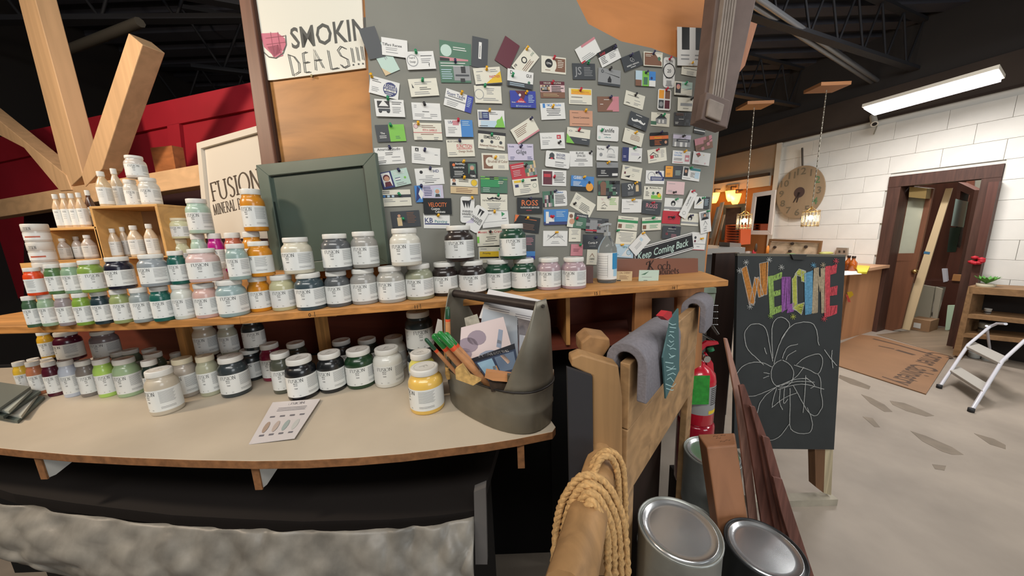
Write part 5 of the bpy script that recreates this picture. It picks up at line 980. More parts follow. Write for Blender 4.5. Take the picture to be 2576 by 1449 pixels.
# swatch card and leaflet pile on the desk
P = [oz(x, y, DESK+.006) for x, y in ((686, 1012), (806, 1003), (741, 1102), (625, 1113))]; P[2].z -= .0; P[3].z -= .004
def q_(u, v): return (P[3]*(1-u)+P[2]*u)*(1-v)+(P[0]*(1-u)+P[1]*u)*v+UPV*.0004
b = MB(); b.prism(P, (0, 0, -.0015)); U = (P[2]-P[3]).normalized(); V = (P[0]-P[3]).normalized()
put(b, roman('FUSION'), q_(.5, .88), U, V, .012, 1)
for k in range(3): b.add([q_(.2, .8-k*.04), q_(.8, .8-k*.04), q_(.8, .81-k*.04), q_(.2, .81-k*.04)], [(0, 1, 2, 3)], 1)
for i in range(4):
    u = .12+i*.21
    b.add([q_(u+.055+.055*cos(a*pi/6), .33+.13*sin(a*pi/6)) for a in range(12)], [tuple(range(12))], 2+i)
    for v in (.56, .13): b.add([q_(u+.01, v), q_(u+.11, v), q_(u+.11, v+.035), q_(u+.01, v+.035)], [(0, 1, 2, 3)], 1)
b.build('swatch_card', [M('#cbc6c6', .45), M('#6c6a70', .6), M('#a38f80', .5), M('#b3a59c', .5), M('#98a5a3', .5), M('#b9bbb8', .5)], None, 'printed colour swatch card with four ovals lying on the desk', 'card')
LA = oz(114, 1004, DESK); LB = oz(46, 1066, DESK); LV = (oz(-70, 975, DESK)-LA)
for i in range(5):
    o = UPV*(.0008+i*.0085); a_ = [.0, .10, -.08, .05, -.04][i]; mid = (LA+LB)*.5+Vector((-.010*i, .004*(i % 2), 0)); h1_ = (LA-LB)*.5; h1_ = Vector((h1_.x*cos(a_)-h1_.y*sin(a_), h1_.x*sin(a_)+h1_.y*cos(a_), 0))
    P = [mid+h1_+o, mid-h1_+o, mid-h1_+LV*(1-.1*i)+o, mid+h1_+LV*(1-.1*i)+o]; b = MB(); b.prism(P, (0, 0, .0078)); b.build('leaflet_bundle', M(['#56605a', '#b5b6ae', '#3f4944', '#a6aca4', '#6d726c'][i], .5), None, ['lowest dark leaflet bundle of the pile at the left end of the desk', 'pale leaflet bundle, second from the bottom of the pile at left', 'dark green-grey leaflet bundle in the middle of the pile at left', 'pale bundle below the topmost of the pile at left', 'topmost grey leaflet bundle of the pile at the desk left end'][i], 'leaflets', 'leaflet pile at the desk end')

# ============================================================ TIMBER RACK, FOAM, ROPE
rk = M('#a17c52', .6, grain=(2, 18, .3), bump=.12); rkx = M('#a5825a', .6, grain=(1, 18, .32), bump=.1); raw = M('#977149', .75, noise=(30, .3), bump=.2)
A0 = Vector((.225, .585, 0)); B0 = Vector((.625, 1.035, 0)); dv = (B0-A0).normalized(); nv = Vector((dv.y, -dv.x, 0))
rack = thing('timber_rack', (A0.x, A0.y, 0), 'rough timber rack of wide boards padded with grey foam, right of the desk', 'rack')
def plank(s0_, s1_, z0_, z1_, t=.02, off=0, name='board', m=rkx, dz=0):
    b = MB(); b.prism([A0+dv*s0_+UPV*z0_+nv*off, A0+dv*s1_+UPV*(z0_+dz)+nv*off, A0+dv*s1_+UPV*z1_+nv*off, A0+dv*s0_+UPV*z1_+nv*off], -nv*t); return b.build(name, m, rack, bevel=.002)
Lr = (B0-A0).length; plank(.0, Lr, 1.093, 1.235); plank(.0, Lr, .93, 1.090, off=-.001)
plank(-.0, .05, .6, .929, off=-.002, name='upright'); plank(.06, Lr-.08, .02, .928, off=-.075, name='added_dark_panel', m=M('#2c1c14', .7, grain=(2, 12, .3))); plank(Lr-.07, Lr, .0, .929, off=-.002, name='upright')  # dark panel between the uprights is added to make the gap below the planks dark
b = MB(); b.slab([(1438, 902), (1462, 892), (1556, 920), (1566, 1000), (1566, 1450), (1492, 1450), (1491, 946), (1438, 922)], YP(.575), .035); b.build('end_post', rk, rack, bevel=.003)
b = MB(); b.slab([(1427, 926), (1490, 947), (1496, 1450), (1438, 1450)], YP(.562), .011); b.build('black_facing', M('#2e2d30', .8), rack)
b = MB(); b.slab([(1462, 862), (1484, 844), (1534, 852), (1536, 872), (1515, 903), (1463, 893)], YP(.63), .06); b.build('end_block', raw, rack, bevel=.004)
foam = M('#77747a', .95, noise=(160, .12), bump=.3)
def foam_saddle(s0_, s1_, zc, R, leg, th, name_lbl, off=0, bev=.0):
    pr = []
    for k in range(13): a = pi*k/12; pr.append((R*cos(a), R*sin(a)))
    outer = [(R, -leg)]+pr+[(-R, -leg*.35)]; r_ = R-th
    inner = [(-r_, -leg*.35)]+[(r_*cos(pi-pi*k/12), r_*sin(pi-pi*k/12)) for k in range(13)]+[(r_, -leg)]
    pts = outer+inner; n_ = len(pts); vs = []
    for s_ in (s0_, s1_): vs += [A0+dv*s_+nv*(x+off)+UPV*(zc+y) for x, y in pts]
    b = MB(); fs = [(i, (i+1) % n_, n_+(i+1) % n_, n_+i) for i in range(n_)]; b.add(vs, fs, 0, True)
    m_ = len(outer)
    for base in (0, n_):
        for i in range(m_-1): a_, b_, c_, d_ = base+i, base+i+1, base+n_-2-i, base+n_-1-i; b.f.append([a_, b_, c_, d_] if base else [d_, c_, b_, a_]); b.m.append(0); b.sm.append(False)
    return b.build('foam_pad', foam, None, name_lbl, 'foam pad', 'grey foam pads on the timber rack', bevel=.003)
foam_saddle(.0, .235, 1.236, .042, .075, .020, 'large grey foam pad saddling the near top of the timber rack', off=-.008)
foam_saddle(.52, .64, 1.236, .036, .075, .018, 'smaller grey foam pad at the far end of the timber rack', off=-.0)
RPp = Plane(A0+nv*.040, -nv)
b = MB(); b.slab([(1689, 800), (1707, 776), (1709, 932), (1675, 1003), (1668, 900)], RPp, .003, off=-.0035)
rr = random.Random(5)
for k in range(16):
    y0 = 812+k*11; b.ribbon([RPp.at(1683+rr.uniform(-6, 2)-(k > 8)*4, y0, -.0036), RPp.at(1690+rr.uniform(-3, 4), y0+rr.uniform(-6, 8), -.0036), RPp.at(1698+rr.uniform(-4, 3), y0+rr.uniform(-5, 6), -.0036)], .0018, nv, 1)
b.build('chalk_slate', [M('#3d6265', .6), M('#9fc0c0', .8), ], None, 'small teal slate with chalk writing clipped to the rack side', 'slate')
b = MB(); b.slab([(1667, 796), (1680, 782), (1690, 784), (1691, 796), (1680, 806)], RPp, .012, off=-.012); b.build('red_clip', M('#b5202c', .45), None, 'red clip above the teal slate on the rack', 'clip')
# beam end and rope coil
beam = thing('beam_end', (.1, .45, .6), 'rounded timber beam end below the rack, wrapped by rope', 'beam')
b = MB(); A = oy(1512, 1165, .56); B = oy(1470, 1330, .40); b.tube([A+Vector((0, .03, .01)), A, B, B+(B-A)*.6], [.028, .030, .030, .030], n=12); b.build('beam', rk, beam)
ropem = M('#c19a66', .9, noise=(150, .3), bump=.4)
rope = thing('rope_coil', oy(1490, 1340, .45), 'thick tan jute rope looped over the beam end at the bottom', 'rope')
def rope_path(px, Y0, Y1, r=.0062):
    P = []; n_ = len(px)
    for i in range(n_-1):
        for k in range(6):
            t = k/6; p0 = px[max(i-1, 0)]; p1 = px[i]; p2 = px[i+1]; p3 = px[min(i+2, n_-1)]
            f = lambda a, b_, c_, d_: .5*(2*b_+(c_-a)*t+(2*a-5*b_+4*c_-d_)*t*t+(3*b_-a-3*c_+d_)*t**3)
            g = (i+t)/(n_-1); P.append(oy(f(p0[0], p1[0], p2[0], p3[0]), f(p0[1], p1[1], p2[1], p3[1]), Y0+(Y1-Y0)*sin(pi*g)))
    b = MB(); L = 0; pts = [[], [], []]
    for i, p in enumerate(P):
        if i: L += (p-P[i-1]).length
        d = (P[min(i+1, len(P)-1)]-P[max(i-1, 0)]).normalized(); x = d.cross(Vector((0, 1, 0))).normalized(); y = d.cross(x)
        for s_ in range(3): a = L*190+s_*2.094; pts[s_].append(p+x*(r*.42*cos(a))+y*(r*.42*sin(a)))
    for s_ in pts: b.tube(s_, r*.66, n=6)
    b.build('strand_loop', ropem, rope)
rope_path([(1478, 1240), (1492, 1165), (1528, 1134), (1562, 1160), (1572, 1230), (1574, 1340), (1572, 1460)], .50, .52)
rope_path([(1490, 1200), (1510, 1155), (1535, 1150), (1552, 1185), (1558, 1260), (1562, 1400), (1562, 1460)], .485, .51)
for i in range(4):
    o = i*21
    rope_path([(1392+o*.9, 1470), (1398+o*.9, 1340+o*.3), (1418+o*.85, 1255+o*.6), (1462+o*.35, 1200+o), (1512-o*.2, 1206+o*1.1), (1552-o*.5, 1262+o), (1572-o*.7, 1340+o*.5), (1580-o*.8, 1470)], .44-i*.006, .45-i*.012, .0068)

# ============================================================ CANS, POST, LATHS, EXTINGUISHER
tin = M('#c3c6c8', .25, metal=.8, noise=(12, .12)); tin_s = M('#9fa39f', .4, metal=.55, noise=(9, .3))
def can(cx, cy, zt, h=.19, r=.083, label='', mm=tin_s):
    c = Vector((cx, cy, zt-h)); t = thing('paint_can', c, label, 'paint can', 'metal paint cans by the rack')
    b = MB(); b.lathe([(0, 0), (r, 0), (r*1.012, .003), (r, .006), (r, h-.01), (r*1.02, h-.006), (r*1.02, h-.001), (r*.985, h), (r*.97, h-.006), (r*.93, h-.007)], c, n=40); b.build('can_body', mm, t)
    b = MB(); b.lathe([(r*.93, h-.007), (r*.90, h-.001), (r*.88, h-.001), (r*.85, h-.006), (r*.70, h-.0055), (r*.4, h-.004), (0, h-.0035)], c, n=40); b.build('can_lid', tin, t); return t
can(.347, .595, .845, label='nearest silver paint can with a big bright lid at the bottom edge')
can(.636, .926, .765, label='silver paint can with scratched side behind the brown post')
can(.505, .80, .64, r=.066, label='paint can showing a sliver of lid between rack and the scratched can')
can(.385, .72, .65, r=.069, label='shadowed paint can left of the nearest bright lid')
can(.605, .665, .70, label='dark-rimmed paint can between the brown post and the laths', mm=M('#26282a', .4))
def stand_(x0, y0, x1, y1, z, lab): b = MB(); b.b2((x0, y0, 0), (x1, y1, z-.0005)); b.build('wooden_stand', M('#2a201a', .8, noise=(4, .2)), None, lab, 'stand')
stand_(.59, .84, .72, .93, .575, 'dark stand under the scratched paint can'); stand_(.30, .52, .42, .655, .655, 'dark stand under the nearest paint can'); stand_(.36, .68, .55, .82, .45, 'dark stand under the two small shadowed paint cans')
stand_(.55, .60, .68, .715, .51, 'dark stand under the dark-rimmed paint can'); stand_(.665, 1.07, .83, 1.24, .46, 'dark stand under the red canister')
pb = M('#9a6a4a', .55, grain=(2, 14, .18)); zt = .88
T = [oz(x, y, zt) for x, y in ((1755, 1092), (1848, 1088), (1853, 1120), (1778, 1126))]
near = [oz(1799, 1330, .66), oz(1893, 1330, .66)]; dd = ((near[0]-T[3])+(near[1]-T[2]))*.5
post_ = thing('leaning_post', (T[3]+dd*(zt/-dd.z)), 'brown square timber post with pencilled marks on its top end', 'post')
b = MB(); b.prism(T, dd*1.6); b.build('shaft', pb, post_, bevel=.004)
b = MB(); U = (T[2]-T[3]).normalized(); V = (T[0]-T[3]).normalized()
for i, (u, v, w_) in enumerate([(.45, .7, .25), (.5, .55, .2), (.72, .72, .2), (.55, .3, .18), (.75, .35, .22)]):
    c = T[3]+(T[2]-T[3])*u+(T[0]-T[3])*v; b.ribbon([c, c+U*.006+V*.004, c+U*.012, c+U*.016+V*.003], .0012, UPV, 0, lift=.0006)
b.build('pencil_marks', M('#4a3524', .8), post_)
lm = M('#6d463c', .75, grain=(2, 40, .4), bump=.35); lm2 = M('#a07a6c', .7, grain=(2, 50, .35), bump=.2)
for i, (q, Y, m, lab) in enumerate([([(1823, 852), (1830, 852), (1872, 1000), (1925, 1470), (1902, 1470), (1852, 1010)], .83, lm2, 'tallest thin splintery lath leaning right of the brown post'),
        ([(1860, 971), (1873, 968), (1908, 1060), (1978, 1470), (1940, 1470), (1882, 1090)], .80, lm, 'dark red-brown lath, second tallest, with pointed top'),
        ([(1888, 1022), (1900, 1024), (1937, 1120), (2004, 1470), (1974, 1470), (1908, 1100)], .785, lm, 'dark red-brown lath in the middle of the stepped bunch'),
        ([(1918, 1097), (1936, 1102), (1962, 1190), (2028, 1470), (1998, 1470), (1938, 1190)], .77, lm, 'dark red-brown lath, second lowest of the stepped bunch'),
        ([(1945, 1200), (1968, 1206), (1992, 1280), (2055, 1470), (2022, 1470), (1966, 1290)], .755, lm, 'lowest and rightmost dark red-brown lath of the bunch')]):
    b = MB(); b.slab(q, YP(Y), .007); b.build('wooden_lath', m, None, lab, 'lath', 'rough laths leaning by the chalkboard sign', bevel=.001)
# fire extinguisher
ec = Vector((.713, 1.155, .7355)); R_ = .060; rd_ = M('#b3152c', .28, coat=.6); chrome = M('#b9b9b6', .2, metal=1)
ex = thing('fire_extinguisher', ec, 'red fire extinguisher with green inspection tag and chrome valve', 'fire extinguisher')
b = MB(); b.lathe([(0, 0), (R_*.95, 0), (R_, .006), (R_, .175), (R_*.93, .200), (R_*.66, .222), (R_*.34, .234), (R_*.3, .25), (0, .25)], ec, n=32); b.build('cylinder', rd_, ex)
b = MB(); vs = []; 
for i in range(15): a = radians(-150+i*11); vs += [ec+Vector((R_*1.01*cos(a), R_*1.01*sin(a), .05)), ec+Vector((R_*1.01*cos(a), R_*1.01*sin(a), .165))]
b.add(vs, [(2*i, 2*i+2, 2*i+3, 2*i+1) for i in range(14)], 0, True)
for k in range(9):
    vs = []
    for i in range(6): a = radians(-75+i*8); vs += [ec+Vector((R_*1.015*cos(a), R_*1.015*sin(a), .155-k*.008)), ec+Vector((R_*1.015*cos(a), R_*1.015*sin(a), .1585-k*.008))]
    b.add(vs, [(2*i, 2*i+2, 2*i+3, 2*i+1) for i in range(5)], 1, True)
vs = []
for i in range(5): a = radians(-80+i*12); vs += [ec+Vector((R_*1.016*cos(a), R_*1.016*sin(a), .054)), ec+Vector((R_*1.016*cos(a), R_*1.016*sin(a), .068))]
b.add(vs, [(2*i, 2*i+2, 2*i+3, 2*i+1) for i in range(4)], 2, True)
b.build('label', [M('#8f8f8f', .5), M('#2a2a2c', .5), M('#d6b92c', .5)], ex)
b = MB(); b.tube([ec+Vector((0, 0, .25)), ec+Vector((0, 0, .275))], .014, n=12); b.tube([ec+Vector((-.03, -.01, .27)), ec+Vector((.015, 0, .268))], .007, n=8); b.build('valve', chrome, ex)
b = MB(); g = ec+Vector((.012, -.02, .262)); b.tube([g, g+Vector((0, -.008, 0))], .013, n=14); b.build('gauge', chrome, ex)
b = MB(); b.prism([ec+Vector((-.012, -.006, .275)), ec+Vector((-.02, -.006, .30)), ec+Vector((.02, -.006, .325)), ec+Vector((.062, -.006, .322)), ec+Vector((.066, -.006, .312)), ec+Vector((.02, -.006, .305)), ec+Vector((.0, -.006, .285))], (0, .012, 0)); b.build('lever', rd_, ex)
b = MB(); b.prism([ec+Vector((.01, -.006, .26)), ec+Vector((.02, -.006, .28)), ec+Vector((.05, -.006, .235)), ec+Vector((.055, -.006, .20)), ec+Vector((.045, -.006, .20))], (0, .012, 0)); b.build('carry_grip', rd_, ex)
b = MB(); b.tube([ec+Vector((.03, -.012, .30)), ec+Vector((.034, -.014, .29))], .012, n=7); b.build('seal', M('#1f6b45', .5), ex)
b = MB(); c = ec+Vector((-.034, -R_-.008, .160)); b.box(c, (.066, .0012, .118), ux=(1, -.15, .06), uz=(-.06, -.05, 1)); b.build('inspection_tag', M('#2f8f35', .5, noise=(60, .25)), ex)
b = MB(); b.tube([ec+Vector((-.03, -.01, .27)), ec+Vector((-.055, -.02, .24)), ec+Vector((-.066, -.02, .12)), ec+Vector((-.064, -.02, -.03))], .007, n=8); b.build('hose', M('#161618', .6), ex)
rc = thing('red_canister', (ec.x, ec.y, .46), 'glossy dark red canister standing under the fire extinguisher', 'canister'); b = MB(); b.lathe([(0, 0), (.064, 0), (.066, .01), (.066, .265), (.060, .275), (0, .275)], (ec.x, ec.y, .46), n=28); b.build('body', M('#8f1226', .2, coat=.7), rc)

# ============================================================ CHALKBOARD SIGN
SP = Plane((0, 1.45, 0), (0, 1, 0)); Z = lambda x, y: (1780+x/1.8575, 600+y/1.8575)
af = thing('chalkboard_sign', oz(2000, 1262, 0), 'A-frame chalkboard sign chalked WELCOME above a big flower', 'chalkboard sign')
b = MB(); b.slab([(1856, 642), (2127, 645), (2098, 1131), (1846, 1128)], SP, .018)
b.build('board', M('#2f3334', .7, noise=(5, .22)), af)
b = MB(); b.slab([(1855, 638), (2128, 641), (2127, 646), (1855, 644)], SP, .022, off=-.001); b.build('top_edge', M('#5d5a50', .7), af)
wl = M('#b9ab8c', .7, grain=(2, 30, .25)); wl2 = M('#6d4d33', .7, grain=(2, 30, .25))
b = MB(); b.slab([(2050, 1131), (2076, 1131), (2072, 1240), (2052, 1225)], SP, .04, off=.018); b.build('leg', wl2, af)
b = MB(); b.slab([(2076, 1131), (2096, 1131), (2091, 1246), (2072, 1240)], SP, .02, off=.018); b.build('leg', wl, af)
b = MB(); p0 = oz(1888, 1279, 0); p1 = oz(2106, 1272, 0); b.prism([p0, p1, p1+UPV*.038, p0+UPV*.038], (0, .05, 0)); b.build('foot_rail', M('#a39c8c', .7, noise=(10, .2)), af)
b = MB(); b.slab([(1990, 640), (2030, 641), (2024, 654), (1996, 653)], SP, .008, off=-.008); b.build('hinge_clip', M('#3a3a38', .4, metal=.6), af)
cols = {'o': '#b87a38', 'L': '#8fae5c', 'v': '#8d559c', 'y': '#aab04e', 'b': '#5b93b3', 't': '#a3957c', 'r': '#bf4650', 'w': '#a9aba8'}
ch = MB(); CKN = [0]; ck = list(cols); crn = random.Random(9)
def ck_line(pts, w_, c, jit=.6, zoomc=True, lift=0):
    q = [(x+crn.uniform(-jit, jit), y+crn.uniform(-jit, jit)) for x, y in ([Z(*p) for p in pts] if zoomc else pts)]
    CKN[0] += 1; ch.ribbon([SP.at(x, y, -.0006-lift-CKN[0]*8e-6) for x, y in q], w_, -SP.n, ck.index(c))
def hatch(quad, c, n_=9):
    a, b_, c2, d = quad
    for i in range(n_):
        t = (i+.5)/n_; p = (a[0]+(b_[0]-a[0])*t, a[1]+(b_[1]-a[1])*t); q = (d[0]+(c2[0]-d[0])*t, d[1]+(c2[1]-d[1])*t); ck_line([p, ((p[0]+q[0])/2, (p[1]+q[1])/2), q], .0040, c, 1.1)
    for e_ in ((a, b_), (b_, c2), (c2, d), (d, a)): ck_line(e_, .0024, 'w' if c in 'oy' else c, .8, lift=.0002)
for q, c in [([(158, 140), (182, 128), (222, 300), (196, 312)], 'o'), ([(196, 300), (216, 312), (238, 190), (220, 180)], 'o'), ([(220, 185), (240, 180), (262, 268), (240, 275)], 'o'), ([(242, 118), (284, 108), (278, 262), (250, 268)], 'o'),
             ([(284, 178), (304, 174), (312, 355), (292, 360)], 'L'), ([(300, 176), (346, 158), (346, 184), (302, 200)], 'L'), ([(304, 250), (340, 240), (340, 262), (306, 272)], 'L'), ([(308, 325), (346, 312), (346, 340), (310, 352)], 'L'),
             ([(348, 182), (386, 180), (384, 320), (346, 345)], 'v'), ([(380, 310), (404, 300), (402, 340), (372, 346)], 'v'),
             ([(396, 190), (416, 160), (420, 340), (398, 330)], 'y'), ([(406, 168), (428, 142), (458, 152), (436, 178)], 'y'), ([(438, 150), (458, 154), (457, 206), (438, 200)], 'y'), ([(400, 325), (420, 308), (452, 300), (440, 356)], 'y'),
             ([(454, 165), (470, 158), (486, 350), (456, 355)], 'b'), ([(470, 158), (490, 150), (488, 340), (474, 345)], 'b'), ([(498, 140), (518, 136), (512, 345), (490, 350)], 't'), ([(530, 140), (550, 138), (552, 345), (534, 348)], 't'), ([(514, 160), (524, 190), (536, 160), (526, 250)], 't'),
             ([(552, 132), (572, 128), (568, 362), (546, 368)], 'r'), ([(570, 132), (604, 122), (600, 160), (572, 170)], 'r'), ([(568, 230), (606, 222), (604, 262), (570, 268)], 'r'), ([(566, 318), (606, 312), (604, 350), (566, 364)], 'r')]: hatch(q, c)
for x, y, c in ((180, 112, 'w'), (150, 150, 'w'), (198, 318, 'w'), (288, 100, 'w'), (345, 135, 'w'), (295, 362, 'L'), (400, 365, 'y'), (495, 125, 'b'), (540, 125, 't'), (600, 105, 'r'), (545, 375, 'r')):
    for k in range(4): a = pi*k/4+.3; ck_line([(x-14*cos(a), y-14*sin(a)), (x+14*cos(a), y+14*sin(a))], .0022, c)
fl = [[(305, 575), (290, 500), (275, 430), (255, 405), (225, 398), (195, 408), (174, 440), (176, 480), (190, 520), (230, 560), (262, 590)], [(305, 560), (300, 470), (303, 410), (318, 378), (342, 368), (368, 378), (384, 405), (372, 430), (345, 475), (325, 525), (310, 585)],
      [(345, 470), (375, 425), (410, 398), (460, 390), (495, 402), (512, 440), (516, 480), (522, 500)], [(350, 560), (360, 530), (380, 505), (422, 494)], [(366, 568), (378, 545), (414, 524)],
      [(415, 590), (450, 560), (495, 543), (520, 540), (536, 560), (534, 600), (515, 632), (470, 612), (405, 592)], [(515, 632), (528, 660), (530, 720), (538, 770), (530, 800), (505, 828), (470, 810), (435, 750), (400, 685)],
      [(300, 600), (255, 580), (205, 580), (160, 600), (134, 640), (132, 690), (148, 724)], [(150, 728), (200, 738), (250, 725), (320, 695)], [(320, 695), (275, 730), (245, 770), (230, 830), (228, 870), (240, 910), (278, 942), (330, 930), (382, 868)],
      [(385, 700), (386, 780), (384, 870), (400, 900), (440, 912), (478, 905), (490, 870), (482, 830), (465, 790)], [(345, 568), (320, 580), (302, 605), (297, 640), (305, 672), (330, 692), (370, 690), (395, 665), (402, 625), (385, 590), (350, 568)],
      [(262, 626), (290, 632)], [(260, 652), (288, 642)], [(322, 700), (305, 760), (302, 790)], [(340, 700), (336, 760), (350, 800)], [(360, 700), (355, 770), (375, 750)], [(310, 700), (400, 660), (470, 655)], [(320, 690), (420, 668), (500, 672)], [(330, 705), (440, 680), (545, 705)],
      [(345, 688), (410, 650), (450, 600)], [(458, 640), (456, 700), (446, 815)], [(300, 790), (360, 745), (420, 720)], [(460, 650), (500, 685), (480, 700)], [(545, 520), (575, 560), (605, 595)], [(582, 522), (580, 560), (586, 605)], [(265, 510), (276, 540)]]
for q in fl:
    s_ = []
    for i in range(len(q)-1):
        for k in range(4): t = k/4; p0, p1, p2, p3 = q[max(i-1, 0)], q[i], q[i+1], q[min(i+2, len(q)-1)]; s_.append(tuple(.5*(2*p1[j]+(p2[j]-p0[j])*t+(2*p0[j]-5*p1[j]+4*p2[j]-p3[j])*t*t+(3*p1[j]-p0[j]-3*p2[j]+p3[j])*t**3) for j in (0, 1)))
    s_.append(q[-1]); ck_line(s_, .0032, 'w', .45)
ch.build('chalk_drawing', [M(cols[c], .9, noise=(120, .25)) for c in ck], af)
b = MB(); q_1 = oy(1801, 638, 1.66); q_2 = oy(1860, 640, 1.66); b.b2((q_1.x, 1.66, 0), (q_2.x, 1.69, q_1.z)); b.build('brown_partition', M('#33211a', .6, grain=(2, 14, .25)), None, 'dark brown partition standing just behind the left edge of the chalkboard sign', 'partition')
# ============================================================ FAR RIGHT: SHOWROOM SIDE
def W(x, y, off=0): return WALL.at(x, y, off)
def wslab(name, px, off, t, m, label=None, cat=None, parent=None, group=None, bevel=0):
    b = MB(); b.slab(px, WALL, t, off=off); return b.build(name, m, parent, label, cat, group, bevel=bevel)
cream_w = M('#cfc9bb', .5); 
# clock
cc_ = W(2011, 484, -.06); u_ = WD; hr_ = (W(2011, 419, -.06)-W(2011, 549, -.06)).length/2; wr = (W(1952, 484, -.06)-W(2070, 484, -.06)).length/2
clk = thing('wall_clock', cc_, 'big round tan wooden clock hanging by a chain on the white wall', 'clock')
b = MB(); pts = [cc_+u_*(wr*cos(2*pi*k/48))+UPV*(hr_*sin(2*pi*k/48)) for k in range(48)]; b.prism(pts, WALL.n*.02); b.build('clock_face', M('#9a8468', .65, grain=(2, 6, .12)), clk)
b = MB(); b.prism([cc_+u_*(.22*wr*cos(2*pi*k/24))-WALL.n*.004+UPV*(.2*hr_*sin(2*pi*k/24)) for k in range(24)], WALL.n*.003); b.build('centre_disc', M('#4a3a36', .6), clk)
b = MB()
for i in range(12):
    a = pi/2-2*pi*(i+1)/12; p = cc_+u_*(.78*wr*cos(a))+UPV*(.78*hr_*sin(a)-.04)-WALL.n*.003
    put(b, text_geo(str(i+1)), p, u_, UPV, .1, 1 if i+1 in (2, 4) else 0)
b.build('numerals', [M('#6f6450', .8), M('#5d7a55', .8)], clk)
b = MB()
for a, L in ((-118, .42), (-98, .38)): d = u_*cos(radians(a))*wr+UPV*sin(radians(a))*hr_; b.ribbon([cc_-WALL.n*.006, cc_+d*L-WALL.n*.006], [.03, .012], -WALL.n)
b.build('hands', M('#3b2f2b', .6), clk)
b = MB(); b.tube([cc_+UPV*hr_, W(2018, 372, -.06)], .012, n=6); b.build('chain', M('#4d4740', .5, metal=.6), clk)
# pendants
gold = M('#b5935a', .3, metal=.9); glassy = M('#e8dcc4', .08, trans=.9)
def pendant(px, py, hpx, topx, topy, Y, lab, power):
    c = oy(px, py, Y); h = hpx*Y/F; r = h*.40; tp_ = oz(topx, topy, 2.72); t = thing('pendant_lamp', c, lab, 'pendant lamp', 'crystal cage pendant lamps')
    b = MB()
    for k in range(14): a = 2*pi*k/14; p = c+Vector((r*cos(a), r*sin(a), 0)); b.tube([p-UPV*h/2, p+UPV*h/2], r*.075, n=5)
    b.build('crystal_rods', glassy, t, kind='stuff')
    b = MB()
    for z in (-.42, .42):
        b.tube([c+Vector((r*cos(2*pi*k/20), r*sin(2*pi*k/20), h*z)) for k in range(21)], r*.06, n=5)
    b.tube([c+UPV*h*.5, c+UPV*h*.75], r*.12, n=6)
    for k in range(4): a = pi*k/2; b.tube([c+UPV*h*.7, c+Vector((r*cos(a), r*sin(a), h*.42))], r*.04, n=4)
    b.build('cage', gold, t, kind='stuff')
    b = MB(); b.lathe([(0, -.1*h), (.16*h, .0), (.12*h, .12*h), (.05*h, .2*h), (0, .2*h)], c, n=12); b.build('bulb', M('#ffe8c4', .5, emit=14), t)
    top = Vector((c.x, c.y, tp_.z)); b = MB(); n_ = 46
    for k in range(n_):
        z0 = c.z+h*.75+(top.z-c.z-h*.75)*k/n_; z1 = c.z+h*.75+(top.z-c.z-h*.75)*(k+.8)/n_; s_ = .0045 if k % 2 else .002
        b.box(Vector((c.x, c.y, (z0+z1)/2)), (s_*2, .004 if k % 2 else .010, z1-z0))
    b.build('chain', M('#c9c4b4', .35, metal=.7), t)
    b = MB(); b.b2((top.x-.14, top.y-.09, top.z), (top.x+.14, top.y+.09, top.z+.03)); b.build('ceiling_plate', M('#9a6a45', .6), t)
    point('pendant_glow', c-Vector((0, 0, .0)), power, (1, .8, .5), .04)
pendant(2039, 550, 40, 2090, 300, 3.3, 'crystal cage pendant lamp hanging in front of the big clock', 5)
pendant(1872, 557, 38, 1900, 350, 3.7, 'crystal cage pendant lamp hanging left of the white mirror', 6)
# white mirror
mr = thing('framed_mirror', W(1915, 590, -.35), 'white framed mirror beside the left pendant lamp', 'mirror')
b = MB(); b.frame([(1894, 486), (1951, 477), (1940, 591), (1881, 590)], WALL, (.17, .10), .03, off=-.35); b.build('frame', M('#d3c8bc', .5), mr, bevel=.004)
b = MB(); b.slab([(1902, 494), (1942, 488), (1933, 579), (1892, 580)], WALL, .004, off=-.335); b.build('glass', M('#9a938c', .06, metal=1), mr)
# sconces
for i, (px, py) in enumerate([(1797, 497), (1838, 492), (1850, 500)]):
    c = W(px, py, -.18); t = thing('wall_sconce', c, ['lit wall sconce half hidden by the notice board edge', 'lit wall sconce with ornate bracket, left of two close together', 'lit wall sconce right of the ornate one'][i], 'wall lamp', 'lit sconces on the brown wall')
    b = MB(); b.lathe([(.035, -.10), (.06, -.05), (.085, .08), (.08, .08), (.05, -.05), (.0, -.09)], c, n=14); b.build('glass_shade', M('#ffb347', .5, emit=5), t)
    b = MB(); b.tube([c+UPV*.09, c+UPV*.15, c+UPV*.15+WALL.n*.16], .012, n=6); b.build('arm', M('#5a4432', .5, metal=.5), t); point('sconce_glow', c-WALL.n*.12, 4, (1, .62, .25), .05)
wslab('ornate_plate', [(1826, 466), (1858, 462), (1856, 484), (1826, 484)], -.06, .04, M('#8d7657', .5, noise=(25, .5)), 'carved pale plate above the sconces', 'plaque')
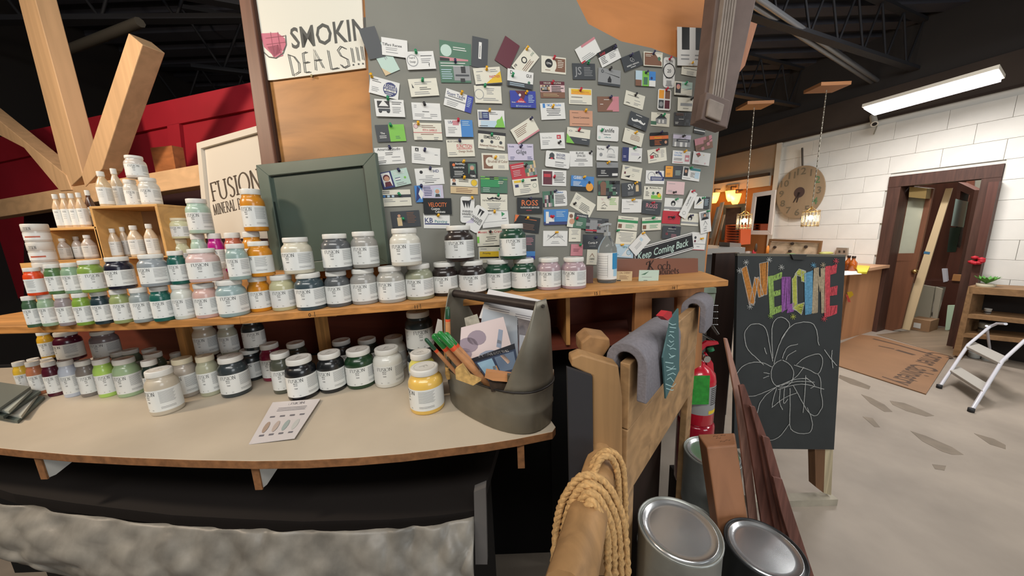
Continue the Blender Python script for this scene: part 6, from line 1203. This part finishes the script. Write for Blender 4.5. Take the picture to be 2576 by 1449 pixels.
# leaning frames and pictures at the niche
for i, q in enumerate([[(1812, 510), (1820, 508), (1792, 620), (1783, 620)], [(1803, 521), (1808, 520), (1788, 600), (1783, 600)], [(1818, 540), (1822, 540), (1803, 620), (1798, 620)]]):
    wslab('frame_moulding', q, -.5-.05*i, .03, M(['#b9a184', '#8f8b80', '#a58d6f'][i], .5), ['tall pale moulding leaning by the notice board edge', 'grey moulding leaning nearest the notice board edge', 'short tan moulding leaning beside the tall pale one'][i], 'moulding', group='mouldings leaning in the showroom')
pf = thing('picture_frame', W(1845, 600, -.3), 'grey-gilt picture frame standing behind the orange letter rack', 'picture frame')
b = MB(); b.frame([(1820, 516), (1872, 512), (1866, 602), (1814, 604)], WALL, (.12, .09), .03, off=-.3); b.build('frame', M('#6f6a58', .4, metal=.3), pf); b = MB(); b.slab([(1826, 524), (1866, 521), (1860, 594), (1820, 596)], WALL, .01, off=-.29); b.build('picture', M('#54433a', .4, noise=(3, .6)), pf)
lr = thing('letter_rack', W(1845, 615, -.7), 'orange letter rack with many thin shelves', 'rack'); om = M('#c4562a', .5)
for q in ([(1825, 566), (1828, 566), (1826, 616), (1822, 616)], [(1860, 566), (1864, 566), (1862, 616), (1858, 616)]): b = MB(); b.slab(q, WALL, .25, off=-.7); b.build('side', om, lr)
for k in range(8): b = MB(); y = 566+k*6.4; b.slab([(1826, y), (1861, y), (1861, y+1.6), (1826, y+1.6)], WALL, .25, off=-.7); b.build('shelf', om, lr)
# clutter on the counter behind the chalkboard
ct = thing('showroom_counter', W(2050, 850, -.75), 'tan panelled counter behind the chalkboard sign by the block wall', 'counter')
def wb2(pxl, pxr, yt, yb, off, t, m, name, parent, **k): b = MB(); b.slab([(pxl, yt), (pxr, yt), (pxr, yb), (pxl, yb)], WALL, t, off=off); return b.build(name, m, parent, **k)
sA = (W(1900, 700, -.75)-wpt(0, 0)).dot(WD); e_ = oz(2112, 857, 0); sB = (e_-Vector((wp.x, wp.y, 0))).dot(WD); oB = (e_-Vector((wp.x, wp.y, 0))).dot(WALL.n)
zc_ = 0.86
b = MB(); b.prism([wpt(sB-2.2, 0, oB), wpt(sB, 0, oB), wpt(sB, zc_, oB), wpt(sB-2.2, zc_, oB)], WALL.n*.02); b.prism([wpt(sB, 0, oB), wpt(sB, 0, -.02), wpt(sB, zc_, -.02), wpt(sB, zc_, oB)], -WD*.02); b.build('panels', M('#bd8a62', .55, grain=(2, 5, .15)), ct)
b = MB(); b.prism([wpt(sB-2.25, zc_+.0005, oB-.03), wpt(sB+.06, zc_+.0005, oB-.03), wpt(sB+.06, zc_+.0005, -.01), wpt(sB-2.25, zc_+.0005, -.01)], (0, 0, .035)); b.build('top', M('#c79b78', .5), ct)
zt_ = zc_+.037
b = MB(); c = oz(2140, 684, zt_)-wpt(0, 0)*0; P = [oz(x, y, zt_) for x, y in ((2108, 684), (2150, 680), (2168, 690), (2120, 693))]; b.prism(P, (0, 0, .004)); b.build('white_papers', M('#d8d4cc', .5), None, 'white papers on the tan counter', 'paper')
P = [oz(x, y, zt_+.002) for x, y in ((2150, 670), (2188, 673), (2180, 689), (2158, 688))]; b = MB(); b.prism(P, (0, 0, .02)); b.build('yellow_folder', M('#c8b62c', .5), None, 'yellow folder at the end of the tan counter', 'folder')
for i, (px, py, r_) in enumerate(((2143, 682, .035), (2131, 680, .032))):
    c = oz(px, py, zt_); t = thing('amber_bottle', c, ['amber bottle with dark cap right of the chalkboard top', 'orange bottle next to the chalkboard edge'][i], 'bottle')
    b = MB(); b.lathe([(0, 0), (r_, 0), (r_, .10), (r_*.4, .13), (r_*.4, .15)], c, n=14); b.build('glass', M('#a8541c', .15, coat=.5), t); b = MB(); b.lathe([(0, .15), (r_*.5, .15), (r_*.5, .175), (0, .175)], c, n=12); b.build('cap', M('#2a1a14', .5), t)
wslab('sticky_tag', [(2131, 735), (2143, 733), (2147, 742), (2135, 752)], oB-.004, .003, M('#d8b02c', .6), 'yellow tag on the end of the tan counter', 'tag'); wslab('sticky_tag', [(2127, 740), (2134, 744), (2140, 760), (2133, 760)], oB-.005, .003, M('#c8564a', .6), 'red tag below the yellow one on the counter', 'tag')
tb_ = thing('vintage_board', W(2000, 640, -.6), 'worn cream wooden board in a brown frame, standing on the counter', 'board')
b = MB(); b.slab([(1940, 608), (2062, 612), (2055, 644), (1930, 640)], WALL, .02, off=-.6); b.build('field', M('#c3ad92', .7, grain=(0, 9, .3)), tb_)
b = MB(); b.frame([(1935, 601), (2067, 606), (2060, 650), (1925, 646)], WALL, (.035, .13), .03, off=-.62); b.build('frame', M('#7d5a3a', .6), tb_)
for px, py in ((1948, 622), (2026, 621), (1992, 613), (1986, 632)): b = MB(); p = W(px, py, -.62); b.tube([p, p+WALL.n*.02], .02, n=8); b.build('knob', M('#3e332c', .5), tb_)
for i, (px, py, w_, h_, c, nm, lab) in enumerate([(1902, 622, 7, 22, '#4a3c2e', 'statuette', 'slim figure standing by the vintage board'), (1897, 634, 10, 14, '#b8323a', 'red_ornament', 'small red ornament at the counter left end'), (1931, 627, 9, 22, '#d8873a', 'orange_box', 'orange upright box left of the vintage board'), (1882, 635, 20, 8, '#a3998f', 'grey_tray', 'grey tray left of the red ornament'), (2078, 636, 42, 8, '#a3a05c', 'green_sponge', 'flat olive slab above the chalkboard top'), (1990, 640, 30, 6, '#6f9a5c', 'green_trinkets', 'green trinkets in front of the vintage board')]):
    c0 = W(px, py, -.7); k = (W(px+5, py, -.7)-W(px-5, py, -.7)).length/10; b = MB(); b.lathe([(0, -h_*k/2), (w_*k/2, -h_*k/2), (w_*k/2, h_*k*.1), (w_*k/3, h_*k*.4), (0, h_*k/2)], c0, n=10, sy=.6); b.build(nm, M(c, .5), None, lab, nm.split('_')[-1])
# outlet, security camera
ob = thing('outlet_box', W(2117, 642, -.05), 'grey metal outlet box on the white wall above the counter', 'outlet'); b = MB(); b.slab([(2104, 623), (2131, 624), (2130, 643), (2103, 642)], WALL, .045, off=-.05); b.build('box', M('#9c9182', .4, metal=.4), ob)
b = MB(); [b.slab([(x, 630), (x+5, 630), (x+5, 636), (x, 636)], WALL, .002, off=-.052) for x in (2109, 2121)]; b.build('sockets', M('#3a332c', .6), ob)
sc_ = thing('security_camera', W(2198, 300, -.12), 'small white security camera under the ceiling light', 'camera'); A = W(2196, 292, -.05); B = W(2200, 312, -.22)
b = MB(); b.tube([A+UPV*.06, A, (A+B)/2], .015, n=8); b.build('bracket', cream_w, sc_); b = MB(); b.tube([A, B], [.03, .034], n=14); b.build('housing', cream_w, sc_); b = MB(); b.tube([B, B+(B-A).normalized()*.004], .022, n=12); b.build('lens', M('#1a1a1c', .2), sc_)
b = MB(); b.tube([A, W(2206, 318, -.03), W(2198, 338, -.03)], .006, n=5); b.build('cable', M('#8d8878', .6), sc_)
# fluorescent fixture, conduits
fz = 2.62; P = [oz(x, y, fz) for x, y in ((2168, 270), (2513, 172), (2528, 197), (2196, 287))]
ff = thing('fluorescent_fixture', sum(P, Vector())/4, 'long lit fluorescent ceiling fixture above the block wall', 'ceiling light')
b = MB(); b.prism(P, (0, 0, .03)); b.build('housing', cream_w, ff)
b = MB(); q = [p+(sum(P, Vector())/4-p)*.04-UPV*.001 for p in P]; b.prism(q, (0, 0, -.02)); b.build('diffuser', M('#fff6ff', .5, emit=7), ff)
mid = sum(P, Vector())/4; d_ = (P[1]-P[0]); l_ = area('fixture_light', mid-UPV*.03, mid-UPV*2+Vector((.1, .05, 0)), d_.length, .16, 42, (1, .96, .93)); l_.rotation_euler = (0, 0, atan2(d_.y, d_.x))
cdm = M('#8c8f94', .4, metal=.6)
for i in range(2):
    a = oz(1985+i*26, 72-i*4, 3.2); c = oz(2208+i*16, 216-i*2, 3.2); b = MB(); e = (a-c); b.tube([a+e*.8, c], .022, n=8); b.build('ceiling_conduit', cdm, None, ['left one of two parallel grey conduits under the dark ceiling', 'right one of two parallel grey conduits under the dark ceiling'][i], 'conduit', 'parallel ceiling conduits')
a = oz(165, 128, 3.0); c = oz(352, 56, 3.0); b = MB(); b.tube([a, c], .03, n=8); b.build('ceiling_conduit', M('#6b665c', .5, metal=.5), None, 'single bright pipe crossing the dark ceiling at upper left', 'conduit')
# grey cabinet, cart
gc = thing('grey_cabinet', oy(1815, 720, 2.3), 'dark grey cabinet with pale top between notice board and chalkboard', 'cabinet'); b = MB(); q_1 = oy(1740, 640, 2.3); q_2 = oy(1862, 636, 2.3); b.b2((q_1.x, 2.3, 0), (q_2.x, 2.8, q_2.z-.002)); b.build('body', M('#4b4744', .35, metal=.3), gc)
b = MB(); a = oy(1740, 640, 2.25); c = oy(1866, 636, 2.25); b.b2((a.x, 2.22, c.z), (c.x, 2.85, c.z+.04)); b.build('top', M('#9a9690', .5), gc)
b = MB(); b.slab([(1836, 610), (1864, 612), (1864, 638), (1836, 637)], YP(2.32), .12); b.build('small_box', M('#8c7f74', .6), None, 'small grey-brown box on the grey cabinet', 'box')
kt = thing('wire_cart', oy(1790, 870, 1.6), 'chrome wire cart with a mint box below the shelf end', 'cart'); cr_ = M('#b5b7b8', .2, metal=1)
b = MB(); b.slab([(1764, 736), (1801, 736), (1797, 766), (1764, 766)], YP(1.6), .15); b.build('mint_box', M('#b5c4b4', .6), kt); b = MB(); b.slab([(1760, 724), (1802, 724), (1802, 737), (1760, 737)], YP(1.59), .17); b.build('box_lid', M('#9fb3a2', .6), kt)
b = MB()
for i in range(9): x = 1764+i*5; b.tube([oy(x, 766, 1.62), oy(x-1, 818, 1.62)], .0018, n=4)
for i in range(4): y = 768+i*16; b.tube([oy(1762, y, 1.62), oy(1806, y+1, 1.62)], .003, n=4)
b.tube([oy(1790, 818, 1.62), oy(1806, 842, 1.6)], .008, n=6); b.tube([oy(1762, 838, 1.6), oy(1800, 860, 1.6)], .006, n=6); b.tube([oy(1766, 818, 1.62), oy(1764, 1100, 1.6)], .008, n=6)
b.build('wire_basket', cr_, kt)
# ------------------------------------------------------------ beyond the opening
rb = M('#6a3a28', .6, grain=(2, 10, .2)); 
wslab('brown_wardrobe', [(2300, 440), (2432, 440), (2415, 715), (2290, 712)], 1.6, .3, rb, 'brown wooden wardrobe wall seen through the opening', 'cabinet')
dl = thing('open_door', W(2240, 838, .25), 'brown door with a tall glass pane standing open in the passage', 'door')
DPx = [(2274, 466), (2348, 474), (2307, 655), (2266, 827), (2214, 838), (2238, 666)]
b = MB(); b.frame([(2276, 466), (2349, 474), (2309, 658), (2242, 660)], WALL, (.2, .12), .04, off=.22); b.slab([(2242, 656), (2309, 655), (2266, 827), (2214, 838)], WALL, .04, off=.22); b.build('leaf', M('#6d4630', .55, grain=(2, 12, .2)), dl)
b = MB(); b.slab([(2280, 486), (2340, 490), (2304, 656), (2250, 658)], WALL, .006, off=.235); b.build('glass_pane', M('#a9ab98', .1, coat=.5, noise=(1.5, .2)), dl)
b = MB(); p = W(2301, 683, .2); b.lathe([(0, -.03), (.03, -.01), (.03, .015), (0, .03)], p, n=10); b.build('door_knob', gold, dl)
wslab('leaning_trim_board', [(2379, 474), (2396, 473), (2288, 831), (2263, 826)], .30, .02, M('#cdb891', .6), 'long pale trim board leaning across the opening', 'board'); wslab('blue_tape', [(2325, 632), (2340, 634), (2338, 640), (2323, 638)], .297, .002, M('#3a6c8c', .6), 'blue tape mark on the long leaning trim board', 'tape')
wslab('slim_trim_strip', [(2269, 509), (2274, 509), (2246, 642), (2240, 642)], .215, .004, M('#d3b8a0', .6), 'slim pale strip left of the door glass', 'strip')
dc = thing('display_cabinet', W(2400, 700, 1.2), 'tall brown display cabinet with a mirrored door beyond the opening', 'cabinet')
b = MB(); b.frame([(2410, 458), (2452, 478), (2420, 640), (2389, 640)], WALL, (.22, .10), .3, off=1.2); b.slab([(2389, 640), (2420, 640), (2404, 712), (2368, 712)], WALL, .3, off=1.2); b.build('carcass', M('#5a3022', .5, grain=(2, 10, .2)), dc)
b = MB(); b.slab([(2404, 500), (2436, 508), (2424, 572), (2392, 568)], WALL, .01, off=1.19); b.build('mirror_pane', M('#9fb3b0', .08, metal=.9), dc); b = MB(); b.slab([(2390, 572), (2418, 572), (2404, 634), (2382, 634)], WALL, .01, off=1.19); b.build('dark_pane', M('#26352c', .1), dc)
wslab('sideboard', [(2312, 706), (2440, 706), (2436, 722), (2425, 722), (2410, 832), (2350, 832), (2380, 722), (2312, 718)], 1.0, .4, M('#4a261c', .4, coat=.3), 'glossy dark brown sideboard beyond the opening', 'sideboard')
wslab('white_vase', [(2369, 676), (2380, 676), (2383, 708), (2373, 710)], .98, .05, M('#c9c9d4', .4), 'slim white vase on the dark sideboard', 'vase')
wslab('cork_panel', [(2398, 690), (2428, 692), (2426, 708), (2394, 706)], .96, .03, M('#b07d4c', .6), 'small tan panel on the sideboard', 'panel')
wslab('spare_door', [(2316, 716), (2352, 722), (2338, 805), (2294, 800)], .7, .03, M('#8f8b7c', .55), 'grey shaker cabinet door leaning behind the carton', 'cabinet door', group='spare doors in the passage')
wslab('spare_door', [(2354, 722), (2371, 727), (2352, 830), (2342, 830)], .72, .03, M('#a09a8a', .55), 'narrow grey door standing right of the shaker door', 'cabinet door', group='spare doors in the passage')
cb = thing('moving_carton', W(2315, 838, .5), 'brown carton with a white label on the passage floor', 'carton'); b = MB(); b.slab([(2294, 800), (2342, 808), (2336, 839), (2290, 828)], WALL, .25, off=.5); b.build('body', M('#8f6f50', .7), cb); b = MB(); b.slab([(2299, 811), (2317, 814), (2315, 827), (2297, 823)], WALL, .002, off=.497); b.build('paper_label', M('#c9c9c4', .6), cb)
wslab('mint_panel', [(2384, 768), (2404, 768), (2396, 828), (2377, 832)], .8, .03, M('#b9d3b8', .6), 'pale mint panel leaning at the sideboard', 'panel'); wslab('bright_window_board', [(2440, 540), (2452, 540), (2436, 650), (2424, 650)], 2.2, .03, M('#c9c4a8', .6), 'pale board far back in the passage', 'board')
wslab('plastered_column', [(2455, 452), (2492, 450), (2462, 640), (2432, 640)], 2.6, .3, M('#9a9788', .7), 'grey plaster column far back in the passage', 'column')
wslab('dark_upright', [(2487, 458), (2514, 456), (2440, 800), (2410, 897), (2392, 893), (2436, 720)], -.10, .08, M('#54332a', .55, grain=(2, 14, .25)), 'dark brown upright dividing the opening from the low shelves', 'post')
c = W(2456, 655, -.14); b = MB(); fr = random.Random(2)
for k in range(9): a = fr.uniform(0, 6.3); p = c+WD*(.035*cos(a))+UPV*(.03*sin(a)); b.lathe([(0, -.02), (.022, -.01), (.026, .01), (0, .022)], p, n=8)
b.build('red_paper_flower', M('#b3202e', .6), None, 'red paper flower fixed to the dark upright', 'flower')
su = thing('low_shelf_unit', W(2440, 897, -.5), 'low tan open shelf unit with cups at the right edge', 'shelf'); sm_ = M('#8a6a48', .6, grain=(0, 14, .25))
for q in ([(2436, 720), (2450, 722), (2414, 897), (2396, 893)],): b = MB(); b.slab(q, WALL, .35, off=-.45); b.build('side_panel', sm_, su)
for y0, y1, x0 in ((722, 738, 2438), (790, 800, 2434), (838, 848, 2424)): b = MB(); b.slab([(x0, y0), (2640, y0+(12 if y0 < 730 else 22)), (2640, y1+14+(8 if y0 > 730 else 0)), (x0, y1)], WALL, .35, off=-.45); b.build('shelf', sm_, su)
b = MB(); b.slab([(2440, 730), (2640, 745), (2640, 960), (2405, 905)], WALL, .02, off=-.09); b.build('back', M('#2b2522', .7), su)
for i, (x0, y0, x1, y1, c, lab, nm) in enumerate([(2472, 776, 2492, 794, '#b5b3ac', 'white cup on the upper shelf at the right edge', 'cup'), (2456, 812, 2488, 842, '#8f9086', 'grey box on the middle low shelf', 'box'), (2430, 885, 2462, 918, '#b5b8b4', 'pale bucket with dark band on the bottom shelf', 'bucket'), (2462, 890, 2488, 930, '#a9aca8', 'second pale bucket behind the stool leg', 'bucket')]):
    p = W((x0+x1)/2, y1, -.3); k = (W(x1, y1, -.3)-W(x0, y1, -.3)).length/2; h_ = (W(x0, y0, -.3)-W(x0, y1, -.3)).length; t = thing(nm, p, lab, nm); b = MB(); b.lathe([(0, 0), (k*.85, 0), (k, h_*.9), (k*1.05, h_*.92), (k*1.05, h_), (k*.9, h_), (k*.8, h_*.3), (0, h_*.25)], p, n=18); b.build('body', M(c, .45), t)
    b = MB(); b.lathe([(k*.93, h_*.45), (k*.97, h_*.45), (k*.99, h_*.6), (k*.93, h_*.6)], p, n=18); b.build('band', M('#2b2b2c', .5), t)
pl_ = thing('potted_plant', W(2478, 728, -.35), 'small green plant on top of the low shelf unit', 'plant'); b = MB(); g0 = W(2478, 726, -.35); b.lathe([(0, 0), (.05, 0), (.06, .05), (0, .05)], g0, n=12); b.build('pot', M('#b0a890', .6), pl_)
for k in range(14): a = k*2.4; d = Vector((cos(a), sin(a), .9)).normalized(); s_ = d.cross(UPV).normalized(); p = g0+UPV*.05; b = MB(); b.prism([p, p+d*.06+s_*.02, p+d*.11, p+d*.06-s_*.02], (0, 0, .002)); b.build('leaf', M('#4f8a3a', .5), pl_)
# floor board with lettering
MP = [(2109, 867), (2165, 843), (2208, 848), (2391, 897), (2329, 993), (2107, 921)]
P = [oz(x, y, .0015) for x, y in MP]; mt = thing('floor_board', sum(P, Vector())/6, 'flat brown fibreboard sheet with black lettering on the floor before the opening', 'board')
b = MB(); b.prism([p for p in P], (0, 0, .008)); b.build('sheet', M('#8b6748', .6, noise=(3, .12)), mt)
b = MB(); A = oz(2338, 884, .0102); B = oz(2236, 958, .0102); U = (B-A).normalized(); V = Vector((-U.y, U.x, 0)); C_ = oz(2300, 895, .0102); 
put(b, text_geo('Corner Cabinetry'), A, U, V, (B-A).length/text_geo('Corner Cabinetry')[2]*1.35, 0, anchor=0, wf=.74)
b.ribbon([oz(2196, 852, .0102), oz(2260, 868, .0102), oz(2345, 892, .0102)], .035, UPV, 0); b.ribbon([oz(2210, 870, .0102), oz(2250, 878, .0102)], .03, UPV, 0); b.ribbon([oz(2255, 880, .0102), oz(2300, 893, .0102)], .05, UPV, 0); b.build('lettering', M('#4d3a2c', .7), mt)
wp_floor = MB(); P = [oz(x, y, .001) for x, y in ((2205, 842), (2420, 905), (2440, 880), (2420, 820), (2300, 828), (2240, 838))]; wp_floor.prism(P, (0, 0, .002)); wp_floor.build('trim_4', M('#7d6a54', .5, grain=(0, 8, .25)), kind='structure')
# step stool
st = thing('step_stool', oz(2400, 1000, 0), 'white metal folding step stool at the right edge', 'step stool'); wm = M('#c9c9d0', .3, coat=.3)
f1 = oz(2362, 976, 0); f2 = oz(2442, 1036, 0); axis = (f2-f1); bd = Vector((axis.y, -axis.x, 0)).normalized(); bd = bd if bd.y > 0 or bd.x > 0 else -bd
def leg(a, m1, e, nm='leg', r=.012): b = MB(); b.tube([a, m1, e], r, n=8); b.build(nm, wm, st)
h1 = oy(2436, 867, f1.y+.22); t1 = oy(2490, 822, f1.y+.36); t1b = oy(2530, 815, f1.y+.22)
leg(f1, h1, t1, 'front_leg'); b = MB(); b.tube([t1, oy(2508, 814, f1.y+.32), t1b], .012, n=8); b.build('top_rail', wm, st)
h2 = h1+axis; leg(f2, h2, t1+axis, 'front_leg')
bk1 = oy(2482, 820, f1.y+.36); leg(bk1, oy(2490, 880, f1.y+.5), oy(2502, 955, f1.y+.62), 'rear_leg', .01)
for nm, a_, w_ in (('lower_step', f1+(h1-f1)*.42, .20), ('upper_step', f1+(h1-f1)*.98, .24)):
    e = Vector((h1.x-f1.x, h1.y-f1.y, 0)).normalized(); b = MB(); p = a_-e*.04; b.prism([p, p+axis, p+axis+e*w_, p+e*w_], (0, 0, -.025)); b.build(nm, M('#a8a49c', .6), st, bevel=.004)
for f in (f1, f2): b = MB(); b.lathe([(0, 0), (.018, 0), (.018, .03), (0, .03)], f, n=10); b.build('foot_cap', M('#2b2b2d', .6), st)

b = MB(); b.slab([(2288, 470), (2332, 474), (2328, 500), (2286, 496)], WALL, .12, off=.08); b.build('door_closer', M('#a08a5c', .35, metal=.7), None, 'brass door closer above the door glass', 'door closer')
wslab('ceiling_panel', [(2420, 440), (2520, 430), (2500, 560), (2430, 560)], 3.0, .05, M('#b3b2a8', .7), 'pale panel high up in the passage beyond the wardrobe', 'panel')
# sanitizer bottle, brown block, pencil marks
c, r, h = solve(1526, 606, 50, SH+.0003, 713); h = .108
sb = thing('sanitizer_bottle', c, 'clear plastic pump bottle of sanitizer with white and blue label beside the mauve jar', 'bottle')
clr = M('#dfe4e6', .06, trans=.92, ior=1.2)
b = MB(); b.lathe([(0, 0), (r*.95, 0), (r, .006), (r, h*.98), (r*.96, h*1.1), (r*.7, h*1.32), (r*.36, h*1.45), (r*.33, h*1.5), (0, h*1.5)], c, n=28); b.build('plastic_body', clr, sb)
b = MB(); d0 = -atan2(c.x, c.y)-pi/2
def barc(a0, a1, z0, z1, mi, rr_=1.012):
    vs = []
    for i in range(13): a = d0+radians(a0+(a1-a0)*i/12); vs += [c+Vector((r*rr_*cos(a), r*rr_*sin(a), z0*h)), c+Vector((r*rr_*cos(a), r*rr_*sin(a), z1*h))]
    b.add(vs, [(2*i, 2*i+2, 2*i+3, 2*i+1) for i in range(12)], mi, True)
barc(-85, 85, .12, .97, 0); barc(32, 80, .45, .96, 1, 1.018); barc(40, 75, .22, .45, 2, 1.018)
for k in range(9): barc(-60, 5, .86-k*.075, .865-k*.075, 3, 1.018)
for a in (-60, 4): barc(a, a+1, .2, .9, 3, 1.019)
b.build('label', [PAPER, M('#2f86b8', .4), M('#9cc4d8', .4), INK], sb)
b = MB(); b.tube([c+UPV*h*1.5, c+UPV*h*1.62], r*.36, n=14); b.tube([c+UPV*h*1.62, c+UPV*h*1.85], r*.13, n=8); b.tube([c+UPV*h*1.84+Vector((.012, 0, 0)), c+UPV*h*1.87, c+UPV*h*1.85+Vector((-.03, -.012, -.004))], r*.16, n=8); b.build('pump', M('#c5cacb', .15, trans=.5), sb)
b = MB(); q = oz(1486, 716, SH+.0004); b.b2((q.x-.014, q.y+.03, SH+.0004), (q.x+.016, q.y+.06, SH+.06)); b.build('brown_block', M('#5d4340', .5), None, 'small dark brown block standing between mauve jar and sanitizer bottle', 'block')
for px, py, t_ in ((1050, 771, '11'), (1495, 738, '15'), (1680, 722, '16'), (795, 787, '0')):
    A = oz(px, py-12, SH); 
    e0 = [oz(x, y, SH) for x, y in FE2]; i_ = 0
    while i_ < len(e0)-2 and e0[i_+1].x < A.x: i_ += 1
    U = (e0[i_+1]-e0[i_]).normalized(); nn = Vector((U.y, -U.x, 0)); t = (A.x-e0[i_].x)/(e0[i_+1].x-e0[i_].x); p = e0[i_].lerp(e0[i_+1], t)-UPV*.016+nn*.0006
    b = MB(); put(b, text_geo(t_), p, U, UPV, .010, 0); b.ribbon([p+U*.012-UPV*.001, p+U*.012+UPV*.012], .0012, nn, 0); b.build('pencil_mark', M('#3f2a18', .8), unit)
